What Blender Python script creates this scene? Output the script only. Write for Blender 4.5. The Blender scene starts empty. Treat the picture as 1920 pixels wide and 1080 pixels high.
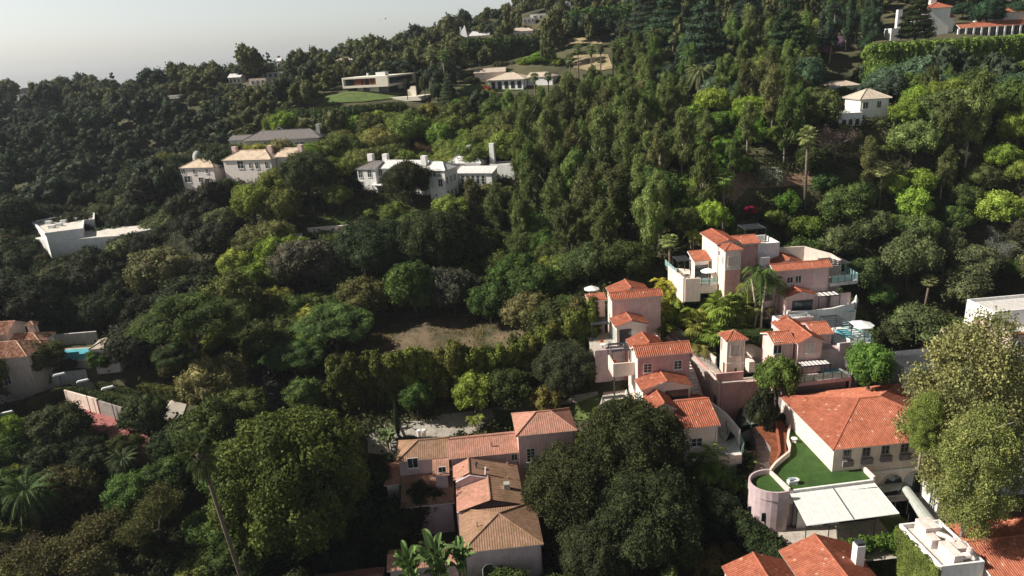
import bpy, bmesh, math, random
import numpy as np
from mathutils import Vector, Matrix
from mathutils.geometry import delaunay_2d_cdt
S = bpy.context.scene
COL = S.collection
# ------------------------------------------------------------------ camera
FPX, PITCH, ROLL, CH = 1330.0, math.radians(18.3), math.radians(3.4), 60.0
cf = np.array([0, math.cos(PITCH), -math.sin(PITCH)]); r0 = np.array([1., 0, 0]); d0 = np.cross(cf, r0)
cr = math.cos(ROLL)*r0 + math.sin(ROLL)*d0
cd = -math.sin(ROLL)*r0 + math.cos(ROLL)*d0
cam = bpy.data.cameras.new('camera'); cam_o = bpy.data.objects.new('camera', cam); COL.objects.link(cam_o)
cam.sensor_width = 36; cam.lens = FPX/1920*36; cam.clip_start = 1; cam.clip_end = 20000
cam_o.matrix_world = Matrix(((cr[0], -cd[0], -cf[0], 0), (cr[1], -cd[1], -cf[1], 0), (cr[2], -cd[2], -cf[2], CH), (0, 0, 0, 1)))
S.camera = cam_o
# ------------------------------------------------------------------ light
SUN_EL, SUN_AZ = math.radians(39), math.radians(180)      # azimuth of the sun in the xy plane, from +x
w = bpy.data.worlds.new('World'); S.world = w; w.use_nodes = True
nt = w.node_tree; nt.nodes.clear()
sky = nt.nodes.new('ShaderNodeTexSky'); sky.sky_type = 'NISHITA'; sky.sun_disc = False
sky.sun_elevation = SUN_EL; sky.sun_rotation = math.radians(270); sky.altitude = 100
sky.air_density = 1.0; sky.dust_density = 2.0; sky.ozone_density = 1.0
hs = nt.nodes.new('ShaderNodeHueSaturation'); hs.inputs['Saturation'].default_value = 0.5
bg = nt.nodes.new('ShaderNodeBackground'); bg.inputs['Strength'].default_value = 0.115
wo = nt.nodes.new('ShaderNodeOutputWorld')
# horizon band stays milky and bright; zenith dimmed by multiplier to lower fill light
tcw = nt.nodes.new('ShaderNodeTexCoord'); sxw = nt.nodes.new('ShaderNodeSeparateXYZ'); rmw = nt.nodes.new('ShaderNodeMapRange'); mlw = nt.nodes.new('ShaderNodeMix'); mlw.data_type = 'RGBA'; mlw.blend_type = 'MULTIPLY'; mlw.inputs[0].default_value = 1
rmw.inputs[1].default_value = 0.05; rmw.inputs[2].default_value = 0.5; rmw.inputs[3].default_value = 1.0; rmw.inputs[4].default_value = 0.17
nt.links.new(tcw.outputs['Generated'], sxw.inputs[0]); nt.links.new(sxw.outputs[2], rmw.inputs[0]); nt.links.new(rmw.outputs[0], mlw.inputs[7])
nt.links.new(sky.outputs[0], hs.inputs['Color']); nt.links.new(hs.outputs[0], mlw.inputs[6]); nt.links.new(mlw.outputs[2], bg.inputs[0]); nt.links.new(bg.outputs[0], wo.inputs[0])
sl = bpy.data.lights.new('sun', 'SUN'); so = bpy.data.objects.new('sun', sl); COL.objects.link(so)
sl.energy = 5.0; sl.angle = math.radians(0.6); sl.color = (1.0, 0.93, 0.82)
sd = Vector((math.cos(SUN_AZ)*math.cos(SUN_EL), math.sin(SUN_AZ)*math.cos(SUN_EL), math.sin(SUN_EL)))
so.rotation_euler = sd.to_track_quat('Z', 'Y').to_euler()
S.view_settings.view_transform = 'Standard'; S.view_settings.look = 'None'; S.view_settings.gamma = 1
S.view_settings.exposure = 0.6
S.render.engine = 'CYCLES'
S.cycles.max_bounces = 6; S.cycles.diffuse_bounces = 3; S.cycles.transmission_bounces = 4; S.cycles.volume_bounces = 0
S.render.resolution_x = 1024; S.render.resolution_y = 576

# ------------------------------------------------------------------ projection helpers (photo pixels, 1920 wide)
CO = np.array([0, 0, CH])
def ray(u, v): return cf + (u-960)/FPX*cr + (v-540)/FPX*cd
def atz(u, v, z):
    r = ray(u, v); return CO + (z-CH)/r[2]*r
def atd(u, v, d): return CO + d*ray(u, v)
def proj(p):
    q = np.asarray(p, float)-CO; d = q@cf
    return 960+FPX*(q@cr)/d, 540+FPX*(q@cd)/d, d
A0 = math.radians(4.3); LU = np.array([math.cos(A0), math.sin(A0)]); LV = np.array([-math.sin(A0), math.cos(A0)])
def l2w(x, y, z=0): p = x*LU + y*LV; return np.array([p[0], p[1], z])
def w2l(p): return float(np.dot(p[:2], LU)), float(np.dot(p[:2], LV))
# ------------------------------------------------------------------ terrain height
CP = [(-7,70,-7),(0,85,-3),(40,75,-8),(60,75,-8),(20,80,-3),(30,70,-8),(5,107,3),(-14,104,3),(24,95,7.5),(30,91,6),(30,84,3),(36,92,3),(44,104,3),(42,86,-6),
 (50,90,-7),(60,84,-7),(60,98,-4),(41,104,8),(36,104,11),(45,104,10),(38,110,15),(30,108,13),(25,106,12),(47,100,7),(55,92,5),(60,96,5),(62,104,10),(66,108,12),(70,104,4),(76,96,-2),
 (42,118,20),(50,121,24),(45,135,27),(80,125,20),(60,150,34),(20,122,17),(10,115,10),(0,125,9),(-8,140,10),(-20,132,9),(8,140,14),(20,150,21),(-10,155,14),(-30,150,13),
 (-20,160,22),(-20,175,28),(0,175,28),(-20,190,29),(-65,183,31),(-65,165,25),(-100,162,15),(-85,150,13),(-75,132,10),(-75,116,9),(-60,112,7.5),(-40,128,6),(-45,135,8),(-40,108,5),(-35,95,2),(-40,70,-6),(-75,85,1),(-110,120,14),(-50,150,16),
 (-130,200,22),(-170,260,32),(-120,240,24),(-200,320,40),(-90,235,28),(-85,205,32),(-41,249,48),(-55,243,47),(-72,250,46),(-50,232,41),(-30,215,35),(-60,215,33),(-5,262,47),(15,255,46),(-5,235,42),(22,200,32),(20,170,25),(45,240,45),(50,200,38),
 (-12,361,66),(60,330,71),(-25,290,54),(-8,308,57),(-45,290,52),(30,300,63),(9,372,76),(24,380,81),(0,335,65),(-128,325,53),(30,400,86),(120,330,79),(-80,400,57),(-60,320,56),(-150,450,50),(-250,500,47),(-350,650,44),(-150,300,46),(-255,330,46),(-120,600,44),(0,600,70),(150,500,96),(200,300,78),(250,400,94),
 (135,236,56),(150,236,57),(133,221,54),(133,213,43),(160,215,44),(110,215,42),(133,200,38),(170,245,59),(100,235,52),(100,205,44),(87,174,40),(87,180,41),(112,160,35),(135,150,34),(100,142,25),(110,122,13),(95,110,5),(120,100,6),(85,90,-4),(90,75,-7),(70,60,-9),(150,180,48),(145,120,20),(0,50,-10),(-60,40,-8),(60,40,-10),(70,150,33),(45,160,32),
 (-600,1200,20),(0,1500,10),(600,1200,60),(-900,800,30),(-520,500,38),(-300,250,42),(-250,150,35),(-350,50,30),(350,150,60),(300,0,10),(-200,-50,0),(200,-100,-10),(-1500,2600,0),(0,3200,0),(1500,2600,20),(-250,900,30),(300,800,80)]
CPA = np.array(CP, float)
def _fit():
    X = CPA[:, :2]/100; n = len(X)
    d = np.linalg.norm(X[:, None]-X[None], axis=2)
    K = np.where(d > 0, d*d*np.log(np.maximum(d, 1e-9)), 0) + np.eye(n)*0.0006
    P = np.hstack([np.ones((n, 1)), X]); A = np.zeros((n+3, n+3)); A[:n, :n] = K; A[:n, n:] = P; A[n:, :n] = P.T
    return X, np.linalg.solve(A, np.r_[CPA[:, 2], 0, 0, 0])
TX, TWT = _fit()
CAPS = [(33,82,52,92,-.4),(76,110,55,100,-1.5),(27,38.5,83,96,3.8),(19,34,90,103,6.6),(33.8,37.5,90,104,3.2),(35,41,99,112,8),(38,52,96.5,104,7.8),(38,62,91.5,96.6,2.5),(46,61,95,104,7.5),
 (53,68,103.5,109,10.5),(57,74,92,104,4.5),(29,53,103.5,108,12.8),(51,69,105.5,118,14.5),(37,56,107.4,123,17.8),(20,34,104,118,11.5),(-15,15.5,84,98,-1.6),(-24,9,69,84,-7.5),(62,72,96,112,8),
 (118,185,185,207,41.5),(-104,-71,168,188,16.5),(-110,-89,172,197,17.5),(-77,-53,97,121,5.4),(-82,-66,126,135,10.0),(44,60,380,396,75),(58,72,388,400,80),(80,94,342,352,71.5),(28,44,344,356,65.5),(5,26,362,374,67),(72,110,102,124,-2)]
CAPA = np.array(CAPS, float)
def caps(Q, h):
    a = math.radians(4.3); c, n = math.cos(a), math.sin(a); x = Q[:, 0]*c+Q[:, 1]*n; y = -Q[:, 0]*n+Q[:, 1]*c
    for x0, x1, y0, y1, z in CAPA:
        d = np.hypot(np.maximum(0, np.maximum(x0-x, x-x1)), np.maximum(0, np.maximum(y0-y, y-y1))); h = np.minimum(h, z+1.1*d)
    return h
def TH(x, y):
    x = np.atleast_1d(np.asarray(x, float)); y = np.atleast_1d(np.asarray(y, float)); sh = x.shape
    Q = np.stack([x.ravel(), y.ravel()], 1)/100; out = np.zeros(len(Q))
    for i in range(0, len(Q), 4000):
        q = Q[i:i+4000]; d = np.linalg.norm(q[:, None]-TX[None], axis=2)
        k = np.where(d > 0, d*d*np.log(np.maximum(d, 1e-9)), 0)
        out[i:i+4000] = k@TWT[:-3] + TWT[-3] + q@TWT[-2:]
    far = np.hypot(Q[:, 0], Q[:, 1]); t = np.clip((far-12)/14, 0, 1); out = out*(1-t) + 0*t
    return caps(Q*100, np.clip(out, -14, 130)).reshape(sh)
def T1(x, y): return float(TH(x, y)[0])
def ground_hit(u, v, off=0.0, dmin=50, dmax=900):
    r = ray(u, v); ts = dmin*(dmax/dmin)**np.linspace(0, 1, 260)
    P = CO+ts[:, None]*r; g = P[:, 2]-TH(P[:, 0], P[:, 1])-off
    i = np.argmax(g < 0)
    if not (g < 0).any(): return None
    if i == 0: return P[0]
    t = ts[i-1]+(ts[i]-ts[i-1])*g[i-1]/(g[i-1]-g[i]); return CO+t*r
# ------------------------------------------------------------------ materials
MATS = {}
def mat(name, col, rough=0.85, var=0.12, scale=1.5, bump=0.0, bscale=20, metal=0.0, spec=0.3, stain=0.0, col2=None, alpha=1.0, trans=0.0):
    if name in MATS: return MATS[name]
    m = bpy.data.materials.new(name); m.use_nodes = True; n = m.node_tree; b = n.nodes['Principled BSDF']
    b.inputs['Roughness'].default_value = rough; b.inputs['Metallic'].default_value = metal
    b.inputs['Specular IOR Level'].default_value = spec
    tc = n.nodes.new('ShaderNodeTexCoord')
    no = n.nodes.new('ShaderNodeTexNoise'); no.inputs['Scale'].default_value = scale; no.inputs['Detail'].default_value = 6; no.inputs['Roughness'].default_value = 0.65
    n.links.new(tc.outputs['Object'], no.inputs['Vector'])
    mx = n.nodes.new('ShaderNodeMix'); mx.data_type = 'RGBA'
    c2 = col2 if col2 else tuple(c*(1-3*var) for c in col)
    mx.inputs[6].default_value = (*[max(0, c) for c in c2], 1); mx.inputs[7].default_value = (*[min(1, c*(1+var)) for c in col], 1)
    mr = n.nodes.new('ShaderNodeMapRange'); mr.inputs[1].default_value = 0.3; mr.inputs[2].default_value = 0.62
    n.links.new(no.outputs[0], mr.inputs[0]); n.links.new(mr.outputs[0], mx.inputs[0])
    out = mx.outputs[2]
    if stain:
        st = n.nodes.new('ShaderNodeTexNoise'); st.inputs['Scale'].default_value = 1.3; st.inputs['Detail'].default_value = 5
        mp = n.nodes.new('ShaderNodeMapping'); mp.inputs['Scale'].default_value = (2.2, 2.2, 0.35)
        n.links.new(tc.outputs['Object'], mp.inputs[0]); n.links.new(mp.outputs[0], st.inputs['Vector'])
        m3 = n.nodes.new('ShaderNodeMix'); m3.data_type = 'RGBA'; m3.blend_type = 'MULTIPLY'
        r3 = n.nodes.new('ShaderNodeMapRange'); r3.inputs[1].default_value = 0.42; r3.inputs[2].default_value = 0.75; r3.inputs[4].default_value = stain
        n.links.new(st.outputs[0], r3.inputs[0]); n.links.new(r3.outputs[0], m3.inputs[0]); n.links.new(out, m3.inputs[6]); m3.inputs[7].default_value = (0.55, 0.5, 0.45, 1); out = m3.outputs[2]
    n.links.new(out, b.inputs['Base Color'])
    if bump:
        bn = n.nodes.new('ShaderNodeTexNoise'); bn.inputs['Scale'].default_value = bscale; bn.inputs['Detail'].default_value = 4
        n.links.new(tc.outputs['Object'], bn.inputs['Vector'])
        bu = n.nodes.new('ShaderNodeBump'); bu.inputs['Strength'].default_value = bump; bu.inputs['Distance'].default_value = 0.1
        n.links.new(bn.outputs[0], bu.inputs['Height']); n.links.new(bu.outputs[0], b.inputs['Normal'])
    if trans: b.inputs['Transmission Weight'].default_value = trans; b.inputs['IOR'].default_value = 1.05
    if alpha < 1: b.inputs['Alpha'].default_value = alpha
    MATS[name] = m; return m
def tilemat(name, col, col2, moss=0.0, light=(0.62, 0.36, 0.24), lfrac=0.97):
    if name in MATS: return MATS[name]
    m = bpy.data.materials.new(name); m.use_nodes = True; n = m.node_tree; b = n.nodes['Principled BSDF']; b.inputs['Roughness'].default_value = 0.8
    b.inputs['Specular IOR Level'].default_value = 0.25
    uv = n.nodes.new('ShaderNodeUVMap'); mp = n.nodes.new('ShaderNodeVectorMath'); mp.operation = 'MULTIPLY'; mp.inputs[1].default_value = (1/0.31, 1/0.42, 1)
    n.links.new(uv.outputs[0], mp.inputs[0]); fl = n.nodes.new('ShaderNodeVectorMath'); fl.operation = 'FLOOR'; n.links.new(mp.outputs[0], fl.inputs[0])
    wn = n.nodes.new('ShaderNodeTexWhiteNoise'); wn.noise_dimensions = '2D'; n.links.new(fl.outputs[0], wn.inputs['Vector'])
    mx = n.nodes.new('ShaderNodeMix'); mx.data_type = 'RGBA'; mx.inputs[6].default_value = (*col, 1); mx.inputs[7].default_value = (*col2, 1); n.links.new(wn.outputs['Value'], mx.inputs[0])
    gt = n.nodes.new('ShaderNodeMath'); gt.operation = 'GREATER_THAN'; gt.inputs[1].default_value = lfrac; n.links.new(wn.outputs['Value'], gt.inputs[0])
    m2 = n.nodes.new('ShaderNodeMix'); m2.data_type = 'RGBA'; n.links.new(gt.outputs[0], m2.inputs[0]); n.links.new(mx.outputs[2], m2.inputs[6]); m2.inputs[7].default_value = (*light, 1)
    no = n.nodes.new('ShaderNodeTexNoise'); no.inputs['Scale'].default_value = 0.7; no.inputs['Detail'].default_value = 8; no.inputs['Roughness'].default_value = 0.7; tc = n.nodes.new('ShaderNodeTexCoord'); n.links.new(tc.outputs['Object'], no.inputs['Vector'])
    r = n.nodes.new('ShaderNodeMapRange'); r.inputs[1].default_value = 0.45; r.inputs[2].default_value = 0.75; r.inputs[4].default_value = 0.6+moss; n.links.new(no.outputs[0], r.inputs[0])
    m3 = n.nodes.new('ShaderNodeMix'); m3.data_type = 'RGBA'; n.links.new(r.outputs[0], m3.inputs[0]); n.links.new(m2.outputs[2], m3.inputs[6])
    m3.inputs[7].default_value = (0.16, 0.11, 0.05, 1) if moss else (*[c*0.45 for c in col], 1)
    n.links.new(m3.outputs[2], b.inputs['Base Color'])
    sx = n.nodes.new('ShaderNodeSeparateXYZ'); n.links.new(mp.outputs[0], sx.inputs[0]); fr = n.nodes.new('ShaderNodeMath'); fr.operation = 'FRACT'; n.links.new(sx.outputs[1], fr.inputs[0])
    bu = n.nodes.new('ShaderNodeBump'); bu.inputs['Strength'].default_value = 0.5; bu.inputs['Distance'].default_value = 0.05; n.links.new(fr.outputs[0], bu.inputs['Height']); n.links.new(bu.outputs[0], b.inputs['Normal'])
    MATS[name] = m; return m
def foliage_mat():
    m = bpy.data.materials.new('foliage'); m.use_nodes = True; n = m.node_tree; n.nodes.clear()
    out = n.nodes.new('ShaderNodeOutputMaterial'); oi = n.nodes.new('ShaderNodeObjectInfo'); ge = n.nodes.new('ShaderNodeNewGeometry'); tc = n.nodes.new('ShaderNodeTexCoord')
    hs = n.nodes.new('ShaderNodeHueSaturation')
    no = n.nodes.new('ShaderNodeTexNoise'); no.inputs['Scale'].default_value = 0.45; no.inputs['Detail'].default_value = 3
    n.links.new(tc.outputs['Object'], no.inputs['Vector'])
    a = n.nodes.new('ShaderNodeMath'); a.operation = 'MULTIPLY_ADD'; a.inputs[1].default_value = 1.0; a.inputs[2].default_value = 0.62
    n.links.new(ge.outputs['Random Per Island'], a.inputs[0])
    b = n.nodes.new('ShaderNodeMath'); b.operation = 'MULTIPLY_ADD'; b.inputs[1].default_value = 2.3; b.inputs[2].default_value = -0.02; n.links.new(no.outputs[0], b.inputs[0])
    c = n.nodes.new('ShaderNodeMath'); c.operation = 'MULTIPLY'; n.links.new(a.outputs[0], c.inputs[0]); n.links.new(b.outputs[0], c.inputs[1])
    hv = n.nodes.new('ShaderNodeMath'); hv.operation = 'MULTIPLY_ADD'; hv.inputs[1].default_value = -0.05; hv.inputs[2].default_value = 0.517; n.links.new(no.outputs[0], hv.inputs[0])
    n.links.new(hv.outputs[0], hs.inputs['Hue']); n.links.new(c.outputs[0], hs.inputs['Value']); n.links.new(oi.outputs['Color'], hs.inputs['Color'])
    d = n.nodes.new('ShaderNodeBsdfPrincipled'); d.inputs['Roughness'].default_value = 0.7; d.inputs['Specular IOR Level'].default_value = 0.12
    t = n.nodes.new('ShaderNodeBsdfTranslucent'); mx = n.nodes.new('ShaderNodeMixShader'); mx.inputs[0].default_value = 0.28
    n.links.new(hs.outputs[0], d.inputs['Base Color']); n.links.new(hs.outputs[0], t.inputs[0]); n.links.new(d.outputs[0], mx.inputs[1]); n.links.new(t.outputs[0], mx.inputs[2]); n.links.new(mx.outputs[0], out.inputs[0])
    return m
FOL = foliage_mat()
BARK = mat('bark', (0.10, 0.075, 0.055), 0.95, 0.25, 3, 0.5, 8)
PALEBARK = mat('pale_bark', (0.42, 0.36, 0.29), 0.9, 0.2, 2, 0.3, 6)
PALMBARK = mat('palm_bark', (0.16, 0.125, 0.095), 0.95, 0.2, 6, 0.4, 10)
CREAM = mat('cream_stucco', (0.78, 0.66, 0.58), 0.9, 0.04, 1.2, 0.15, 30, stain=0.35)
PINK = mat('pink_stucco', (0.62, 0.36, 0.34), 0.9, 0.06, 1.2, 0.15, 30, stain=0.4)
PALEPINK = mat('pale_pink_stucco', (0.74, 0.53, 0.50), 0.9, 0.05, 1.0, 0.15, 30, stain=0.4)
LAV = mat('lavender_stucco', (0.55, 0.43, 0.45), 0.9, 0.05, 1.0, 0.15, 30, stain=0.35)
WHITE = mat('white_stucco', (0.82, 0.81, 0.79), 0.85, 0.04, 1.0, 0.12, 30, stain=0.3)
OFFW = mat('weathered_white_wall', (0.60, 0.58, 0.56), 0.9, 0.06, 1.0, 0.15, 30, stain=0.5)
TRIM = mat('white_trim', (0.72, 0.70, 0.68), 0.6, 0.03)
GLASS = mat('dark_window_glass', (0.035, 0.045, 0.055), 0.08, 0.2, 0.7, spec=0.6)
AQUA = mat('aqua_glass', (0.42, 0.68, 0.66), 0.1, 0.05, 1, spec=0.5, alpha=0.55)
METAL = mat('dark_metal', (0.045, 0.05, 0.06), 0.5, 0.1)
PLAST = mat('white_plastic', (0.75, 0.75, 0.74), 0.5, 0.03)
CANVAS = mat('white_canvas', (0.74, 0.74, 0.72), 0.8, 0.04, 1.5, 0.1, 6)
GCANVAS = mat('grey_green_canvas', (0.40, 0.42, 0.39), 0.8, 0.05, 1.5)
BLUEC = mat('blue_towel', (0.35, 0.60, 0.66), 0.9, 0.05)
ORANGE = mat('orange_cushion', (0.60, 0.18, 0.05), 0.9, 0.1)
WATER = mat('pool_water', (0.14, 0.50, 0.60), 0.05, 0.1, 0.8, 0.15, 4, spec=0.7)
CONC = mat('pale_paving', (0.46, 0.41, 0.36), 0.9, 0.1, 1.5, 0.15, 10, stain=0.4)
ASPH = mat('dark_asphalt', (0.10, 0.10, 0.11), 0.9, 0.12, 1.0, 0.15, 20)
DRIVE = mat('driveway_concrete', (0.44, 0.40, 0.35), 0.92, 0.10, 0.4, 0.15, 12, stain=0.4)
LAWN = mat('lawn_grass', (0.115, 0.165, 0.045), 0.95, 0.15, 0.4, 0.9, 25, col2=(0.075, 0.105, 0.03), stain=.5)
TURF = mat('turf', (0.05, 0.115, 0.02), 0.95, 0.1, 0.5, 0.8, 40, stain=.6, col2=(0.03, 0.07, 0.014))
SOIL = mat('bare_soil', (0.145, 0.105, 0.068), 0.97, 0.15, 0.28, 1.0, 2, col2=(0.03, 0.04, 0.016))  # soil tone darkened to stand for tree shade on the clearing; green patches
REDSOIL = mat('red_mulch', (0.20, 0.065, 0.03), 0.97, 0.2, 1.0, 0.6, 6)
DRYG = mat('dry_slope', (0.30, 0.235, 0.14), 0.97, 0.2, 0.25, 0.9, 2, col2=(.10, .10, .045))
REDCT = mat('red_court', (0.33, 0.12, 0.11), 0.9, 0.08, 0.6)
GRNCT = mat('green_court', (0.22, 0.36, 0.30), 0.9, 0.08, 0.6)
SHING = mat('grey_shingles', (0.17, 0.155, 0.15), 0.9, 0.15, 2, 0.4, 6)
WSHING = mat('pale_shingles', (0.64, 0.63, 0.62), 0.85, 0.1, 1.5, 0.4, 5)
TANSH = mat('tan_shingles', (0.50, 0.42, 0.34), 0.9, 0.1, 1.5, 0.4, 5)
GRAVEL = mat('pale_gravel_roof', (0.66, 0.62, 0.56), 0.95, 0.08, 1, 0.3, 8, stain=0.5)
MODERN = mat('cream_render', (0.82, 0.76, 0.65), 0.8, 0.03, 0.7)
WOOD = mat('red_brown_wood', (0.20, 0.06, 0.03), 0.7, 0.1)
TILE = tilemat('terracotta_tiles', (0.34, 0.105, 0.06), (0.45, 0.165, 0.10), light=(.52, .34, .24), lfrac=.985)
TILEO = tilemat('orange_tiles', (0.62, 0.19, 0.08), (0.70, 0.24, 0.11))
TILEB = tilemat('weathered_pink_tiles', (0.38, 0.18, 0.135), (0.47, 0.24, 0.18), 0.12, lfrac=2)
TILEM = tilemat('mossy_shade_tiles', (0.255, 0.155, 0.105), (0.35, 0.20, 0.135), 0.40, lfrac=2)
TILET = tilemat('tan_tiles', (0.50, 0.39, 0.29), (0.60, 0.49, 0.38), 0.05, lfrac=2)
TILEV = tilemat('varied_tiles', (0.30, 0.12, 0.07), (0.68, 0.44, 0.32), 0.1, lfrac=2)
# ------------------------------------------------------------------ mesh builder and things
class FR:
    def __init__(s, base, az, k=1.0): s.k = k; s.b = np.array(base, float); s.az = az; c, n = math.cos(az), math.sin(az); s.U = np.array([c, n]); s.V = np.array([-n, c])
    def w(s, x, y, z=0): p = s.b[:2]+s.k*(x*s.U+y*s.V); return np.array([p[0], p[1], s.b[2]+s.k*z])
    def loc(s, p): d = (np.asarray(p)[:2]-s.b[:2])/s.k; return float(d@s.U), float(d@s.V), float(p[2]-s.b[2])/s.k
    def onz(s, u, v, z): return s.loc(atz(u, v, z*s.k+s.b[2]))
    def ony(s, u, v, y):                               # where the ray of a pixel meets the plane y=const -> x, z
        r = ray(u, v); n = np.array([s.V[0], s.V[1], 0]); o = s.w(0, y); t = ((o-CO)@n)/(r@n); q = s.loc(CO+t*r); return q[0], q[2]
    def onx(s, u, v, x):
        r = ray(u, v); n = np.array([s.U[0], s.U[1], 0]); o = s.w(x, 0); t = ((o-CO)@n)/(r@n); q = s.loc(CO+t*r); return q[1], q[2]
CF = FR((0, 0, 0), A0)
CF2 = FR((0, 0, 7.2), A0, 0.88)          # the hall and its neighbours: a little lower and nearer, smaller units
CF3 = FR((0, 0, 3.1), A0, 0.948)
def setp(o, label=None, cat=None, group=None, kind=None):
    if label: o['label'] = label
    if cat: o['category'] = cat
    if group: o['group'] = group
    if kind: o['kind'] = kind
    return o
class Thing:
    def __init__(s, name, label, cat, fr, org, group=None):
        s.fr = fr; s.org = np.array(org, float); s.o = bpy.data.objects.new(name, None); COL.objects.link(s.o)
        s.o.location = fr.w(*org); s.o.rotation_euler = (0, 0, fr.az); s.o.scale = (fr.k,)*3; s.o.empty_display_size = 0.5; setp(s.o, label, cat, group)
class MB:
    def __init__(s): s.v = []; s.f = []; s.uv = []; s.mi = []
    def add(s, vs, fs, uvs=None, mi=0):
        b = len(s.v); s.v += [tuple(map(float, p)) for p in vs]; s.f += [tuple(i+b for i in f) for f in fs]
        s.uv += (uvs if uvs else [(p[0]+p[1]*0.3, p[2]) for p in vs]); s.mi += [mi]*len(fs); return s
    def box(s, x0, x1, y0, y1, z0, z1, mi=0):
        return s.add([(x0,y0,z0),(x1,y0,z0),(x1,y1,z0),(x0,y1,z0),(x0,y0,z1),(x1,y0,z1),(x1,y1,z1),(x0,y1,z1)], [(0,3,2,1),(4,5,6,7),(0,1,5,4),(1,2,6,5),(2,3,7,6),(3,0,4,7)], None, mi)
    def prism(s, pts, z0, z1, mi=0):
        n = len(pts); a = sum(pts[i][0]*pts[(i+1)%n][1]-pts[(i+1)%n][0]*pts[i][1] for i in range(n))
        if a < 0: pts = pts[::-1]
        zz = z0 if isinstance(z0, (list, tuple)) else [z0]*n; z2 = z1 if isinstance(z1, (list, tuple)) else [z1]*n
        return s.add([(p[0],p[1],q) for p, q in zip(pts, zz)]+[(p[0],p[1],q) for p, q in zip(pts, z2)], [tuple(range(n))[::-1], tuple(range(n, 2*n))]+[(i,(i+1)%n,n+(i+1)%n,n+i) for i in range(n)], None, mi)
    def slab(s, poly, th, off=0.0):                    # planar 3D polygon given thickness downward
        p = [np.array(q, float) for q in poly]; n = len(p); nr = np.cross(p[1]-p[0], p[2]-p[0]); nr /= np.linalg.norm(nr)
        if nr[2] < 0: p = p[::-1]; nr = -nr
        return s.add([q+nr*off for q in p]+[q+nr*(off-th) for q in p], [tuple(range(n)), tuple(range(n, 2*n))[::-1]]+[(i, n+i, n+(i+1)%n, (i+1)%n) for i in range(n)])
    def tube(s, path, rad, k=6, cap=True):
        path = [np.array(p, float) for p in path]; rr = rad if isinstance(rad, (list, tuple)) else [rad]*len(path); b = []
        for i, p in enumerate(path):
            t = path[min(i+1, len(path)-1)]-path[max(i-1, 0)]; t = t/(np.linalg.norm(t)+1e-9)
            a = np.cross(t, (0, 0, 1) if abs(t[2]) < 0.9 else (1, 0, 0)); a /= np.linalg.norm(a); c = np.cross(t, a)
            b += [p+rr[i]*(math.cos(2*math.pi*j/k)*a+math.sin(2*math.pi*j/k)*c) for j in range(k)]
        fs = [(i*k+j, i*k+(j+1)%k, (i+1)*k+(j+1)%k, (i+1)*k+j) for i in range(len(path)-1) for j in range(k)]
        if cap: fs += [tuple(range(k))[::-1], tuple(range((len(path)-1)*k, len(path)*k))]
        return s.add(b, fs)
    def wall(s, pts, th, z0, z1):                      # thick wall along a polyline; z0 / z1 constants or lists
        P = [np.array(p[:2], float) for p in pts]; n = len(P); L = []; R = []
        for i in range(n):
            t = P[min(i+1, n-1)]-P[max(i-1, 0)]; t /= np.linalg.norm(t); nn = np.array([-t[1], t[0]]); L.append(P[i]+nn*th/2); R.append(P[i]-nn*th/2)
        a = z0 if isinstance(z0, (list, tuple)) else [z0]*n; b = z1 if isinstance(z1, (list, tuple)) else [z1]*n; vs = []
        for i in range(n): vs += [(*L[i], a[i]), (*R[i], a[i]), (*R[i], b[i]), (*L[i], b[i])]
        fs = []
        for i in range(n-1):
            o = i*4; q = o+4; fs += [(o+3, o+2, q+2, q+3), (o, q, q+1, o+1), (o+1, q+1, q+2, o+2), (o, o+3, q+3, q)]
        fs += [(0, 1, 2, 3), tuple((n-1)*4+j for j in (3, 2, 1, 0))]
        return s.add(vs, fs)
    def tiles(s, poly, down, pitch=0.31, sub=6, amp=0.075, off=0.02):
        p = [np.array(q, float) for q in poly]; nr = np.cross(p[1]-p[0], p[2]-p[0]); nr /= np.linalg.norm(nr)
        if nr[2] < 0: nr = -nr
        d = np.array(down, float); t = d-nr*(d@nr); t /= np.linalg.norm(t); sv = np.cross(t, nr); o = p[0]
        q = [((x-o)@sv, (x-o)@t) for x in p]; n = len(q); smin = min(a for a, _ in q)+1e-4; smax = max(a for a, _ in q)-1e-4
        m = max(2, int((smax-smin)/(pitch/sub))); vs = []; uv = []; fs = []
        for i in range(m+1):
            x = smin+(smax-smin)*i/m; ys = []
            for j in range(n):
                (a, b), (c, e) = q[j], q[(j+1)%n]
                if (a-x)*(c-x) <= 0 and abs(a-c) > 1e-9: ys.append(b+(e-b)*(x-a)/(c-a))
            y0, y1 = min(ys), max(ys); h = off+amp*max(0, math.sin(2*math.pi*(x-smin)/pitch))**0.7 if amp else off
            for y in (y0, y1): vs.append(o+sv*x+t*y+nr*h); uv.append((x-smin, y+50))
        fs = [(2*i, 2*i+1, 2*i+3, 2*i+2) for i in range(m)]
        return s.add(vs, fs, uv)
    def build(s, name, m, parent=None, smooth=False):
        me = bpy.data.meshes.new(name); org = parent.org if isinstance(parent, Thing) else np.zeros(3)
        me.from_pydata([(a-org[0], b-org[1], c-org[2]) for a, b, c in s.v], [], s.f)
        for mm in (m if isinstance(m, (list, tuple)) else [m]): me.materials.append(mm)
        if isinstance(m, (list, tuple)): me.polygons.foreach_set('material_index', s.mi)
        u = me.uv_layers.new(name='UVMap'); li = np.zeros(len(me.loops), int); me.loops.foreach_get('vertex_index', li)
        u.data.foreach_set('uv', np.array(s.uv, dtype=np.float32)[li].ravel())
        if smooth: me.polygons.foreach_set('use_smooth', [True]*len(me.polygons))
        me.update(); o = bpy.data.objects.new(name, me); COL.objects.link(o)
        if isinstance(parent, Thing): o.parent = parent.o
        elif parent is not None: o.parent = parent
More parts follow.
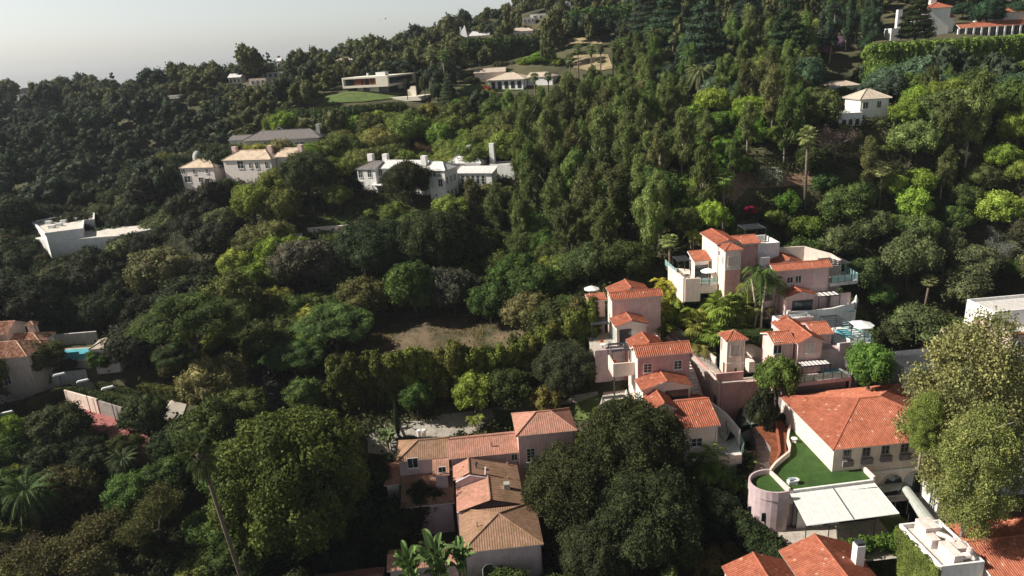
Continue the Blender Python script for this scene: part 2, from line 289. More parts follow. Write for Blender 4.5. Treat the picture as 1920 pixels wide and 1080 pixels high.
        return o
def bare(m, name, mt, fr=CF, **k):                     # a one-mesh thing whose coordinates are in frame fr
    o = m.build(name, mt); o.location = tuple(fr.b); o.rotation_euler = (0, 0, fr.az); o.scale = (fr.k,)*3; setp(o, **k); return o
# building blocks -------------------------------------------------
def wing(T, x0, x1, y0, y1, zb, ze, rise, axis, wall=CREAM, roof=TILE, over=0.35, hipped=(0, 0), tile=True, trim=TRIM, wallname='wall', ins=None):
    """ x0..y1 are the eave rectangle; axis = direction of the ridge ('x' / 'y'), or 'h' for a full hip """
    i = over; W = MB(); a0, a1, b0, b1 = x0+i, x1-i, y0+i, y1-i; R = MB(); E = MB(); am = (0.03 if roof in (TILEM, TILEB) else 0.11) if tile else 0.0
    def plane(poly, down):
        R.tiles(poly, down, 0.31 if tile else 0.6, 6 if tile else 1, am, 0.02); E.slab(poly, 0.14, -0.02)
    cap = []
    if axis in 'xy':
        hx0 = hipped[0]; hx1 = hipped[1]
        if axis == 'x':
            ym = (y0+y1)/2; r0_, r1_ = (x0+hx0, ym, ze+rise), (x1-hx1, ym, ze+rise); c = [(x0, y0, ze), (x1, y0, ze), (x1, y1, ze), (x0, y1, ze)]
            plane([c[0], c[1], r1_, r0_], (0, -1, 0)); plane([c[2], c[3], r0_, r1_], (0, 1, 0))
            if hx0: plane([c[3], c[0], r0_], (-1, 0, 0)); cap += [(c[3], r0_), (c[0], r0_)]
            if hx1: plane([c[1], c[2], r1_], (1, 0, 0)); cap += [(c[1], r1_), (c[2], r1_)]
            cap.append((r0_, r1_)); W.box(a0, a1, b0, b1, zb, ze-0.1); k = (ym-b0)/(ym-y0)
            for xx, hh in ((a0, hx0), (a1-0.2, hx1)):
                if not hh: W.prism([(0, 0), (0, 1), (0, 2)], 0, 0) if False else W.add([(xx, b0, ze-0.1), (xx, b1, ze-0.1), (xx, ym, ze+rise*k-0.12), (xx+0.2, b0, ze-0.1), (xx+0.2, b1, ze-0.1), (xx+0.2, ym, ze+rise*k-0.12)], [(0, 2, 1), (3, 4, 5), (0, 3, 5, 2), (1, 2, 5, 4)])
        else:
            xm = (x0+x1)/2; r0_, r1_ = (xm, y0+hx0, ze+rise), (xm, y1-hx1, ze+rise); c = [(x0, y0, ze), (x1, y0, ze), (x1, y1, ze), (x0, y1, ze)]
            plane([c[0], r0_, r1_, c[3]], (-1, 0, 0)); plane([c[1], c[2], r1_, r0_], (1, 0, 0))
            if hx0: plane([c[0], c[1], r0_], (0, -1, 0)); cap += [(c[0], r0_), (c[1], r0_)]
            if hx1: plane([c[2], c[3], r1_], (0, 1, 0)); cap += [(c[2], r1_), (c[3], r1_)]
            cap.append((r0_, r1_)); W.box(a0, a1, b0, b1, zb, ze-0.1); k = (xm-a0)/(xm-x0)
            for yy, hh in ((b0, hx0), (b1-0.2, hx1)):
                if not hh: W.add([(a0, yy, ze-0.1), (a1, yy, ze-0.1), (xm, yy, ze+rise*k-0.12), (a0, yy+0.2, ze-0.1), (a1, yy+0.2, ze-0.1), (xm, yy+0.2, ze+rise*k-0.12)], [(0, 1, 2), (3, 5, 4), (0, 2, 5, 3), (1, 4, 5, 2)])
    elif axis == 'h':
        ap = ((x0+x1)/2, (y0+y1)/2, ze+rise); c = [(x0, y0, ze), (x1, y0, ze), (x1, y1, ze), (x0, y1, ze)]
        for j, dn in enumerate(((0, -1, 0), (1, 0, 0), (0, 1, 0), (-1, 0, 0))): plane([c[j], c[(j+1) % 4], ap], dn); cap.append((c[j], ap))
        W.box(a0, a1, b0, b1, zb, ze-0.1)
    elif axis == 'f':                                  # single slope falling to the front
        c = [(x0, y0, ze), (x1, y0, ze), (x1, y1, ze+rise), (x0, y1, ze+rise)]; plane(c, (0, -1, 0))
        W.prism([(a0, b0), (a1, b0), (a1, b1), (a0, b1)], zb, [ze-0.1, ze-0.1, ze+rise-0.25, ze+rise-0.25])
    for a, b in cap:
        a, b = np.array(a), np.array(b); R.tube([a+(0, 0, 0.05), b+(0, 0, 0.05)], 0.13, 6)
    W.build(wallname, wall, T); E.build('eaves', trim, T); R.build('roof', roof, T)
    if tile and ze-zb > 4 and axis != 'f': MB().tube([(a1-.25, b0-.07, zb), (a1-.25, b0-.07, ze-.15)], .05, 5).build('downpipe', wall if wall is not CREAM else OFFW, T)
def flat(T, x0, x1, y0, y1, zb, zt, wall=WHITE, floor=CONC, par=0.5, th=0.25, name='wall'):
    m = MB().box(x0, x1, y0, y1, zb, zt-par); m.build(name, wall, T)
    p = MB(); p.box(x0, x1, y0, y0+th, zt-par+0.004, zt); p.box(x0, x1, y1-th, y1, zt-par+0.004, zt); p.box(x0, x0+th, y0+th, y1-th, zt-par+0.004, zt); p.box(x1-th, x1, y0+th, y1-th, zt-par+0.004, zt)
    p.build('parapet', wall, T); MB().box(x0+th+.01, x1-th-.01, y0+th+.01, y1-th-.01, zt-par, zt-par+0.03).build('roof', floor, T)
def win(T, side, c, a, z, wd, h, cols=2, rows=3, sh=None, trim=TRIM, name='window', sill=True, glass=None):
    """ side F (normal -y, plane y=c, centre x=a), L (normal -x, plane x=c, centre y=a), R (normal +x) ; z = bottom """
    def bx(m, a0, a1, o0, o1, z0, z1):
        if side == 'F': m.box(a0, a1, c-o1, c-o0, z0, z1)
        elif side == 'L': m.box(c-o1, c-o0, a0, a1, z0, z1)
        else: m.box(c+o0, c+o1, a0, a1, z0, z1)
    f = 0.09; m = MB(); x0, x1 = a-wd/2, a+wd/2
    bx(m, x0-f, x0, 0.0, .09, z-f, z+h+f); bx(m, x1, x1+f, 0.0, .09, z-f, z+h+f); bx(m, x0, x1, 0.0, .09, z+h, z+h+f); bx(m, x0, x1, 0.0, .09, z-f, z)
    for i in range(1, cols): xx = x0+wd*i/cols; bx(m, xx-.035, xx+.035, 0.016, .07, z, z+h)
    for i in range(1, rows): zz = z+h*i/rows; bx(m, x0, x1, 0.016, .05, zz-.02, zz+.02)
    if sill: bx(m, x0-.15, x1+.15, 0.0, .14, z-f-.08, z-f)
    o = m.build(name, trim, T)
    g = MB(); bx(g, x0, x1, -0.05, 0.012, z, z+h)
    ob = g.build('pane', glass or GLASS); 
    ob.parent = o; 
    if isinstance(T, Thing): ob.data.transform(Matrix.Translation(Vector(-T.org)))
    if sh:
        for q0, q1 in ((x0-f-wd*.45, x0-f-.02), (x1+f+.02, x1+f+wd*.45)):
            s = MB(); bx(s, q0, q1, 0.0, .05, z, z+h); so_ = s.build('shutter', sh); so_.parent = o; so_.data.transform(Matrix.Translation(Vector(-T.org)))
    return o
def thing_at(name, label, cat, x, y, z, fr=CF, group=None): return Thing(name, label, cat, fr, (x, y, z), group)
def umbrella(x, y, z, label, r=1.5, closed=False, fr=CF, h=2.4, group=None, m=None):
    T = thing_at('patio_umbrella', label, 'umbrella', x, y, z, fr, group); m = m or CANVAS
    MB().tube([(x, y, z), (x, y, z+h)], 0.04).build('pole', METAL, T); MB().tube([(x, y, z), (x, y, z+.12)], 0.25, 10).build('base', CONC, T)
    c = MB()
    if closed: c.tube([(x, y, z+h*.3), (x, y, z+h*.5), (x, y, z+h*.85), (x, y, z+h+.1)], [0.14, .26, .2, .03], 8)
    else:
        vs = [(x, y, z+h+.35)]+[(x+r*math.cos(i*math.pi/4+.3), y+r*math.sin(i*math.pi/4+.3), z+h-.2) for i in range(8)]
        lo = [(a, b, d-.12) for a, b, d in vs[1:]]
        c.add(vs+lo, [(0, 1+i, 1+(i+1) % 8) for i in range(8)]+[(1+i, 9+i, 9+(i+1) % 8, 1+(i+1) % 8) for i in range(8)])
    c.build('canopy', m, T)
def lounger(x, y, z, label, ang=0, fr=CF, group='loungers on the terraces', m=None):
    a = fr.az+ang; b = fr.w(x, y, z); f2 = FR(b, a); T = Thing('sun_lounger', label, 'lounger', f2, (0, 0, 0), group); m = m or BLUEC
    f = MB(); f.box(-.33, .33, -.95, .95, .22, .3)
    for sx in (-.28, .28):
        for sy in (-.8, .8): f.box(sx-.04, sx+.04, sy-.04, sy+.04, 0, .22)
    f.build('frame', PLAST, T); q = MB(); q.box(-.32, .32, -.92, .3, .304, .4); q.add([(-.32, .3, .31), (.32, .3, .31), (.32, .95, .7), (-.32, .95, .7), (-.32, .3, .41), (.32, .3, .41), (.32, .93, .8), (-.32, .93, .8)], [(0, 1, 2, 3), (4, 5, 6, 7)[::-1], (0, 1, 5, 4), (1, 2, 6, 5), (2, 3, 7, 6), (3, 0, 4, 7)])
    q.build('cushion', m, T)
def pergola(T, x0, x1, y0, y1, z0, z1, n=5, axis='x', m=METAL, louvre=None, legs=True):
    f = MB()
    if legs:
        for xx in (x0, x1-.1):
            for yy in (y0, y1-.1): f.box(xx, xx+.1, yy, yy+.1, z0, z1-.001)
    f.box(x0, x1, y0, y0+.1, z1, z1+.16); f.box(x0, x1, y1-.1, y1, z1, z1+.16); f.box(x0, x0+.1, y0+.1, y1-.1, z1, z1+.16); f.box(x1-.1, x1, y0+.1, y1-.1, z1, z1+.16); f.build('frame', m, T)
    s = MB()
    for i in range(n):
        if axis == 'x': yy = y0+.2+(y1-y0-.4)*i/max(1, n-1); w_ = (y1-y0)/n*.34; s.box(x0+.1, x1-.1, yy-w_, yy+w_, z1+.03, z1+.09)
        else: xx = x0+.2+(x1-x0-.4)*i/max(1, n-1); w_ = (x1-x0)/n*.34; s.box(xx-w_, xx+w_, y0+.1, y1-.1, z1+.03, z1+.09)
    s.build('slats', louvre or m, T)
def rail(T, pts, z, h=1.05, glass=True, step=1.4):
    p = MB(); g = MB(); P = [np.array(q, float) for q in pts]; m_ = METAL
    zs = z if isinstance(z, (list, tuple)) else [z]*len(P)
    for k in range(len(P)-1):
        L = np.linalg.norm(P[k+1]-P[k]); n = max(1, round(L/step))
        for i in range(n+1):
            if i == 0 and k: continue
            q = P[k]+(P[k+1]-P[k])*i/n; zz = zs[k]+(zs[k+1]-zs[k])*i/n; MB().box(q[0]-.04, q[0]+.04, q[1]-.04, q[1]+.04, zz-.2, zz+h+.03).build('rail_post', METAL, T)
        if not glass:
            for hh in ((h, .6, .3)): p.tube([(*P[k], zs[k]+hh), (*P[k+1], zs[k+1]+hh)], .03, 4)
    if glass: g.wall([tuple(q) for q in P], 0.03, [q+.06 for q in zs], [q+h for q in zs])
    if not glass: p.build('railing', METAL, T)
    if glass: g.build('glass_panel', AQUA, T)
def table_set(x, y, z, label, fr=CF, m=None, cm=None, group='tables and chairs on the terraces'):
    T = thing_at('patio_table', label, 'table', x, y, z, fr, group); m = m or PLAST
    MB().tube([(x, y, z+.68), (x, y, z+.74)], .5, 12).build('table_top', m, T); MB().tube([(x, y, z), (x, y, z+.68)], .08).build('leg', METAL, T)
def chair(x, y, z, label, ang=0, fr=CF, m=None, group='chairs on the terraces'):
    f2 = FR(fr.w(x, y, z), fr.az+ang); T = Thing('patio_chair', label, 'chair', f2, (0, 0, 0), group); m = m or PLAST
    MB().box(-.27, .27, -.27, .27, .38, .46).build('seat', m, T); MB().box(-.27, .27, .21, .28, .464, .9).build('backrest', m, T)
    for sx in (-.23, .23):
        for sy in (-.23, .23): MB().box(sx-.03, sx+.03, sy-.03, sy+.03, 0, .38).build('leg', METAL, T)
# ------------------------------------------------------------------ foliage meshes
def np_mesh(name, V, F4, mt, smooth=False):
    me = bpy.data.meshes.new(name); V = np.asarray(V, np.float32); F4 = np.asarray(F4, np.int32)
    me.vertices.add(len(V)); me.vertices.foreach_set('co', V.ravel()); me.loops.add(F4.size); me.loops.foreach_set('vertex_index', F4.ravel())
    k = F4.shape[1]; me.polygons.add(len(F4)); me.polygons.foreach_set('loop_start', np.arange(0, F4.size, k, dtype=np.int32))
    try: me.polygons.foreach_set('loop_total', np.full(len(F4), k, dtype=np.int32))
    except Exception: pass
    me.materials.append(mt); me.update(calc_edges=True); return me
def _ico():
    b = bmesh.new(); bmesh.ops.create_icosphere(b, subdivisions=2, radius=1); v = np.array([q.co for q in b.verts]); f = np.array([[q.index for q in g.verts] for g in b.faces]); b.free(); return v, f
ICV, ICF = _ico()
def leaves(P, N, size, rng, asp=0.7, droop=0.0):
    n = len(P); N = N/(np.linalg.norm(N, axis=1, keepdims=True)+1e-9); a = rng.normal(size=(n, 3)); a -= (a*N).sum(1, keepdims=True)*N
    if droop: a = a*(1-droop)+np.array([0, 0, -1.5])*droop; a -= (a*N).sum(1, keepdims=True)*N
    a /= np.linalg.norm(a, axis=1, keepdims=True)+1e-9; b = np.cross(N, a); s = size*rng.uniform(.6, 1.35, (n, 1)); a = a*s; b = b*s*asp
    V = np.empty((n, 4, 3)); V[:, 0] = P-a; V[:, 1] = P+b+N*s*.12; V[:, 2] = P+a; V[:, 3] = P-b+N*s*.12
    return V.reshape(-1, 3), np.arange(4*n).reshape(-1, 4)
def crown(name, lobes, n, size, seed, asp=0.7, droop=0.0, core=0.80, shell=(0.84, 1.12), rnd=0.75, up=0.15):
    rng = np.random.default_rng(seed); L = np.array(lobes, float); area = (L[:, 3]*L[:, 4]*L[:, 5])**(2/3); cnt = np.maximum(4, (n*area/area.sum()).astype(int)); Ps = []; Ns = []
    for l, c in zip(L, cnt):
        d = rng.normal(size=(c, 3)); d /= np.linalg.norm(d, axis=1, keepdims=True)
        bumps = 1+0.13*np.sin(d[:, :1]*7+seed)+.11*np.sin(d[:, 1:2]*9+seed*2)+.1*np.sin(d[:, 2:]*8+seed*3)
        r = rng.uniform(*shell, (c, 1))*bumps; p = l[:3]+d*l[3:6]*r; keep = np.ones(c, bool)
        for k in L:
            if k is l: continue
            q = (((p-k[:3])/(k[3:6]+1e-6))**2).sum(1); keep &= ~((q < 0.55) & ~np.all(k == l))
        p = p[keep]; d = d[keep]; Ps.append(p); Ns.append(d/l[3:6]*l[3:6].mean()+rng.normal(size=d.shape)*rnd+np.array([0, 0, up]))
    P = np.vstack(Ps); N = np.vstack(Ns); V, F = leaves(P, N, size, rng, asp, droop); vs = [V]; fs = [F]; o = len(V)
    if core:
        for l in L:
            d = ICV*(1+0.16*np.sin(ICV[:, :1]*7+seed)+.12*np.sin(ICV[:, 1:2]*9+seed*2)); vs.append(l[:3]+d*l[3:6]*core); fs.append(np.hstack([ICF, ICF[:, 2:3]])+o); o += len(ICV)
    V = np.vstack(vs)
    F4 = fs[0]; me = bpy.data.meshes.new(name); T3 = [f[:, :3] for f in fs[1:]]; T3 = np.vstack(T3) if T3 else np.zeros((0, 3), int)
    me.vertices.add(len(V)); me.vertices.foreach_set('co', V.astype(np.float32).ravel()); nl = F4.size+T3.size; me.loops.add(nl); me.loops.foreach_set('vertex_index', np.r_[F4.ravel(), T3.ravel()].astype(np.int32))
    me.polygons.add(len(F4)+len(T3)); me.polygons.foreach_set('loop_start', np.r_[np.arange(len(F4))*4, F4.size+np.arange(len(T3))*3].astype(np.int32))
    me.materials.append(FOL); me.update(calc_edges=True); return me
def broad_lobes(seed, R, zc, H, n, rl=(.28, .44), flat=1.0):
    rng = random.Random(seed); L = [(0, 0, zc, R*.62, R*.62, H*.3)]
    for i in range(n):
        t = rng.uniform(0, 2*math.pi); u = 1-2*(i+.5)/n*.78; rr = math.sqrt(max(0, 1-u*u)); k = R*rng.uniform(*rl); f = rng.uniform(.62, .82)
        t = i*2.39996+rng.uniform(-.4, .4); L.append((R*f*rr*math.cos(t), R*f*rr*math.sin(t), zc+H/2*f*u, k, k, k*rng.uniform(.7, .95)*flat))
    return L
def limb_mesh(name, segs, mt, k=6):
    m = MB()
    for path, r in segs: m.tube(path, r, k)
    me = bpy.data.meshes.new(name); me.from_pydata(m.v, [], m.f); me.materials.append(mt); me.polygons.foreach_set('use_smooth', [True]*len(me.polygons)); me.update(); return me
def trunk_segs(seed, h, r, R, zc, n=5, lean=0.05, spread=.6):
    g = random.Random(seed); lx, ly = g.uniform(-lean, lean)*h, g.uniform(-lean, lean)*h; top = (lx, ly, h)
    S_ = [([(0, 0, -2.5), (lx*.2, ly*.2, h*.3), (lx*.5, ly*.6, h*.65), top], [r*1.3, r, r*.85, r*.7])]
    for i in range(n):
        a = i*2.4+g.uniform(0, 1); e = (lx+R*spread*math.cos(a), ly+R*spread*math.sin(a), zc+g.uniform(-.2, .9)*(zc-h)*.8); mid = tuple((top[j]*.5+e[j]*.5)+(.0 if j < 2 else .1*R)*1 for j in range(3))
        S_.append(([top, mid, e], [r*.6, r*.4, r*.15]))
    return S_
def bare_segs(seed, start, R, H, r, depth=4, nb=4, up=.35):
    g = random.Random(seed); out = []
    def rec(p, d, L, rad, k):
        q = tuple(p[j]+d[j]*L*.5+g.uniform(-.08, .08)*L for j in range(3)); e = tuple(p[j]+d[j]*L+g.uniform(-.1, .1)*L for j in range(3)); out.append(([p, q, e], [rad, rad*.8, rad*.6]))
        if k == 0: return
        for _ in range(nb if k > 1 else nb+1):
            v = Vector(d)+Vector((g.gauss(0, .62), g.gauss(0, .62), g.gauss(0, .4)+up*.4)); v.normalize(); src = e if g.random() < .6 else q; rec(src, tuple(v), L*g.uniform(.55, .78), rad*.52, k-1)
    rec(start, (g.uniform(-.1, .1), g.uniform(-.1, .1), 1), H*.36, r, depth); return out
SP = {}      # species: R, crown centre height, half height, list of variants [(part, mesh, is_foliage)...]
def species(key, name, cat, word, R, zc, hh, variants): SP[key] = dict(name=name, cat=cat, word=word, R=R, zc=zc, hh=hh, var=variants, n=0)
def simple(key, name, cat, word, R, zc, H, n, size, nv=2, lob=16, bark=BARK, th=None, tr=.35, **k):
    vs = []
    for s in range(nv):
        ll = k.get('lobf', lambda sd: broad_lobes(sd, R, zc, H, lob, k.get('rl', (.28, .44)), k.get('flat', 1.0)))(s*7+len(SP)*31+3)
        kk = {a: b for a, b in k.items() if a in ('asp', 'droop', 'core', 'shell', 'rnd', 'up')}
        c = crown(key+'_crown', ll, n, size, s*11+len(SP)*5+1, **kk); t = limb_mesh(key+'_trunk', trunk_segs(s+len(SP), th or zc-H*.35, tr, R, zc, k.get('nl', 5), k.get('lean', .05), k.get('spread', .55)), bark)
        vs.append([('trunk', t, False), ('crown', c, True)])
    species(key, name, cat, word, R, zc, H/2, vs)
simple('oak', 'oak_tree', 'tree', 'oak', 5, 5.2, 6.6, 10000, .20, 3, 20)
simple('oakbig', 'oak_tree', 'tree', 'big oak', 8, 8.5, 11.5, 85000, .145, 2, 46, rl=(.17, .30), tr=.6, core=.72)
simple('camphor', 'camphor_tree', 'tree', 'camphor tree', 8, 8, 11, 95000, .14, 1, 70, rl=(.14, .24), tr=.6, core=.7)
simple('bushy', 'leafy_tree', 'tree', 'leafy tree', 4, 4.4, 5.6, 12000, .155, 2, 20, rl=(.26, .4))
def euc_l(sd):
    g = random.Random(sd); L = []
    for i in range(26):
        t = g.uniform(0, 6.28); z = 5.5+i*.42+g.uniform(-.5, .5); f = math.sin(min(1, max(.12, (z-4)/13))*math.pi)**.6*g.uniform(.35, 1); L.append((3.1*f*math.cos(t), 3.1*f*math.sin(t), z, g.uniform(.75, 1.35), g.uniform(.75, 1.35), g.uniform(1.0, 1.9)))
    return L
def euc_seg(sd):
    g = random.Random(sd+4); o = []; x, y = g.uniform(-.6, .6), g.uniform(-.6, .6); o.append(([(0, 0, -2.5), (x*.3, y*.5, 4), (x, y, 9), (x*1.4, y, 14)], [.30, .24, .15, .06]))
    for i in range(7):
        a = g.uniform(0, 6.28); z = 4+i*1.2; o.append(([(x*.5, y*.5, z), (x*.5+1.2*math.cos(a), y*.5+1.2*math.sin(a), z+1.6), (x*.5+2.5*math.cos(a), y*.5+2.5*math.sin(a), z+3.0)], [.13, .09, .04]))
    return o
species('euc', 'eucalyptus_tree', 'tree', 'eucalyptus', 4.0, 11, 6.8, [[('trunk', limb_mesh('euc_trunk', euc_seg(s), PALEBARK), False), ('crown', crown('euc_crown', euc_l(s*3+1), 9000, .24, s+40, asp=.42, droop=.55, core=.6, shell=(.6, 1.2), rnd=.6), True)] for s in range(3)])
def pine_l(sd):
    g = random.Random(sd); L = []
    for i in range(46):
        r = math.sqrt(g.random())*5.6; t = i*2.4; z = 10.2-(r/6)**2*2.6+g.uniform(-.4, .4); L.append((r*math.cos(t), r*math.sin(t), z, g.uniform(.9, 1.5), g.uniform(.9, 1.5), g.uniform(.5, .85)))
    return L
species('pine', 'umbrella_pine', 'tree', 'umbrella pine', 6.6, 9.3, 2.4, [[('trunk', limb_mesh('pine_trunk', trunk_segs(9+s, 5.4, .33, 6.2, 8.6, 8, .08, .7), BARK), False), ('crown', crown('pine_crown', pine_l(5+s), 36000, .13, 77+s, asp=.4, core=.72, rnd=.6, up=.5), True)] for s in range(2)])
def con_l(sd, w=1.0, tiers=9, H=15.):
    g = random.Random(sd); L = []
    for i in range(tiers):
        z = 2.5+i*(H-3)/tiers; rr = (1-(i/tiers)**1.2)*3.6*w+.5; m = max(3, int(rr*2.4))
        for j in range(m): a = j*6.28/m+i*.7+g.uniform(-.3, .3); f = g.uniform(.55, .8); L.append((rr*f*math.cos(a), rr*f*math.sin(a), z+g.uniform(-.4, .4), rr*.36+.2, rr*.36+.2, .55))
    return L
species('cedar', 'conifer_tree', 'tree', 'conifer', 4.0, 8.5, 7.0, [[('trunk', limb_mesh('con_trunk', [([(0, 0, -2.5), (0, 0, 15)], [.35, .08])], BARK), False), ('crown', crown('con_crown', con_l(s), 11000, .24, 90+s, asp=.4, core=.7, rnd=.6, up=.2), True)] for s in range(2)])
species('cypress', 'cypress_tree', 'tree', 'slim columnar cypress', 1.1, 6, 6, [[('trunk', limb_mesh('cy_trunk', [([(0, 0, -2), (0, 0, 9)], [.16, .05])], BARK), False), ('crown', crown('cy_crown', [(0, 0, 1.2+i*.95, *(2*[.85*math.sin(min(3.0, .35+i*.24))+.1]), .95) for i in range(12)], 5000, .13, 100, asp=.5, core=.8, rnd=.6), True)]])
def pop_l(sd):
    g = random.Random(sd); L = []
    for i in range(16):
        t = g.uniform(0, 6.28); r = g.uniform(0, 1.3); z = 1.5+i*.42; L.append((r*math.cos(t), r*math.sin(t), z, .8, .8, 1.3*g.uniform(.8, 1.2)))
    return L
species('hedgetree', 'hedge_tree', 'tree', 'ficus', 1.9, 4.6, 4.2, [[('trunk', limb_mesh('ht_trunk', [([(0, 0, -1.5), (0, 0, 6)], [.18, .06])], BARK), False), ('crown', crown('ht_crown', pop_l(s), 4200, .19, 110+s, asp=.6, core=.8, rnd=.6), True)] for s in range(3)])
def syc(s):
    segs = bare_segs(21+s, (0, 0, -2), 8, 17, .45, 4, 3); tips = [p[0][2] for p in segs if p[1][0] < .14]; rng = np.random.default_rng(s+1); T = np.array(tips); P = np.repeat(T, max(1, 52000//len(T)), axis=0); P = P+rng.normal(size=P.shape)*np.array([.62, .62, .55]); V, F = leaves(P, rng.normal(size=P.shape)+np.array([0, 0, .5]), .125, rng, .75)
    return [('trunk', limb_mesh('syc_trunk', segs, PALEBARK, 5), False), ('crown', np_mesh('syc_crown', V, F, FOL), True)], T
_v = [syc(0), syc(3)]; _T = np.vstack([t for _, t in _v]); 
species('sycamore', 'sycamore_tree', 'tree', 'open sycamore', float(np.percentile(np.hypot(_T[:, 0], _T[:, 1]), 92)), float(_T[:, 2].mean()), float(np.percentile(abs(_T[:, 2]-_T[:, 2].mean()), 92)), [v for v, _ in _v])
def sycb(sd):
    g = random.Random(sd); L = []
    for i in range(74):
        z = 5+i*.215; f = math.sin(min(3.0, .45+(z-5)/16*2.35))**.7; t = i*2.4+g.uniform(-.5, .5); q = g.uniform(.2, 1)**.6; k = g.uniform(1.0, 1.9); L.append((6.4*f*q*math.cos(t), 6.4*f*q*math.sin(t), z+g.uniform(-.5, .5), k, k, k*.85))
    return L
def sycs(sd):
    g = random.Random(sd); o = [([(0, 0, -3), (.3, .2, 5), (-.3, .4, 10), (.2, 0, 16), (0, .4, 20)], [.5, .42, .3, .16, .05])]
    for i in range(16):
        a = i*2.4; z = 4+i*.95; L_ = 6*g.uniform(.5, .75); o.append(([(0, .2, z), (L_*.45*math.cos(a), L_*.45*math.sin(a), z+1.6), (L_*math.cos(a), L_*math.sin(a), z+3.1)], [.2-.006*i, .13, .04]))
    return o
species('plane', 'sycamore_tree', 'tree', 'large sycamore', 7.6, 13, 9.5, [[('trunk', limb_mesh('pl_trunk', sycs(s), PALEBARK, 6), False), ('crown', crown('pl_crown', sycb(s+3), 62000, .13, 60+s, asp=.8, core=0, shell=(.5, 1.2), rnd=1.3), True)] for s in range(2)])
GREYTW = mat('grey_twigs', (0.22, 0.19, 0.175), .95, .15)
_b = [bare_segs(50+i, (0, 0, -1), 4, 8, .16, 4, 4) for i in range(2)]
def fuzz(segs, s, n=5000):
    T = np.array([p[0][2] for p in segs if p[1][0] < .05]); rng = np.random.default_rng(s); P = np.repeat(T, max(1, n//len(T)), axis=0)+rng.normal(size=(len(T)*max(1, n//len(T)), 3))*.35; V, F = leaves(P, rng.normal(size=P.shape), .13, rng, .22); return np_mesh('twig', V, F, FOL)
species('bare', 'bare_tree', 'tree', 'leafless twiggy tree', 3.6, 4.6, 2.6, [[('trunk', limb_mesh('bare_br', b, GREYTW, 4), False), ('twigs', fuzz(b, i), True)] for i, b in enumerate(_b)])
simple('shrub', 'shrub', 'shrub', 'shrub', 1.6, 1.2, 2.2, 1800, .13, 3, 9, th=.5, tr=.08)
simple('shrubbig', 'shrub', 'shrub', 'large shrub', 2.8, 2.1, 3.8, 4200, .16, 3, 14, th=.8, tr=.12)
# palms
def frond(m, o, a, L, lift, droop, wl=.5, n=14, tw=0, z=0):
    pts = []; 
    for i in range(n+1): t = i/n; r = L*t*(1-.12*t); h = lift*L*t-droop*L*t*t; pts.append(np.array([o[0]+r*math.cos(a), o[1]+r*math.sin(a), o[2]+h]))
    side = np.array([-math.sin(a), math.cos(a), 0])
    for i in range(1, n):
        t = i/n; w_ = wl*math.sin(math.pi*min(1, t*.9+.08))**.6; d = pts[i+1]-pts[i-1]; d /= np.linalg.norm(d)
        for sg in (-1, 1):
            tip = pts[i]+side*sg*w_+d*w_*.55-np.array([0, 0, w_*.42]); bw = d*L/n*.36; m.add([pts[i]-bw, pts[i]+bw, tip+bw*.25, tip-bw*.25], [(0, 1, 2, 3)])
    m.tube(pts[::3]+[pts[-1]], [.05]*(len(pts[::3]))+[.015], 3, False)
def fan(m, o, a, el, L, wl, nb=11):
    d = np.array([math.cos(a)*math.cos(el), math.sin(a)*math.cos(el), math.sin(el)]); c = np.array(o)+d*L; m.tube([o, c], [.04, .025], 3, False); s = np.array([-math.sin(a), math.cos(a), 0]); u = np.cross(s, d)*-1
    for i in range(nb):
        th = (i/(nb-1)-.5)*3.6; e = c+(d*math.cos(th)+s*math.sin(th))*wl*(1-.12*abs(th)/1.8)-np.array([0, 0, wl*.38*abs(math.cos(th*.3))]); k = (s*math.cos(th)-d*math.sin(th))*wl*.10; mid = c+(e-c)*.55+np.array([0, 0, wl*.08]); m.add([c, mid-k, e, mid+k], [(0, 1, 2, 3)])
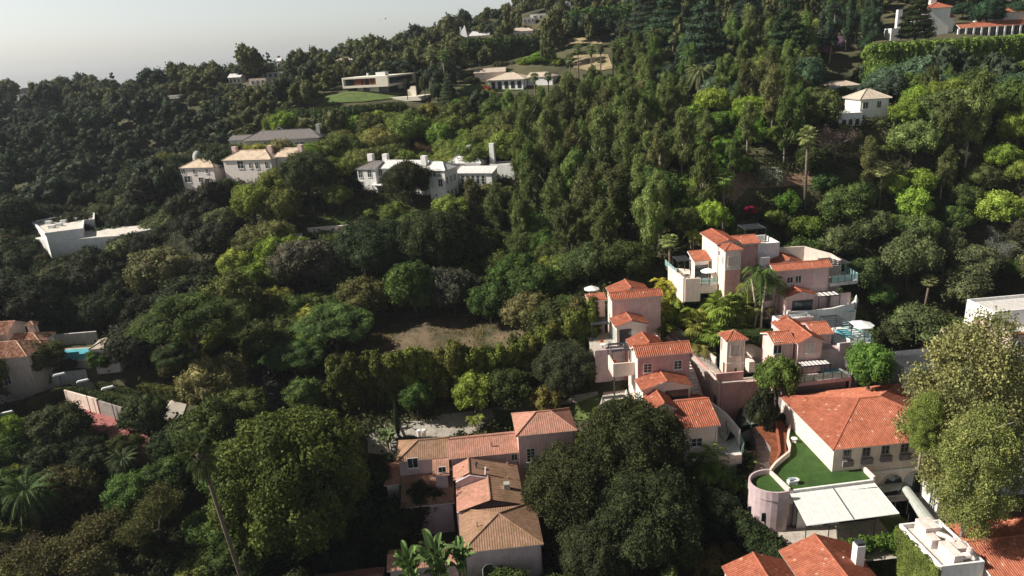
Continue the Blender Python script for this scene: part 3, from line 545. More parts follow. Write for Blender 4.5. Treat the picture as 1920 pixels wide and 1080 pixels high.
def palm_mesh(name, kind, seed):
    g = random.Random(seed); F = MB()
    if kind == 'fan':
        for i in range(34): el = 1.25-2.2*(i/34)+g.uniform(-.15, .15); fan(F, (0, 0, 0), i*2.4, el, 1.0+g.uniform(-.1, .2), .95)
    elif kind == 'date':
        for i in range(64): q = i/64; frond(F, (0, 0, 0), i*2.4, 3.6+g.uniform(-.3, .3), 1.25-1.25*q, .75+.35*q, .42, 16)
    elif kind == 'king':
        for i in range(13): q = i/13; frond(F, (0, 0, 0), i*2.4+g.uniform(-.2, .2), 2.5+g.uniform(-.3, .3), 1.1-.9*q, 1.0, .62, 12)
    elif kind == 'areca':
        for c in range(7):
            ox, oy, oz = g.uniform(-1, 1), g.uniform(-1, 1), g.uniform(-1.2, .6)
            for i in range(8): frond(F, (ox, oy, oz), i*.785+g.uniform(-.3, .3), 1.9, g.uniform(.7, 1.5), 1.1, .42, 9)
    elif kind == 'banana':
        for c in range(6):
            ox, oy, oz = g.uniform(-1.2, 1.2), g.uniform(-1.2, 1.2), g.uniform(-.9, .5)
            for i in range(6):
                a = i*1.05+g.uniform(-.3, .3); el = g.uniform(.6, 1.3); L = g.uniform(1.5, 2.2); d = np.array([math.cos(a)*math.cos(el), math.sin(a)*math.cos(el), math.sin(el)]); s = np.array([-math.sin(a), math.cos(a), 0]); o = np.array([ox, oy, oz]); p0 = o+d*.35
                vs = []
                for j in range(6): t = j/5; w_ = .33*math.sin(math.pi*min(1, t*.92+.06))**.6; c0 = p0+d*L*t-np.array([math.cos(a)*-.2, math.sin(a)*-.2, .45])*L*t*t*.8; vs += [c0+s*w_+np.array([0, 0, .12*w_/.33]), c0, c0-s*w_+np.array([0, 0, .12*w_/.33])]
                F.add(vs, [(3*j+k, 3*j+k+1, 3*j+k+4, 3*j+k+3) for j in range(5) for k in (0, 1)]); F.tube([o-(0, 0, 1), p0], .06, 4)
    me = bpy.data.meshes.new(name); me.from_pydata(F.v, [], F.f); me.materials.append(FOL); me.update(); return me
def palm_species(key, name, word, kind, R, H, tr, skirt=False, nv=2, multi=0, bark=PALMBARK, bend=.3):
    vs = []
    for s in range(nv):
        g = random.Random(s+len(SP)); me = palm_mesh(key+'_fronds', kind, s+3); me.transform(Matrix.Translation((0, 0, H))); segs = []
        if multi:
            for j in range(multi): a = j*2.1; segs.append(([(.5*math.cos(a), .5*math.sin(a), -2), (.3*math.cos(a+1), .4*math.sin(a), H*.5), (.9*math.cos(a), .9*math.sin(a), H-.2)], [tr, tr*.8, tr*.7]))
        else: segs.append(([(g.uniform(-bend, bend), g.uniform(-bend, bend), -2.5), (.1, -.1, H*.5), (0, 0, H)], [tr*1.25, tr, tr*.8]))
        parts = [('trunk', limb_mesh(key+'_trunk', segs, bark, 8), False)]
        if skirt: parts.append(('dead_frond_skirt', limb_mesh(key+'_skirt', [([(0, 0, H+.1), (0, 0, H-.9), (0, 0, H-2.2)], [.5, .62, .25])], PALMBARK, 9), False))
        parts.append(('fronds', me, True)); vs.append(parts)
    species(key, name, 'palm tree', word, R, H, R*.8, vs)
palm_species('fan', 'fan_palm', 'fan palm', 'fan', 1.9, 12, .22, True)
palm_species('fanshort', 'fan_palm', 'short fan palm', 'fan', 1.9, 4.2, .25)
palm_species('date', 'date_palm', 'date palm with a wide crown', 'date', 3.7, 6.5, .42)
palm_species('king', 'feather_palm', 'feather palm', 'king', 2.4, 6.0, .13, bark=PALEBARK, multi=2)
palm_species('areca', 'clumping_palm', 'bushy clumping palm', 'areca', 2.3, 3.0, .07, multi=4)
palm_species('banana', 'banana_plant', 'broad leafed banana plant', 'banana', 2.2, 2.2, .09, multi=4)
for k in ('areca',): SP[k]['zc'] = 3.2
PLACED = []            # (x, y, R world, u, v, depth, r_px, key, root)
CROWN_OBJS = []
def inst(key, x, y, s, col, label=None, group=None, rot=None, sz=1.0, lean=None, seed=0, z=None):
    sp = SP[key]; g = random.Random(hash((round(x, 2), round(y, 2)))+seed); vr = sp['var'][g.randrange(len(sp['var']))]; r = bpy.data.objects.new(sp['name'], None); COL.objects.link(r); r.empty_display_size = .3
    zz = T1(x, y) if z is None else z; r.location = (x, y, zz); r.rotation_euler = (lean[0] if lean else 0, lean[1] if lean else 0, g.uniform(0, 6.28) if rot is None else rot); r.scale = (s, s, s*sz); r['category'] = sp['cat']
    if label: r['label'] = label
    if group: r['group'] = group
    for nm, me, fol in vr:
        o = bpy.data.objects.new(nm, me); COL.objects.link(o); o.parent = r
        if fol: j = [g.uniform(.88, 1.14) for _ in range(2)]; o.color = (col[0]*j[0], col[1]*j[1], col[2]*j[0], 1)
    top = np.array([x, y, zz+sp['zc']*s*sz]); u, v, d = proj(top); PLACED.append(dict(x=x, y=y, R=sp['R']*s, u=u, v=v, d=d, r=sp['R']*s*FPX/d, key=key, o=r, col=col)); return r
def plant_base(key, u, vb, hpx, col, label, group=None, **k):
    h = ground_hit(u, vb); d = proj(h)[2]; sp = SP[key]; s = hpx*d/FPX/(sp['zc']+sp['hh'])/.97; return inst(key, h[0], h[1], s, col, label, group, **k)
def plant(key, u, v, rpx, col, label=None, group=None, sz=1.0, d=None, **k):
    """ crown centre at photo pixel (u, v), half width rpx: walk the sight line until the tree stands on the ground """
    sp = SP[key]; r = ray(u, v); best = None
    ts = [d] if d else 45*(900/45)**np.linspace(0, 1, 220)
    P = CO+np.array(ts)[:, None]*r; g = TH(P[:, 0], P[:, 1]); s = rpx*np.array(ts)/FPX/sp['R']; f = P[:, 2]-g-sp['zc']*s*sz
    i = int(np.argmax(f < 0)) if (f < 0).any() else len(ts)-1
    if d:
        if key != 'fan' and sz == 1.0: sz = max(.6, min(2.2 if key != 'plane' else 1.25, (P[0, 2]-T1(P[0, 0], P[0, 1]))/(sp['zc']*s[0])))
        return inst(key, P[0, 0], P[0, 1], s[0], col, label, group, sz=sz, z=P[0, 2]-sp['zc']*s[0]*sz, **k)
    return inst(key, P[i, 0], P[i, 1], s[i], col, label, group, sz=sz, **k)
# ------------------------------------------------------------------ ground, roads, lawns
def terrain():
    na, nr = 420, 400; an = np.radians(np.linspace(-80, 80, na)); rr = 16*(5200/16)**np.linspace(0, 1, nr)
    A, R_ = np.meshgrid(an, rr); X = R_*np.sin(A); Y = R_*np.cos(A); Z = TH(X, Y); V = np.stack([X, Y, Z], -1).reshape(-1, 3)
    i = np.arange(nr-1)[:, None]*na+np.arange(na-1)[None]; F = np.stack([i, i+1, i+na+1, i+na], -1).reshape(-1, 4)
    m = mat('hill_ground', (0.075, 0.07, 0.035), 0.97, 0.3, 0.12, 1.0, 1.2, col2=(0.03, 0.035, 0.017))
    me = np_mesh('ground', V, F, m); o = bpy.data.objects.new('ground', me); COL.objects.link(o); setp(o, kind='structure')
terrain()
def drape_w(name, poly, off, m, kind='structure', step=1.5, flatz=None, **k):
    P = [Vector((float(p[0]), float(p[1]))) for p in poly]; D = []
    for i in range(len(P)):
        a, b = P[i], P[(i+1) % len(P)]; n = max(1, int((b-a).length/step)); D += [a+(b-a)*j/n for j in range(n)]
    xs = [p.x for p in D]; ys = [p.y for p in D]; pts = list(D); n0 = len(D)
    def inside(x, y):
        c = False; j = n0-1
        for i in range(n0):
            if (D[i].y > y) != (D[j].y > y) and x < (D[j].x-D[i].x)*(y-D[i].y)/(D[j].y-D[i].y)+D[i].x: c = not c
            j = i
        return c
    for gx in np.arange(min(xs), max(xs), step):
        for gy in np.arange(min(ys), max(ys), step):
            if inside(gx+.01, gy+.01): pts.append(Vector((gx+.01, gy+.01)))
    vo, _, fo, *_ = delaunay_2d_cdt(pts, [(i, (i+1) % n0) for i in range(n0)], [], 1, 1e-4)
    z = TH([v.x for v in vo], [v.y for v in vo])+off if flatz is None else np.full(len(vo), flatz)
    me = bpy.data.meshes.new(name); me.from_pydata([(v.x, v.y, float(q)) for v, q in zip(vo, z)], [], [tuple(f) for f in fo]); me.materials.append(m); me.update()
    o = bpy.data.objects.new(name, me); COL.objects.link(o); setp(o, kind=kind, **k); return o
def gp(pl): return [q[:2] for q in (ground_hit(u, v) for u, v in pl) if q is not None]
def strip(pl, w0):                                     # centre line in world -> polygon
    P = [np.array(p, float) for p in pl]; L = []; R = []
    for i, p in enumerate(P):
        t = P[min(i+1, len(P)-1)]-P[max(0, i-1)]; t /= np.linalg.norm(t); n = np.array([-t[1], t[0]])*w0/2; L.append(p+n); R.append(p-n)
    return L+R[::-1]
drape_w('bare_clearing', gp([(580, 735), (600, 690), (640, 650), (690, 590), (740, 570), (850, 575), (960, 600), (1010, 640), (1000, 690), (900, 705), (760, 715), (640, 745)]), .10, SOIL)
drape_w('grass_patch', gp([(745, 690), (800, 668), (850, 675), (830, 695), (760, 712)]), .16, LAWN)
drape_w('dry_grass_patch', gp([(640, 715), (610, 690), (640, 670), (700, 675), (720, 700)]), .16, mat('dry_grass', (0.26, 0.20, 0.10), .97, .2, .5, .8, 8, col2=(.12, .12, .045)))
rd = gp([(425, 640), (446, 670), (482, 715), (520, 760), (560, 830), (600, 900)])
drape_w('canyon_road', strip(rd, 6.5), .14, ASPH)
kb = strip([np.array(p)+np.array([3.6, 0.8]) for p in rd], .35); drape_w('road_kerb', kb, .32, CONC)
drape_w('driveway', gp([(690, 812), (705, 800), (830, 778), (960, 758), (1030, 745), (1120, 735), (1125, 750), (1030, 762), (958, 775), (915, 800), (880, 815), (740, 850), (690, 850)]), .12, DRIVE)
drape_w('driveway_lawn', gp([(922, 768), (1125, 740), (1128, 775), (1010, 790), (955, 800), (932, 798)]), .2, LAWN)
drape_w('modern_house_lawn', gp([(585, 192), (640, 175), (660, 172), (720, 174), (760, 176), (735, 186), (680, 192), (620, 197)]), .25, LAWN)
drape_w('far_lawn', gp([(500, 196), (530, 190), (590, 188), (600, 194), (560, 199)]), .25, LAWN)
drape_w('ranch_lawn', gp([(855, 165), (880, 158), (960, 160), (990, 168), (930, 172), (870, 176)]), .25, LAWN)
drape_w('terrace_lawn', gp([(575, 425), (590, 408), (625, 398), (660, 395), (662, 410), (640, 425)]), .2, LAWN)
drape_w('dry_slope', gp([(1070, 105), (1140, 103), (1150, 130), (1110, 136), (1075, 128)]), .3, DRYG)
drape_w('dry_slope', gp([(1060, 70), (1120, 68), (1130, 84), (1070, 86)]), .3, DRYG)
drape_w('hill_path', gp([(1380, 330), (1440, 322), (1560, 330), (1560, 345), (1450, 352), (1385, 350)]), .15, mat('path_soil', (0.25, 0.16, 0.10), .97, .2, .4, .5, 4))
drape_w('hill_soil', gp([(1330, 350), (1380, 310), (1420, 330), (1370, 385)]), .15, MATS['path_soil'])
# pool garden at the left edge
drape_w('lower_drive', gp([(0, 742), (60, 726), (130, 712), (200, 722), (330, 738), (350, 760), (340, 790), (300, 800), (285, 770), (260, 748), (190, 735), (120, 722), (60, 738), (0, 760)]), .15, DRIVE)
drape_w('garden_lawn', gp([(0, 735), (0, 712), (80, 705), (160, 712), (120, 718), (55, 728)]), .12, LAWN)
# swimming pool
def pool_garden():
    z = 11.0; pp = [atz(u, v, z) for u, v in ((108, 657), (172, 653), (182, 657), (160, 674), (112, 674))]
    c = np.mean(pp, axis=0); m = MB(); fr = FR((0, 0, 0), 0)
    q = [(c[:2]+(p[:2]-c[:2])*1.0) for p in pp]; big = [(c[:2]+(p[:2]-c[:2])*1.28) for p in pp]
    T = Thing('swimming_pool', 'turquoise swimming pool with pale deck behind the tan tiled house', 'pool', fr, (c[0], c[1], z))
    MB().prism([tuple(p) for p in big], z-6, z+.02).build('deck', CONC, T); MB().prism([tuple(p) for p in q], z, z+.06).build('pool_water', WATER, T)
pool_garden()
def garden_wall(name, label, cat, pxs, z0, z1, th, m, cap=None):
    P = [atz(u, v, z) for (u, v), z in zip(pxs, z1 if isinstance(z1, list) else [z1]*len(pxs))]; mb = MB().wall(P, th, z0, z1); o = mb.build(name, m); setp(o, label, cat); return o
garden_wall('garden_wall', 'long low garden wall with pale coping behind the swimming pool', 'wall', [(22, 634), (60, 630), (120, 626), (180, 621)], 8, 12.8, .4, OFFW)
garden_wall('garden_wall', 'short pale wall in front of the swimming pool', 'wall', [(95, 700), (160, 693)], 5, 10.2, .3, OFFW)
# ------------------------------------------------------------------ tennis court
def court():
    z = 6.9; pts = [(10, 800), (60, 775), (90, 765), (110, 745), (150, 740), (200, 770), (228, 795), (300, 830), (200, 850), (80, 850)]
    P = [atz(u, v, z)[:2] for u, v in pts]; o = MB().prism([tuple(p) for p in P], z-3, z).build('court', [REDCT]); setp(o, 'red and green tennis court sunk between hedges at left', 'court'); o.name = 'tennis_court'
    G = [atz(u, v, z)[:2] for u, v in ((30, 800), (64, 781), (78, 796), (90, 850), (40, 850))]
    g = MB().prism([tuple(p) for p in G], z+.004, z+.02).build('green_playing_area', GRNCT); g.parent = o
    ln = [atz(u, v, z)[:2] for u, v in ((28, 799), (62, 780.5), (77, 796), (88, 850))]; l = MB().wall(ln, .12, z+.024, z+.03).build('white_line', PLAST); l.parent = o
court()
garden_wall('court_wall', 'sunlit cream practice wall of the tennis court', 'wall', [(120, 731), (181, 748)], 6.6, 9.6, .3, CREAM)
garden_wall('court_wall', 'practice wall right of the cream court wall, tree shade painted grey', 'wall', [(182, 750), (228, 764)], 6.6, 9.3, .3, mat('shade_and_trim_grey', (.30, .27, .25), .9))  # same cream wall; the tree's shade on it is put in as grey
def lamp_post(u, v, zb, h, label):
    p = atz(u, v, zb+h); fr = FR((p[0], p[1], zb), 0.5); T = Thing('court_lamp', label, 'lamp post', fr, (0, 0, 0), 'lamp posts round the tennis court')
    MB().tube([(0, 0, -2), (0, 0, h)], .06).build('pole', METAL, T); MB().box(-.08, .9, -.05, .05, h, h+.1).build('arm', METAL, T); MB().add([(-.9, -.28, h+.1), (1.0, -.28, h+.1), (1.0, .28, h+.1), (-.9, .28, h+.1), (-.7, -.2, h+.35), (.8, -.2, h+.35), (.8, .2, h+.35), (-.7, .2, h+.35)], [(0, 3, 2, 1), (4, 5, 6, 7), (0, 1, 5, 4), (1, 2, 6, 5), (2, 3, 7, 6), (3, 0, 4, 7)]).build('lamp_head', PLAST, T)
for u, v, zb, h, l in ((111, 704, 8, 4.5, 'tall white headed lamp post nearest the swimming pool'), (155, 716, 7.2, 5.5, 'white headed lamp post above the cream court wall'), (202, 729, 7, 5.5, 'lamp post above the grey court wall'), (12, 776, 7, 4, 'lamp post left of the tennis court beside the hedge')): lamp_post(u, v, zb, h, l)
# ------------------------------------------------------------------ hedges
def hedge(label, pts, w_, h, col, fr=None, z=None, leaf=.15, dens=55, name='hedge', group=None, zb=1.5, rough=.12):
    P = [np.array(p, float)[:2] for p in pts]; rng = np.random.default_rng(len(label)*7+3); core = MB(); Z = [T1(*p) if z is None else z for p in P]
    core.wall([tuple(p) for p in P], w_*.86, [q-zb for q in Z], [q+h*.95 for q in Z]); PP = []; NN = []
    for i in range(len(P)-1):
        a, b = P[i], P[i+1]; L = np.linalg.norm(b-a); t = (b-a)/L; nn = np.array([-t[1], t[0]]); n = int(L*(2*h+w_)*dens)
        s = rng.uniform(0, 1, n); k = rng.uniform(0, 2*h+w_, n); side = np.where(k < h, -1, np.where(k < 2*h, 1, 0)); zz = np.where(side == -1, k, np.where(side == 1, k-h, h)); off = np.where(side == 0, k-2*h-w_/2, side*w_/2)
        bmp = 1+rough*np.sin(s*L*1.9+i)+rough*.7*np.sin(s*L*4.3); off = off*np.where(side == 0, 1, bmp); zz = zz*np.where(side == 0, 1+rough*.35*np.sin(s*L*2.6+2), 1)
        q = a+(b-a)*s[:, None]+nn*off[:, None]; zt = Z[i]+(Z[i+1]-Z[i])*s+zz; PP.append(np.column_stack([q, zt])); nv = np.where(side == 0, 0, side)[:, None]*nn; NN.append(np.column_stack([nv, (side == 0)*1.0+.15])+rng.normal(size=(n, 3))*.5)
    V, F = leaves(np.vstack(PP), np.vstack(NN), leaf, rng); o = core.build(name, FOL); b = len(core.v); me0 = o.data
    V2 = np.vstack([np.array(core.v), V]); faces = [tuple(f) for f in core.f]+[tuple(int(x)+b for x in f) for f in F]; me = bpy.data.meshes.new(name); me.from_pydata(V2.tolist(), [], faces); me.materials.append(FOL); me.update(); o.data = me
    if fr is not None: o.location = tuple(fr.b); o.rotation_euler = (0, 0, fr.az); o.scale = (fr.k,)*3
    o.color = (*col, 1); setp(o, label, 'hedge', group); return o
def lobehedge(label, pts, w_, h, col, z=None, size=.3, n=14, name='hedge', seed=1, r0_=1.6, group=None):
    P = [np.array(p, float)[:2] for p in pts]; g = random.Random(seed); L = []
    for a, b in zip(P[:-1], P[1:]):
        k = max(1, int(np.linalg.norm(b-a)/(r0_*1.0)))
        for i in range(k+1):
            q = a+(b-a)*i/k; zz = T1(*q) if z is None else z; m = max(1, int(h/(r0_*1.1)))
            for j in range(m):
                for c in ((-1, 1) if w_ > r0_*2 else (0,)): r = r0_*g.uniform(.8, 1.25); L.append((q[0]+g.uniform(-.4, .4)*r0_, q[1]+c*(w_/2-r*.6)+g.uniform(-.3, .3)*r0_, zz+h*(j+.5)/m+g.uniform(-.2, .2)*r0_+(h/m*.5-r*.7 if j == m-1 else 0), r, r, r*1.05))
    c0 = np.mean(P, axis=0); A = np.array(L); A[:, 0] -= c0[0]; A[:, 1] -= c0[1]
    me = crown(name, A, int(n*len(A)*r0_*r0_/(size*size)), size, seed, core=.86, shell=(.88, 1.1), rnd=.6); o = bpy.data.objects.new(name, me); COL.objects.link(o); o.location = (c0[0], c0[1], 0); o.color = (*col, 1); setp(o, label, 'hedge', group); return o
HG = (.045, .065, .018); HD = (.02, .035, .014)
def gpz(pl, z): return [atz(u, v, z)[:2] for u, v in pl]
hedge('long clipped hedge bending round the back of the tennis court', gpz([(24, 758), (75, 740), (122, 723), (180, 735), (230, 752), (250, 758)], 9.3), 1.2, 2.4, HG, z=6.9, dens=70)
hedge('short clipped hedge at the left edge before the tennis court', gpz([(-20, 768), (14, 758)], 9.0), 1.2, 2.2, HD, z=6.9, dens=70)
hedge('bright clipped hedge between the road and the court driveway', gpz([(262, 722), (300, 726), (345, 732)], 9.0), 1.3, 2.0, (.075, .085, .02), z=7.2, dens=70)
hedge('low hedge along the drive above the court lamps', gpz([(180, 714), (225, 724), (262, 735)], 8.6), .8, .9, HG, z=7.6, dens=70)
# ------------------------------------------------------------------ THE PINK VILLA COMPLEX (frame CF)
def W(T, side, c, u, v, wd, h, **k):
    a, z = CF.ony(u, v, c) if side == 'F' else CF.onx(u, v, c); return win(T, side, c, a, z-h/2, wd, h, **k)
# 1 front two storey pink house
T = Thing('pink_villa', 'saturated pink two storey house with balcony, left of the stair passage', 'house', CF, (25.1, 92, 7))
wing(T, 25.1, 33.8, 95.3, 99.0, 6.5, 15.8, 1.15, 'x', PINK)
MB().box(25.41, 25.46, 95.66, 98.6, 6.5, 15.68).build('sunlit_gable_sheet', CREAM, T)  # sun on the left face painted as a cream sheet
wing(T, 25.3, 30.6, 98.2, 102.6, 6.5, 15.7, 1.1, 'y', CREAM, TILE)
wing(T, 24.9, 32.7, 91.7, 95.62, 7, 12.1, 1.15, 'y', CREAM)
W(T, 'F', 95.65, 1214.5, 690, 1.15, 1.35, cols=2, rows=3); W(T, 'F', 95.65, 1271, 684, 1.15, 1.35, cols=2, rows=3)
MB().box(28.6, 32.2, 91.98, 92.03, 7, 11.6).build('porch_shade_panel', GLASS, T)  # dark sheet stands for the shade inside the porch
win(T, 'L', 25.25, 93.6, 7.4, 2.4, 3.2, cols=2, rows=1, sill=False, name='sliding_door', glass=AQUA)
win(T, 'L', 25.4, 97.4, 12.6, .5, 1.6, cols=1, rows=1)
b = MB(); b.box(22.0, 25.4, 97.1, 97.32, 12.2, 14.3); b.box(22.0, 22.22, 97.33, 100.6, 12.2, 14.3); b.box(22.0, 25.4, 97.33, 100.6, 12.0, 12.5); b.build('balcony', CREAM, T); MB().tube([(22.2, 97.3, 6.5), (22.2, 97.3, 12)], .12).build('balcony_post', METAL, T)
pergola(T, 22.3, 25.2, 99.2, 102.2, 12.5, 15.4, 3, 'x')
for x, y, z in ((26.5, 96.1, 16.6), (29.5, 96.3, 16.75), (32, 96.2, 16.7)): pass
# 2 connected low houses
T = Thing('tiled_low_villa', 'low house with overlapping steep terracotta roofs in front of the saturated pink house', 'house', CF, (27, 86, 4))
wing(T, 25.3, 29.0, 87.6, 93.9, 5, 10.9, 1.1, 'y', CREAM)
wing(T, 28.7, 34.6, 85.4, 95.2, 3, 8.9, 1.75, 'x', CREAM, over=.35)
wing(T, 26.4, 31.1, 87.15, 90.6, 4, 9.05, .95, 'y', PALEPINK)
wing(T, 21.9, 26.0, 90.4, 93.2, 5, 8.4, .75, 'f', CREAM)
W(T, 'F', 85.75, 1306, 829, 1.5, 1.2, cols=2, rows=2); W(T, 'F', 87.5, 1277, 817, .9, 1.2, cols=2, rows=2, sh=TRIM)
tr = Thing('villa_terrace', 'white curved terrace wall and paved deck beside the low tiled house', 'terrace', CF, (34, 86, 4))
MB().prism([(29.0, 83.6), (37.2, 83.9), (38.0, 87), (37.8, 92), (36.5, 96), (34.2, 96), (34.2, 86), (29, 86)], -2, 4.6).build('deck', OFFW, tr)
MB().wall([(35.0, 98.2), (36.5, 96), (37.9, 92), (38.3, 87.6)], .3, -2, [7.6, 7.4, 7.0, 6.6]).build('parapet', WHITE, tr)
MB().wall([(38.3, 87.5), (38.0, 85.2), (37.0, 83.7)], .05, 4.7, 6.0).build('glass_panel', AQUA, tr); MB().box(28.8, 37, 83.5, 83.75, 4.6, 5.1).build('kerb', CREAM, tr)
# garden terrace of the front house
T = Thing('garden_terrace', 'paved garden terrace with pergola left of the saturated pink house', 'terrace', CF, (20, 92, 5))
MB().prism([(19.6, 91.6), (25.2, 91.6), (25.2, 102), (21.5, 102), (20.0, 98)], 1, 7.2).build('deck', CONC, T)
pergola(T, 19.9, 23.4, 92.2, 95.6, 7.2, 9.6, 3, 'x'); MB().box(18.2, 22.0, 90.6, 90.9, 1, 7.6).build('wall', PALEPINK, T)
o = hedge('low dark hedge edging the paved garden terrace', [(19.6, 91.2), (25.2, 91.4)], .7, .9, HD, fr=CF, z=7.3)
hedge('narrow yellow green hedge standing beside the terrace pergola', [(19.0, 91.5), (18.6, 95.5)], .6, 1.8, (.13, .14, .02), fr=CF, z=6.3)
umbrella(24.0, 97.0, 7.2, 'closed white umbrella on the garden terrace below the balcony', closed=True, h=2.6)
lounger(24.3, 95.6, 7.2, 'blue lounger below the balcony of the saturated pink house', .3); chair(23.0, 100.4, 12.5, 'orange cushioned chair on the corner balcony', m=ORANGE); chair(21.6, 93.6, 7.2, 'orange cushioned chair under the garden pergola', m=ORANGE)
# 3 stairs, arched wall and terrace wall
T = Thing('arched_garden_wall', 'tall pink retaining wall with arched openings below the square tower', 'wall', CF, (38.8, 96.8, 3))
MB().wall([(38.8, 102.2), (38.8, 99.4)], .35, 1, 9.4).build('wall', PALEPINK, T); MB().wall([(38.8, 97.6), (38.8, 96.95)], .35, 1, 9.4).build('wall', PALEPINK, T)
q = MB(); q.box(38.63, 38.98, 97.602, 99.398, 6.8, 9.38); q.build('arch_lintel', CREAM, T)
q = MB(); 
for k in range(8):
    a0_, a1_ = math.pi*k/8, math.pi*(k+1)/8; q.prism([(38.66, 98.5-.9*math.cos(a0_)), (38.95, 98.5-.9*math.cos(a0_)), (38.95, 98.5-.9*math.cos(a1_)), (38.66, 98.5-.9*math.cos(a1_))], [5.9+.9*math.sin(a0_), 5.9+.9*math.sin(a0_), 5.9+.9*math.sin(a1_), 5.9+.9*math.sin(a1_)], 6.79)
q.build('arch', CREAM, T)
MB().box(38.98, 45.4, 96.62, 96.97, 0, 9.4).build('front_wall', PINK, T); MB().box(38.9, 43.4, 98.9, 99.15, 8.8, 10.1).build('inner_parapet', PINK, T); MB().box(39.0, 45.3, 97.0, 99.6, 8.2, 8.7).build('terrace_floor', CONC, T)
MB().box(45.1, 45.7, 96.3, 96.6, 2, 6.2).build('pier', CREAM, T)
T = Thing('garden_stairs', 'narrow shaded stairway climbing between the saturated pink house and the ramp wall', 'stairs', CF, (35, 96, 3))
q = MB()
for i in range(22): q.box(34.3, 36.2, 92.5+i*.5, 93.0+i*.5, 1, 3.6+i*.33)
q.build('steps', OFFW, T)
q = MB(); q.wall([(38.8, 102.3), (36.4, 108.5), (35.4, 111.5)], .3, 4, [9.5, 11.8, 12.8]); q.wall([(36.4, 96.0), (36.6, 103.0), (34.4, 110.0)], .3, 2, [6.0, 9.5, 12.6]); q.build('side_wall', PINK, T)
T = Thing('entrance_ramp', 'paved ramp curving up to the square tower door behind a cream wall', 'ramp', CF, (38, 102, 8))
MB().prism([(38.9, 99.7), (40.7, 99.7), (40.7, 104), (38.5, 108.5), (35.8, 112.5), (34.2, 110.6), (36.6, 106)], 3, [8.7, 8.7, 9.4, 10.8, 12.2, 12.1, 10.2]).build('paving', CONC, T)
MB().wall([(40.9, 104.2), (39.4, 108.2), (36.4, 112.8), (34.6, 113.8)], .3, 6, [10.4, 11.6, 13.4, 14]).build('parapet', CREAM, T); rail(T, [(38.3, 105.5), (40.4, 102.4)], [9.7, 9.1], 1.2, False)
# 4 square tower
T = Thing('square_tower', 'square cream tower with three arched windows and pyramid roof, right of the stairs', 'tower', CF, (40.7, 99.9, 8.6))
wing(T, 40.7, 44.3, 99.8, 103.3, 8.3, 15.1, 1.05, 'h', CREAM)
MB().box(41.0, 44.0, 100.05, 100.13, 11.0, 11.2).build('moulding', TRIM, T)
for dx in (-.72, 0, .72):
    win(T, 'F', 100.15, 42.55+dx, 12.4, .42, 1.7, 1, 1, trim=CREAM, glass=OFFW, name='arched_window')
win(T, 'L', 41.05, 101.0, 8.8, .8, 2.2, 1, 1, name='door', sill=False, glass=WOOD); win(T, 'L', 41.05, 102.3, 12.6, .25, 2.0, 1, 1, sill=False)
MB().box(42.5, 42.7, 99.98, 100.15, 9.6, 10.2).build('wall_lantern', METAL, T)
# balcony between the tower and the mid villa
T = Thing('bridge_balcony', 'glass fronted balcony on a post between the square tower and the leafy pergola', 'balcony', CF, (45, 99, 10))
MB().prism([(44.1, 98.6), (50, 98.0), (50, 104), (44.1, 104)], 10.0, 10.4).build('deck', OFFW, T); MB().prism([(44.0, 98.4), (44.9, 98.4), (44.9, 101), (44.0, 101)], 10.41, 11.9).build('corner_wall', CREAM, T); rail(T, [(44.95, 98.5), (50, 97.9)], 10.4)
MB().tube([(46, 99, 5), (46, 99, 10)], .1).build('post', CREAM, T); MB().box(44.2, 50, 103.0, 103.3, 4, 10).build('back_wall', PALEPINK, T)
MB().wall([(46.0, 104.5), (48.6, 100.5), (52.2, 99.9)], .3, 10.41, [12.9, 11.9, 11.9]).build('parapet', CREAM, T)
hedge('dense leafy canopy growing over the pergola right of the tower', [(43.5, 104.6), (50.5, 102.2)], 3.6, 1.3, (.035, .055, .015), fr=CF, z=13.4, zb=0.2, name='leafy_pergola')
# 5 mid villa
T = Thing('gabled_pink_villa', 'pale pink gabled house with shaded tile roofs, right of the square tower', 'house', CF, (46, 95, 5))
wing(T, 49.6, 54.1, 94.5, 103.6, 5, 16.0, 1.1, 'y', PALEPINK)
wing(T, 46.3, 49.9, 95.2, 100.2, 8, 15.9, 1.0, 'x', PALEPINK)
wing(T, 53.6, 57.0, 97.4, 102.6, 5, 15.9, 1.0, 'x', PALEPINK)
W(T, 'F', 94.85, 1519, 652, 1.1, 1.5, cols=2, rows=1, sh=None, glass=OFFW); W(T, 'F', 95.55, 1458, 652, 1.2, 1.8, cols=2, rows=1)
flat(T, 50.4, 56.4, 102.9, 104.9, 8, 16.7, WHITE, WHITE, .4)
pergola(T, 57.2, 60.2, 98.0, 102.6, 14.3, 16.7, 6, 'x'); MB().box(54.2, 58.9, 95.9, 99.6, 4, 14.0).build('side_block', LAV, T)
T = Thing('pool_terrace', 'white terrace with plunge pool and glass rail right of the gabled pink house', 'terrace', CF, (60, 98, 8))
MB().prism([(57.5, 96.0), (62.5, 96.4), (63.4, 101.4), (61.5, 103.4), (57.5, 103.4)], 13.4, 14.3).build('deck', WHITE, T); MB().box(59.6, 61.8, 98.9, 102, 14.304, 14.36).build('plunge_pool', WATER, T)
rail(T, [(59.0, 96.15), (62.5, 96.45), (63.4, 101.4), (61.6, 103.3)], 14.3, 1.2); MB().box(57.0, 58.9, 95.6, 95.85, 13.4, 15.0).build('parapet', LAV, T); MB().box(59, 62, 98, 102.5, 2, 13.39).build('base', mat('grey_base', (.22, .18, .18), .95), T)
umbrella(62.0, 98.6, 14.3, 'open white umbrella on the white plunge pool terrace', 1.9); lounger(60.8, 97.6, 14.3, 'left lounger under the open white umbrella', .5, m=CANVAS); lounger(61.9, 97.6, 14.3, 'right lounger at the glass rail under the umbrella', .5, m=CANVAS)
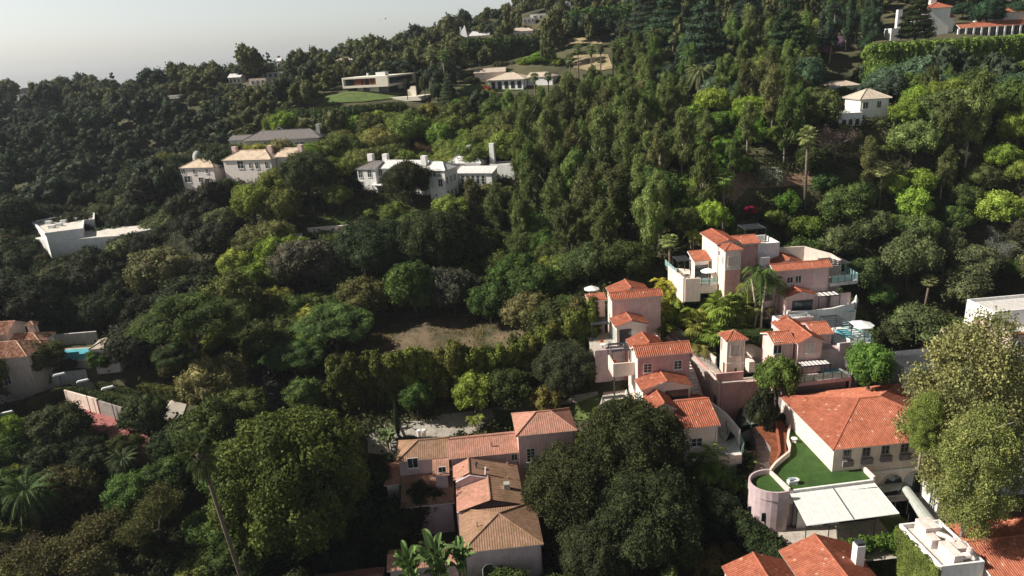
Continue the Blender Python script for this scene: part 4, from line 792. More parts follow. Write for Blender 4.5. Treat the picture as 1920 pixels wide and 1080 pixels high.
T = Thing('lower_pool_terrace', 'shaded lower terrace with glass rail and plunge pool below the gabled pink house', 'terrace', CF, (49, 93, 5))
MB().prism([(47.0, 92.0), (57.3, 92.4), (59.3, 96.1), (50, 96.1), (47, 94)], 10.2, 10.8).build('deck', LAV, T); rail(T, [(47.0, 92.1), (57.3, 92.5)], 10.8, 1.1); MB().box(54.6, 57.0, 93.6, 95.6, 10.804, 10.86).build('plunge_pool', WATER, T)
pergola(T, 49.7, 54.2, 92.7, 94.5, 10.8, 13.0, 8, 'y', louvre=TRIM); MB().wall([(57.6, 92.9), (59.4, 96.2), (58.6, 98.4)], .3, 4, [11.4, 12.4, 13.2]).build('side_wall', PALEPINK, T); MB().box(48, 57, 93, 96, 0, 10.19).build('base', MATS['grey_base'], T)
umbrella(57.6, 94.4, 10.8, 'closed white umbrella on the shaded lower pool terrace', closed=True, h=2.4); lounger(57.0, 93.4, 10.8, 'pale lounger beside the lower plunge pool', .8, m=CANVAS); table_set(53.0, 93.4, 10.8, 'dark round table under the slatted lower pergola', m=METAL)
# 6 upper right villa
T = Thing('upper_pink_villa', 'wide pale pink house with striped front roof, second highest of the complex', 'house', CF, (52, 106, 14))
wing(T, 51.9, 62.2, 108.6, 111.6, 13, 23.0, .8, 'x', PALEPINK); MB().box(52.2, 52.24, 108.95, 111.3, 13, 22.9).build('sunlit_gable_sheet', CREAM, T)  # cream sheet puts the sunlight into the left end wall
wing(T, 52.6, 59.4, 111.2, 116.6, 13, 22.9, 1.2, 'y', CREAM)
wing(T, 52.8, 58.5, 105.8, 108.9, 13, 19.2, .85, 'y', PALEPINK)
W(T, 'F', 108.95, 1481, 525, .95, 1.0, cols=2, rows=1); W(T, 'F', 108.95, 1496.5, 524, .95, 1.25, cols=2, rows=1)
MB().box(54.3, 58.0, 106.08, 106.13, 15.9, 18.5).build('glazed_doors', GLASS, T)
MB().wall([(57.0, 117.8), (61.5, 117.2), (64.8, 114.0), (65.5, 112)], .35, 18, [24.4, 24.4, 23.6, 23.0]).build('curved_parapet', CREAM, T); MB().prism([(57, 117.6), (61.4, 117), (64.6, 114), (65.4, 111.7), (59.5, 111.7)], 14, 22.0).build('roof_terrace', CONC, T)
pergola(T, 62.4, 66.2, 110.0, 114.0, 20.2, 22.8, 5, 'x'); MB().prism([(62.0, 108.4), (67.0, 108.8), (67.4, 114), (62, 114)], 19.6, 20.2).build('side_deck', OFFW, T); rail(T, [(62.1, 108.5), (67.0, 108.9), (67.3, 113.8)], 20.2, 1.2)
pergola(T, 58.9, 62.6, 106.2, 108.3, 15.6, 18.7, 5, 'y', louvre=TRIM); MB().box(62.2, 65.6, 108.2, 108.5, 13, 18.3).build('side_wall', PALEPINK, T)
T = Thing('curved_white_terrace', 'white terrace with long curved parapet and plunge pool below the wide upper house', 'terrace', CF, (56, 104, 10))
arc = [(53.2, 106.4), (53.5, 105.3), (57.0, 105.0), (60.8, 105.2), (65.1, 106.7), (66.8, 108.4)]
MB().prism(arc+[(66, 109), (53, 107)], 9, 15.6).build('deck', WHITE, T); MB().wall(arc, .3, 9, [17.0]*6).build('parapet', WHITE, T); MB().box(62.2, 65.4, 106.2, 108.1, 15.61, 15.68).build('plunge_pool', WATER, T)
rail(T, [(66.9, 107.8), (67.4, 109.2)], 15.4, 1.5); MB().box(53.2, 53.7, 105.0, 105.6, 15.0, 17.2).build('corner_pier', CREAM, T)
umbrella(66.0, 107.2, 15.6, 'closed white umbrella on the curved white terrace', closed=True, h=2.5); table_set(60.5, 106.0, 15.6, 'dark table in the shade on the curved white terrace', m=METAL)
# 7 highest villa
T = Thing('tall_cream_villa', 'tallest cream and pink house with stair tower at the top of the complex', 'house', CF, (42, 108, 18))
wing(T, 42.8, 46.9, 110.6, 118.8, 18, 27.9, .62, 'y', CREAM); wing(T, 43.1, 46.2, 107.8, 111.2, 17.5, 27.5, .8, 'h', CREAM, over=.22)
MB().box(43.4, 45.9, 107.93, 107.99, 17.5, 24.2).build('pink_band', PINK, T); MB().box(43.3, 46.0, 107.86, 107.925, 24.2, 24.42).build('moulding', TRIM, T); MB().box(43.3, 46.0, 107.86, 107.925, 19.6, 19.82).build('moulding', TRIM, T)
for dx in (-.62, 0, .62): win(T, 'F', 108.02, 44.65+dx, 24.9, .36, 1.5, 1, 1, trim=CREAM, glass=OFFW, name='arched_window')
win(T, 'L', 43.32, 110.6, 26.0, .5, .8, 1, 1); win(T, 'L', 43.32, 109.0, 25.0, .2, 1.3, 1, 1, sill=False)
wing(T, 46.4, 50.9, 111.6, 116.8, 16, 27.3, .8, 'x', PINK)
wing(T, 39.9, 43.1, 113.4, 116.8, 20, 24.4, .95, 'f', CREAM); MB().box(40.3, 42.6, 113.68, 113.74, 21.2, 23.6).build('glazed_doors', GLASS, T)
rail(T, [(46.3, 108.6), (50.4, 107.4)], [21.8, 20.6], 1.2, False); MB().box(46.2, 48.0, 108.0, 110.5, 20.2, 21.9).build('landing', CREAM, T); MB().prism([(48, 107.8), (51.6, 107.8), (51.6, 110.4), (48, 110.4)], 15, [18.2, 18.2, 18.2, 18.2]).build('entry_block', PALEPINK, T)
flat(T, 51.0, 55.4, 114.2, 119.8, 16, 26.4, WHITE, OFFW, .8); pergola(T, 50.8, 54.6, 118.0, 121.6, 25.6, 28.0, 4, 'x'); MB().box(50.6, 52.4, 111.2, 114.1, 15, 24.8).build('white_block', WHITE, T)
T = Thing('corner_terrace', 'cream corner terrace with glass rails left of the tallest house', 'terrace', CF, (37.5, 111, 17))
MB().prism([(37.6, 111.0), (43.1, 110.4), (43.1, 117.5), (37.7, 122)], 20.6, 21.2).build('deck', CREAM, T); MB().wall([(37.5, 119.5), (37.5, 111.0)], .3, 18, [22.2, 22.4]).build('parapet', CREAM, T); MB().wall([(37.65, 110.9), (40.2, 110.65)], .3, 18.2, 22.3).build('parapet', CREAM, T); MB().wall([(40.25, 110.62), (43.0, 110.35)], .3, 19.6, 21.1).build('parapet', CREAM, T)
rail(T, [(40.3, 110.5), (43.0, 110.2)], 21.1, 1.2); rail(T, [(37.4, 121.5), (37.4, 114.6)], 21.6, 1.2); pergola(T, 37.9, 40.2, 115.6, 118.8, 21.2, 23.9, 5, 'x')
umbrella(42.0, 112.0, 21.2, 'open white umbrella on the cream corner terrace', 1.3, h=2.0); table_set(39.0, 114.0, 21.2, 'dark dining table on the cream corner terrace', m=METAL); chair(38.9, 113.0, 21.2, 'white chair in front of the dining table on the corner terrace', math.pi); lounger(41.0, 111.9, 21.2, 'blue and white lounger beside the umbrella on the corner terrace', 1.2); chair(38.4, 115.0, 21.2, 'white chair under the pergola of the corner terrace', 1.0)
# 8 upper left villa
T = Thing('left_pink_villa', 'pink house with long striped roof at the left end of the complex', 'house', CF, (21.4, 106, 12))
wing(T, 24.6, 33.6, 109.8, 112.6, 11, 20.0, .8, 'x', PALEPINK); MB().box(24.9, 24.94, 110.15, 112.3, 11, 19.9).build('sunlit_gable_sheet', CREAM, T)  # left end wall lightened to cream for the sun on it
wing(T, 25.2, 32.2, 111.9, 116.8, 11, 19.9, 1.2, 'y', CREAM); wing(T, 21.3, 24.7, 112.9, 115.4, 11, 19.0, .5, 'f', PALEPINK)
wing(T, 24.4, 30.1, 106.0, 110.1, 11, 16.6, .9, 'y', CREAM); pergola(T, 21.2, 24.2, 109.2, 112.4, 13.4, 16.0, 6, 'x')
MB().box(25.2, 27.2, 106.28, 106.33, 12.9, 16.0).build('glazed_doors', GLASS, T); win(T, 'L', 24.75, 108.0, 13.2, 2.4, 2.6, 3, 1, sill=False, glass=AQUA, name='glazed_doors')
T = Thing('pink_parapet_terrace', 'terrace with pink parapet in front of the left pink house', 'terrace', CF, (22, 104, 10))
MB().prism([(20.8, 104.4), (31.4, 104.2), (31.4, 106.2), (25, 106.2), (25, 112.8), (20.8, 112.8)], 8, 13.0).build('deck', CONC, T); MB().box(25.3, 31.4, 103.9, 104.15, 8, 14.7).build('parapet', PINK, T); MB().box(20.6, 25.28, 104.0, 104.25, 8, 13.7).build('parapet', LAV, T); MB().box(31.15, 31.4, 104.16, 107, 13, 14.7).build('parapet', CREAM, T)
umbrella(23.0, 117.8, 18.4, 'white umbrella top showing behind the left pink house roof', 1.4, h=1.4); umbrella(27.9, 105.0, 13.0, 'white umbrella behind the pink parapet', .9, h=1.9); chair(22.6, 107.6, 13.0, 'orange cushioned chair on the terrace of the left pink house', m=ORANGE); chair(23.6, 106.6, 13.0, 'pale chair on the terrace beside the pink parapet'); table_set(22.4, 106.3, 13.0, 'white round table on the terrace of the left pink house')
def W2(T, side, c, u, v, wd, h, **k):
    a, z = CF2.ony(u, v, c) if side == 'F' else CF2.onx(u, v, c); return win(T, side, c, a, z-h/2, wd, h, **k)
# ------------------------------------------------------------------ great hall with lawn deck
T = Thing('great_hall', 'large cream hall under a wide orange hipped roof beside the artificial lawn', 'building', CF2, (52.5, 87, -8))
wing(T, 52.3, 73.6, 86.9, 104.8, -8.5, 2.0, 3.0, 'x', CREAM, TILE, over=.45, hipped=(8.9, 8.9))
for i, (u, v) in enumerate(((1588, 851), (1624, 846.5), (1660, 842), (1696, 838.5), (1731, 834))):
    W2(T, 'F', 87.35, u, v, 1.1, 1.45, cols=2, rows=2, trim=MATS['shade_and_trim_grey']); a, z = CF2.ony(u, v+16, 87.35); MB().box(a-.85, a+.85, 86.9, 87.34, z-.5, z+.45).build('planter_box', mat('grey_planter', (.20, .17, .18), .9), T)
MB().box(57.6, 73.1, 87.15, 87.34, -3.0, -2.55).build('moulding', TRIM, T); MB().box(57.6, 73.1, 87.2, 87.34, -8, -7.6).build('plinth', OFFW, T)
def arch_win(T, xc, y, z, r, h):
    m = MB(); n = 10; pts = [(xc-r, z), (xc-r, z+h)]+[(xc-r*math.cos(math.pi*i/n), z+h+r*math.sin(math.pi*i/n)) for i in range(1, n)]+[(xc+r, z+h), (xc+r, z)]
    k = len(pts); m.add([(a, y-.05, b) for a, b in pts]+[(a, y+.0, b) for a, b in pts], [tuple(range(k)), tuple(range(k, 2*k))[::-1]]+[(i, k+i, k+(i+1) % k, (i+1) % k) for i in range(k)]); g = m.build('arched_window', GLASS, T)
    t = MB(); t.tube([(a, y-.05, b) for a, b in pts], .09, 4); f = t.build('frame', TRIM); f.data.transform(Matrix.Translation(Vector(-T.org))); f.parent = g
arch_win(T, 62.6, 87.3, -7.2, 1.5, 2.2); arch_win(T, 66.0, 87.3, -7.2, 1.5, 2.2)
for x in (55, 57.4, 59.9, 64, 69): pass
T = Thing('lawn_deck', 'raised deck of vivid artificial lawn with curved cream parapet beside the great hall', 'roof terrace', CF2, (50, 88, -8))
edge = [(52.7, 100.6), (51.4, 98.6), (50.1, 96.2), (49.6, 94.4), (48.6, 92.6), (46.6, 91.1), (45.0, 89.8), (43.6, 88.3), (44.0, 86.0), (44.2, 83.8)]
MB().prism(edge+[(57.4, 84.3), (57.4, 87.3), (52.74, 87.35)], -9, -2.0).build('deck', LAV, T); MB().prism([(a+.05, b) for a, b in edge]+[(57.3, 84.5), (57.3, 87.3), (52.7, 87.3)], -1.996, -1.95).build('artificial_lawn', TURF, T)
MB().wall(edge[:8], .32, -6, -1.1).build('curved_parapet', CREAM, T); MB().wall([(43.7, 88.3), (44.4, 83.6)], .3, -6, -1.3).build('cross_parapet', CREAM, T); MB().wall([(44.5, 83.75), (57.4, 84.2)], .28, -4, -1.75).build('front_kerb', WHITE, T); MB().wall([(57.35, 84.1), (57.35, 87.0)], .35, -5, -1.2).build('side_parapet', CREAM, T)
T = Thing('round_bay', 'round lavender bay with ring parapet left of the white awning', 'building', CF2, (42, 85, -8))
ring = [(44.0+2.9*math.cos(a)*1.15-1.2, 85.6+2.9*math.sin(a)) for a in np.linspace(math.radians(75), math.radians(290), 16)]
MB().prism(ring, -9, -2.0).build('wall', LAV, T); MB().prism([((a-43)*.93+43, (b-85.6)*.93+85.6) for a, b in ring], -1.99, -1.93).build('lawn', TURF, T); MB().wall(ring, .25, -2.6, -1.15).build('parapet', LAV, T)
for a in (4, 8, 11): x, y = ring[a]; MB().box(x-.45, x+.45, y-.06, y+.06, -6.2, -4.8).build('window', GLASS, T)
def awning(label, pts, n, m, name='awning'):
    T = Thing(name, label, 'awning', CF2, (*pts[0][:2], -8)); MB().slab(pts, .06).build('canopy', m, T); p = [np.array(q, float) for q in pts]
    s = MB()
    for i in range(1, n): a = p[0]+(p[1]-p[0])*i/n; b = p[3]+(p[2]-p[3])*i/n; s.tube([a+(0, 0, .03), b+(0, 0, .03)], .03 if i != n//2 else .07, 4)
    s.build('seams', m if n > 3 else METAL, T); f = MB(); f.tube([p[3], p[2]], .08, 4); f.tube([p[0], p[3]], .05, 4); f.tube([p[1], p[2]], .05, 4); f.build('front_bar', PLAST, T)
    for i in range(5): a = p[3]+(p[2]-p[3])*i/4; MB().tube([(a[0], a[1]+.15, -8.5), (a[0], a[1]+.15, a[2]-.1)], .07, 5).build('post', METAL, T)
    return T
T = awning('large white retractable awning sloping down from the artificial lawn', [(44.5, 83.5, -2.15), (57.3, 83.9, -2.15), (58.4, 79.3, -4.2), (44.8, 78.9, -4.2)], 8, CANVAS)
MB().tube([(50.9, 83.7, -2.05), (51.6, 79.1, -4.1)], .09, 4).build('centre_gap', METAL, T)
MB().box(45, 58, 83.2, 83.4, -8.5, -2.4).build('glazed_back', GLASS, T)
for x in (45.6, 48, 50.4): MB().box(x, x+1.6, 83.05, 83.19, -8, -5).build('french_door', TRIM, T)
T = Thing('tunnel_awning', 'grey green canvas tunnel leading from the hall arches down to the garden', 'awning', CF2, (62, 84, -8))
vt = []
for (x, y, hw, zz, dx, dy) in ((60.2, 87.1, 1.1, -5.6, 0, 1), (64.2, 87.1, 1.1, -5.6, .7, .7), (62.7, 78.2, 1.1, -6.0, 1, 0)):
    for j in range(7): a = math.pi*j/6; vt.append((x+hw*math.cos(a)*dx*1.0, y-hw*math.cos(a)*dy*(-1), zz+hw*.55*math.sin(a)))
MB().add(vt, [(i*7+j, i*7+j+1, i*7+j+8, i*7+j+7) for i in range(2) for j in range(6)]).build('canvas', GCANVAS, T)
for x, y in ((61.8, 85.0), (63.6, 84.8), (61.5, 81.5), (63.5, 81.5), (61.6, 78.4), (63.8, 78.4)): MB().tube([(x, y, -9), (x, y, -6.1)], .05, 4).build('post', TRIM, T)
drape_w('hall_garden_lawn', [CF2.w(*p)[:2] for p in ((58.6, 86.8), (61.2, 86.8), (62, 79), (59.0, 76.5), (57.8, 79.2))], 0, LAWN, flatz=.28)
drape_w('awning_patio', [CF2.w(*p)[:2] for p in ((40, 84), (58.5, 84), (58.5, 75), (41, 75))], 0, CONC, flatz=.22)
T = Thing('lawn_pavilion', 'small white model house ornament on the artificial lawn by the round bay', 'ornament', CF2, (45.6, 85.7, -1.95))
MB().box(45.1, 46.2, 85.2, 86.0, -1.95, -1.45).build('body', TRIM, T); MB().prism([(45.25, 85.3), (46.05, 85.3), (46.05, 85.9), (45.25, 85.9)], -1.45, -1.1).build('top', mat('blue_grey_top', (.35, .42, .48), .4), T)
for (u, v, l) in ((1492, 901, 'small white garden table on the lawn beside the model house'), (1489, 824, 'white round garden table in the narrow end of the lawn')):
    x, y, _ = CF2.onz(u, v, -1.5); T = Thing('garden_table', l, 'table', CF2, (x, y, -1.95)); MB().tube([(x, y, -1.95), (x, y, -1.35)], .12, 8).build('leg', PLAST, T); MB().tube([(x, y, -1.35), (x, y, -1.27)], .5, 12).build('table_top', PLAST, T); MB().tube([(x, y, -1.95), (x, y, -1.85)], .4, 12).build('base', PLAST, T)
# curved stairs
T = Thing('curved_stairs', 'curved grey stairway with cream parapet descending between the villas and the lawn', 'stairs', CF, (44, 95, -6))
cl = [CF.onz(u, v, z) for u, v, z in ((1409, 777, 5.0), (1421, 800, 4.4), (1431, 828, 3.7), (1435, 852, 3.0), (1432, 874, 2.4), (1425, 893, 1.8))]
c = np.array(cl); q = MB(); n = 34; L = []; Rr = []; tt = np.linspace(0, 5, n+1); P = np.stack([np.interp(tt, range(6), c[:, k]) for k in range(3)], 1)
for i in range(n):
    t = P[i+1]-P[i]; t = t[:2]/np.linalg.norm(t[:2]); nn = np.array([-t[1], t[0]])*1.15; q.prism([tuple(P[i][:2]+nn), tuple(P[i+1][:2]+nn), tuple(P[i+1][:2]-nn), tuple(P[i][:2]-nn)], P[i][2]-3, P[i][2])
q.build('steps', mat('stair_stone', (.33, .30, .27), .95, .15, 2), T); rt = []; lf = []
for i in range(0, n+1, 3):
    t = P[min(i+1, n)]-P[max(i-1, 0)]; t = t[:2]/np.linalg.norm(t[:2]); nn = np.array([-t[1], t[0]]); rt.append((*(P[i][:2]+nn*1.3), P[i][2])); lf.append((*(P[i][:2]-nn*1.3), P[i][2]))
MB().wall(rt, .28, [p[2]-3 for p in rt], [p[2]+1.2 for p in rt]).build('parapet', PALEPINK, T)
for i in range(len(lf)-1): pass
rail(T, [p[:2] for p in lf], [p[2] for p in lf], 1.05, False, 2.0)
T = Thing('entrance_landing', 'pale green landing with dark railing at the top of the curved stairs', 'terrace', CF3, (42, 100, 1))
MB().prism([(38.4, 95.9), (38.2, 92.2), (44.4, 98.6), (45.0, 102.6), (48, 103.2), (52, 103.6), (52, 106), (45.8, 105), (45.8, 96.6)], -1, 2.0).build('deck', mat('pale_green_paving', (.42, .47, .38), .9), T); rail(T, [(39.2, 94.2), (44.3, 98.9)], 2, 1.1, False); rail(T, [(39.8, 96.2), (45.0, 96.1)], 2.0, 1.1, False)
MB().box(38.9, 42.5, 91.2, 91.5, -4, .4).build('lower_wall', PINK, T)
drape_w('mulch_bed', [CF2.w(*p)[:2] for p in ((47.0, 101.5), (52, 103), (52.4, 100.6), (49.8, 96.2), (48.4, 92.8), (44.4, 89.4), (43.8, 89.2), (46.8, 95))], 0, REDSOIL, flatz=5.7)
o = MB().wall([(50.5, 101.5), (48.9, 97), (47.4, 93.2), (45.2, 90.2)], .3, -4, [-.9, -1.0, -1.2, -1.5]).build('edging_wall', mat('red_brick_edge', (.30, .10, .055), .9), None); o.location = tuple(CF2.b); o.scale = (.88,)*3; o.rotation_euler = (0, 0, A0); setp(o, 'low rusty red edging wall in the mulch bed beside the curved stairs', 'wall')
# ------------------------------------------------------------------ foreground pink manor
T = Thing('pink_manor', 'foreground pink manor with faded tile roofs and an L shaped plan', 'house', CF, (0, 80, -8))
wing(T, -3.9, 6.7, 90.0, 96.2, -3, 5.0, 1.45, 'x', PALEPINK, TILEB, wallname='wall'); wing(T, -11.4, -3.85, 90.6, 96.6, -3, 5.0, 1.5, 'x', LAV, TILEM, hipped=(3.2, 0))
wing(T, -6.2, -3.8, 87.6, 90.9, -3, 4.0, 1.0, 'f', LAV, TILEB); wing(T, 6.0, 14.9, 89.4, 96.2, -6, 8.0, 1.75, 'x', PALEPINK, TILEB, hipped=(3.4, 3.4))
W(T, 'F', 90.35, 774, 868, 1.4, 1.5, cols=2, rows=1); W(T, 'F', 89.75, 995.5, 853, 1.1, 2.1, cols=2, rows=4); W(T, 'F', 90.35, 964.5, 857, .8, 1.0, cols=2, rows=1); W(T, 'F', 87.9, 829, 880, .9, .75, cols=2, rows=1)
wing(T, -13.4, -11.0, 89.6, 95.6, -3, 2.0, .8, 'x', CREAM, TILEB, hipped=(1.2, 0)); wing(T, -10.9, -3.4, 85.2, 90.9, -4, 1.0, 1.5, 'f', LAV, TILEM)
R = MB(); R.tiles([(5.9, 79.6, 3.6), (5.9, 88.6, 3.6), (-1.0, 88.6, 5.55), (-1.0, 85.0, 5.55), (1.5, 85.0, 4.84), (1.5, 79.6, 4.84)], (1, 0, 0), .42) if False else None
R.tiles([(5.9, 79.4, 3.6), (5.9, 85.0, 3.6), (1.5, 85.0, 4.84), (1.5, 79.4, 4.84)], (1, 0, 0), .55); R.tiles([(5.9, 85.0, 3.6), (5.9, 88.9, 3.6), (-1.0, 88.9, 5.55), (-1.0, 85.0, 5.55)], (1, 0, 0), .55); R.build('roof', TILEM, T)  # right slope takes the darker tiles, putting the grazing sun into its colour
R = MB(); R.tiles([(-3.3, 85.2, 4.5), (-1.0, 85.2, 5.55), (-1.0, 88.9, 5.55), (-3.3, 88.9, 4.5)], (-1, 0, 0), .31, 3, .02); R.tiles([(-3.0, 79.4, 3.5), (1.5, 79.4, 4.84), (1.5, 84.6, 4.84), (-3.0, 84.6, 3.5)], (-1, 0, 0), .31, 3, .02); R.build('roof', TILEB, T)
MB().tube([(-1.0, 85, 5.62), (-1.0, 88.9, 5.62)], .13).tube([(1.5, 79.4, 4.9), (1.5, 85, 4.9)], .13).build('ridge_tiles', TILEM, T)
q = MB(); q.box(-3.0, 5.7, 79.6, 84.7, -8, 3.3); q.box(-3.0, 5.7, 84.7, 88.8, -8, 3.4); q.add([(-2.95, 84.72, 3.3), (5.6, 84.72, 3.3), (1.5, 84.72, 4.7), (-1.0, 84.72, 5.4), (-2.95, 84.72, 4.5), (-2.95, 85.0, 3.3), (5.6, 85.0, 3.3), (1.5, 85.0, 4.7), (-1, 85.0, 5.4), (-2.95, 85.0, 4.5)], [(0, 1, 2, 3, 4), (5, 9, 8, 7, 6), (3, 2, 7, 8), (4, 3, 8, 9), (0, 4, 9, 5)]); q.build('wall', LAV, T)
wing(T, -2.75, 7.4, 71.9, 80.8, -10, 3.0, 1.85, 'h', LAV, TILEM, over=.3); arch_win(T, .6, 72.15, -1.6, .85, 1.6)
wing(T, -12, -2.4, 73.4, 77.4, -10, .3, .8, 'x', LAV, TILEB); wing(T, -22, -13, 73.0, 78.5, -10, -3, 1.0, 'x', LAV, TILEB)
for (u, v, z, l) in ((893, 876, 4.9, .95), (868, 876, 5.0, .35), (951, 868, 4.2, .3), (952, 895, 4.1, .3), (894, 980, 4.3, .4), (921, 829, 6.2, .3), (963, 817, 6.0, .3), (878, 815, 6.0, .3), (847, 817, 6, .3)):
    x, y, _ = CF.onz(u, v, z+l/2); m = MB().tube([(x, y, z-.5), (x, y, z+l)], .09 if l < .5 else .12, 6)
    if l > .5: m.tube([(x, y, z+l-.1), (x, y, z+l+.15), (x, y, z+l+.4)], [.1, .3, .1], 8)
    m.build('roof_vent', mat('vent_clay', (.42, .25, .18), .9) if l < .5 else METAL, T)
x, y, _ = CF.onz(951, 914, 4.3); MB().box(x-.45, x+.35, y-.4, y+.4, 4.0, 5.0).build('roof_hatch', mat('pale_metal', (.5, .52, .48), .4, metal=.3), T); MB().tube([(1.2, 85.3, 4.9), (1.3, 85.3, 6.1)], .12, 8).build('satellite_mast', PLAST, T)
x, y, _ = CF.onz(785, 812, 6.4); 
for dx in (0, .8): MB().tube([(x+dx, y, 5.9), (x+dx, y, 6.9)], .3, 10).build('turbine_vent', PLAST, T)
# ------------------------------------------------------------------ lower right roofs
T = Thing('red_roofed_cottage', 'cottage with orange red hip roof at the bottom edge left of the white chimney', 'house', CF2, (43, 70, -10))
wing(T, 39.2, 48.9, 62.0, 75.6, -12, -5.0, 2.0, 'y', CREAM, TILE, hipped=(4.4, 0))
for u, v in ((1581, 1048), (1545, 1060)): x, y, _ = CF2.onz(u, v, -3.7); MB().tube([(x, y, -5), (x, y, -3.4)], .1, 6).build('roof_vent', PLAST, T)
T = Thing('small_red_roof', 'smaller orange red gable roof left of the red roofed cottage', 'house', CF2, (35, 68, -10))
wing(T, 30.8, 39.1, 60, 74.0, -12, -5.2, 1.7, 'y', CREAM, TILE)
T = Thing('white_chimney', 'tall white chimney with dark cap between the cottage roof and the bright tree', 'chimney', CF2, (47.4, 71, -10))
MB().box(46.9, 48.0, 70.4, 71.5, -12, -1.4).build('stack', WHITE, T); MB().box(47.0, 47.9, 70.5, 71.4, -1.4, -1.0).build('cap', METAL, T)
T = Thing('striped_roof_house', 'house with long striped tile roof in the bottom right corner', 'house', CF2, (70, 68, -10))
wing(T, 62.2, 84, 65.2, 77.2, -12, -5.2, 2.0, 'x', CREAM, TILE); x, y, _ = CF2.onz(1882, 1028, -3.7); MB().box(x-.6, x+.6, y-.3, y+.3, -4.3, -3.4).build('roof_vent', TILE, T)
T = Thing('plant_room', 'ivy clad building with white ducts and air conditioning boxes on its flat roof', 'building', CF2, (58, 71, -10))
flat(T, 56.2, 61.9, 67.5, 76.0, -12, -3.2, WHITE, OFFW, .7)
for bb in ((57.8, 59.8, 73.0, 75.2, -3.9, -2.0), (57.6, 58.8, 71.4, 72.9, -3.9, -2.6), (59.6, 61.2, 69.6, 71.6, -3.9, -2.7), (58.2, 59.4, 68.0, 71.0, -3.9, -2.4)): MB().box(*bb).build('air_handler', mat('pale_pink_metal', (.72, .62, .58), .6), T)
MB().tube([(59.4, 73, -2.9), (60.0, 72, -2.7), (60.4, 71.0, -2.9)], .35, 10).build('duct', MATS['pale_pink_metal'], T); MB().tube([(59.3, 68.6, -3.0), (60.2, 68.2, -2.6), (61.2, 69.2, -2.7)], .42, 10).build('duct', MATS['pale_pink_metal'], T)
for k in range(3): MB().box(56.1, 56.19, 69.5+k*2.2, 70.4+k*2.2, -6.2, -5.2).build('window', TRIM, T)
hedge('green ivy wall covering the plant room side', [(56.05, 67.4), (56.05, 76.2)], .35, 7.0, (.10, .13, .03), fr=CF2, z=-10.6, dens=60, name='ivy')
T = awning('white canvas awning with leaf shadows at the right edge', [(73.5, 85.6, -3.0), (82, 86.2, -3.0), (82, 80.6, -4.0), (74.2, 80.2, -4.0)], 4, CANVAS)
MB().box(72.9, 73.3, 82.0, 85.4, -9, -3.2).build('white_fin', WHITE, T); MB().box(73.4, 84, 86.3, 86.7, -10, -2.6).build('back_wall', WHITE, T)
for i in range(5): x = 75.5+i*.9; chair(x, 79.2-i*.1, -8.6, fr=CF2, label= f'{["first","second","third","fourth","fifth"][i]} white garden chair from the left under the right edge awning', m=PLAST)
drape_w('right_patio', [CF2.w(*p)[:2] for p in ((70, 88), (90, 88), (90, 77.3), (68, 77.3))], 0, mat('terracotta_paving', (.30, .17, .11), .9), flatz=-.35)
T = Thing('white_block_building', 'tall white building half hidden behind the big pale sycamore', 'building', CF, (75, 105, -8))
flat(T, 74.6, 108, 105.0, 111.5, -12, 5.0, WHITE, OFFW, 1.0)
for i in range(6):
    for k in range(2): win(T, 'F', 105.0, 78.5+i*5, -5.5+k*5, 1.4, 1.8, 2, 2)
T = Thing('ivy_gatehouse', 'small white kiosk with ivy roof edge right of the tunnel awning', 'building', CF2, (68, 84, -8))
flat(T, 66.6, 69.8, 82.6, 86.6, -12, -4.4, WHITE, OFFW, .3); win(T, 'L', 66.6, 83.6, -7.4, 1.2, 2.2, 3, 4)
pr = CF.onz(1896, 628, 9.0); T = Thing('pink_house', 'pale house with red trimmed roof terrace cut by the right edge', 'house', CF, (pr[0], pr[1], 3))
flat(T, pr[0], pr[0]+16, pr[1], pr[1]+9, -2, 9.0, PALEPINK, OFFW, .9); MB().box(pr[0]-.2, pr[0]+16, pr[1]-.35, pr[1]+.3, 9.0, 9.25).build('tile_coping', TILE, T); flat(T, pr[0]+.5, pr[0]+16, pr[1]+5, pr[1]+12, 0, 11.4, WHITE, OFFW, .6)
arch_win(T, pr[0]+1.6, pr[1]-.02, 6.2, .5, 1.0)
# ------------------------------------------------------------------ house with the pool, left edge
b = atz(51, 669, 15.2); F = FR((b[0], b[1], 15.2), math.radians(3)); T = Thing('tan_tiled_house', 'cream house with mottled tile roof at the left edge beside the pool', 'house', F, (-8, 0, -6))
wing(T, -16, 0, 0, 7.4, -8, 0, 1.7, 'x', CREAM, TILEV, hipped=(0, 3.5)); wing(T, -9, -.6, 5.5, 10.5, -8, .3, 1.2, 'x', CREAM, TILEV, hipped=(0, 2.5)); MB().box(-4.0, -2.8, 8.3, 9.4, 0, 2.4).build('chimney', CREAM, T); wing(T, -4.2, -2.6, 8.1, 9.6, 2.5, 2.9, .5, 'h', CREAM, TILEV, over=.2)
for a in (-4.6, -8.2, -12): win(T, 'F', .35, a, -4.9, 1.0, 2.4, 2, 3); win(T, 'F', .35, a, -1.3, .5, .5, 1, 1)
b = atz(14, 627, 17.5); F = FR((b[0], b[1], 17.5), math.radians(3)); T = Thing('upper_tan_house', 'second tiled house partly cut by the left edge above the mottled roof', 'house', F, (-6, 0, -6)); wing(T, -14, 0, 0, 6, -9, 0, 1.4, 'x', CREAM, TILEV)
p = atz(190, 648, 14.2); F = FR((p[0], p[1], 14.2), .1); T = Thing('pool_pavilion', 'small pale hip roofed pavilion at the end of the swimming pool', 'pavilion', F, (0, 0, -4)); wing(T, -1.6, 3.2, -1.5, 2.6, -5, 0, 1.1, 'h', CREAM, TANSH, tile=False)
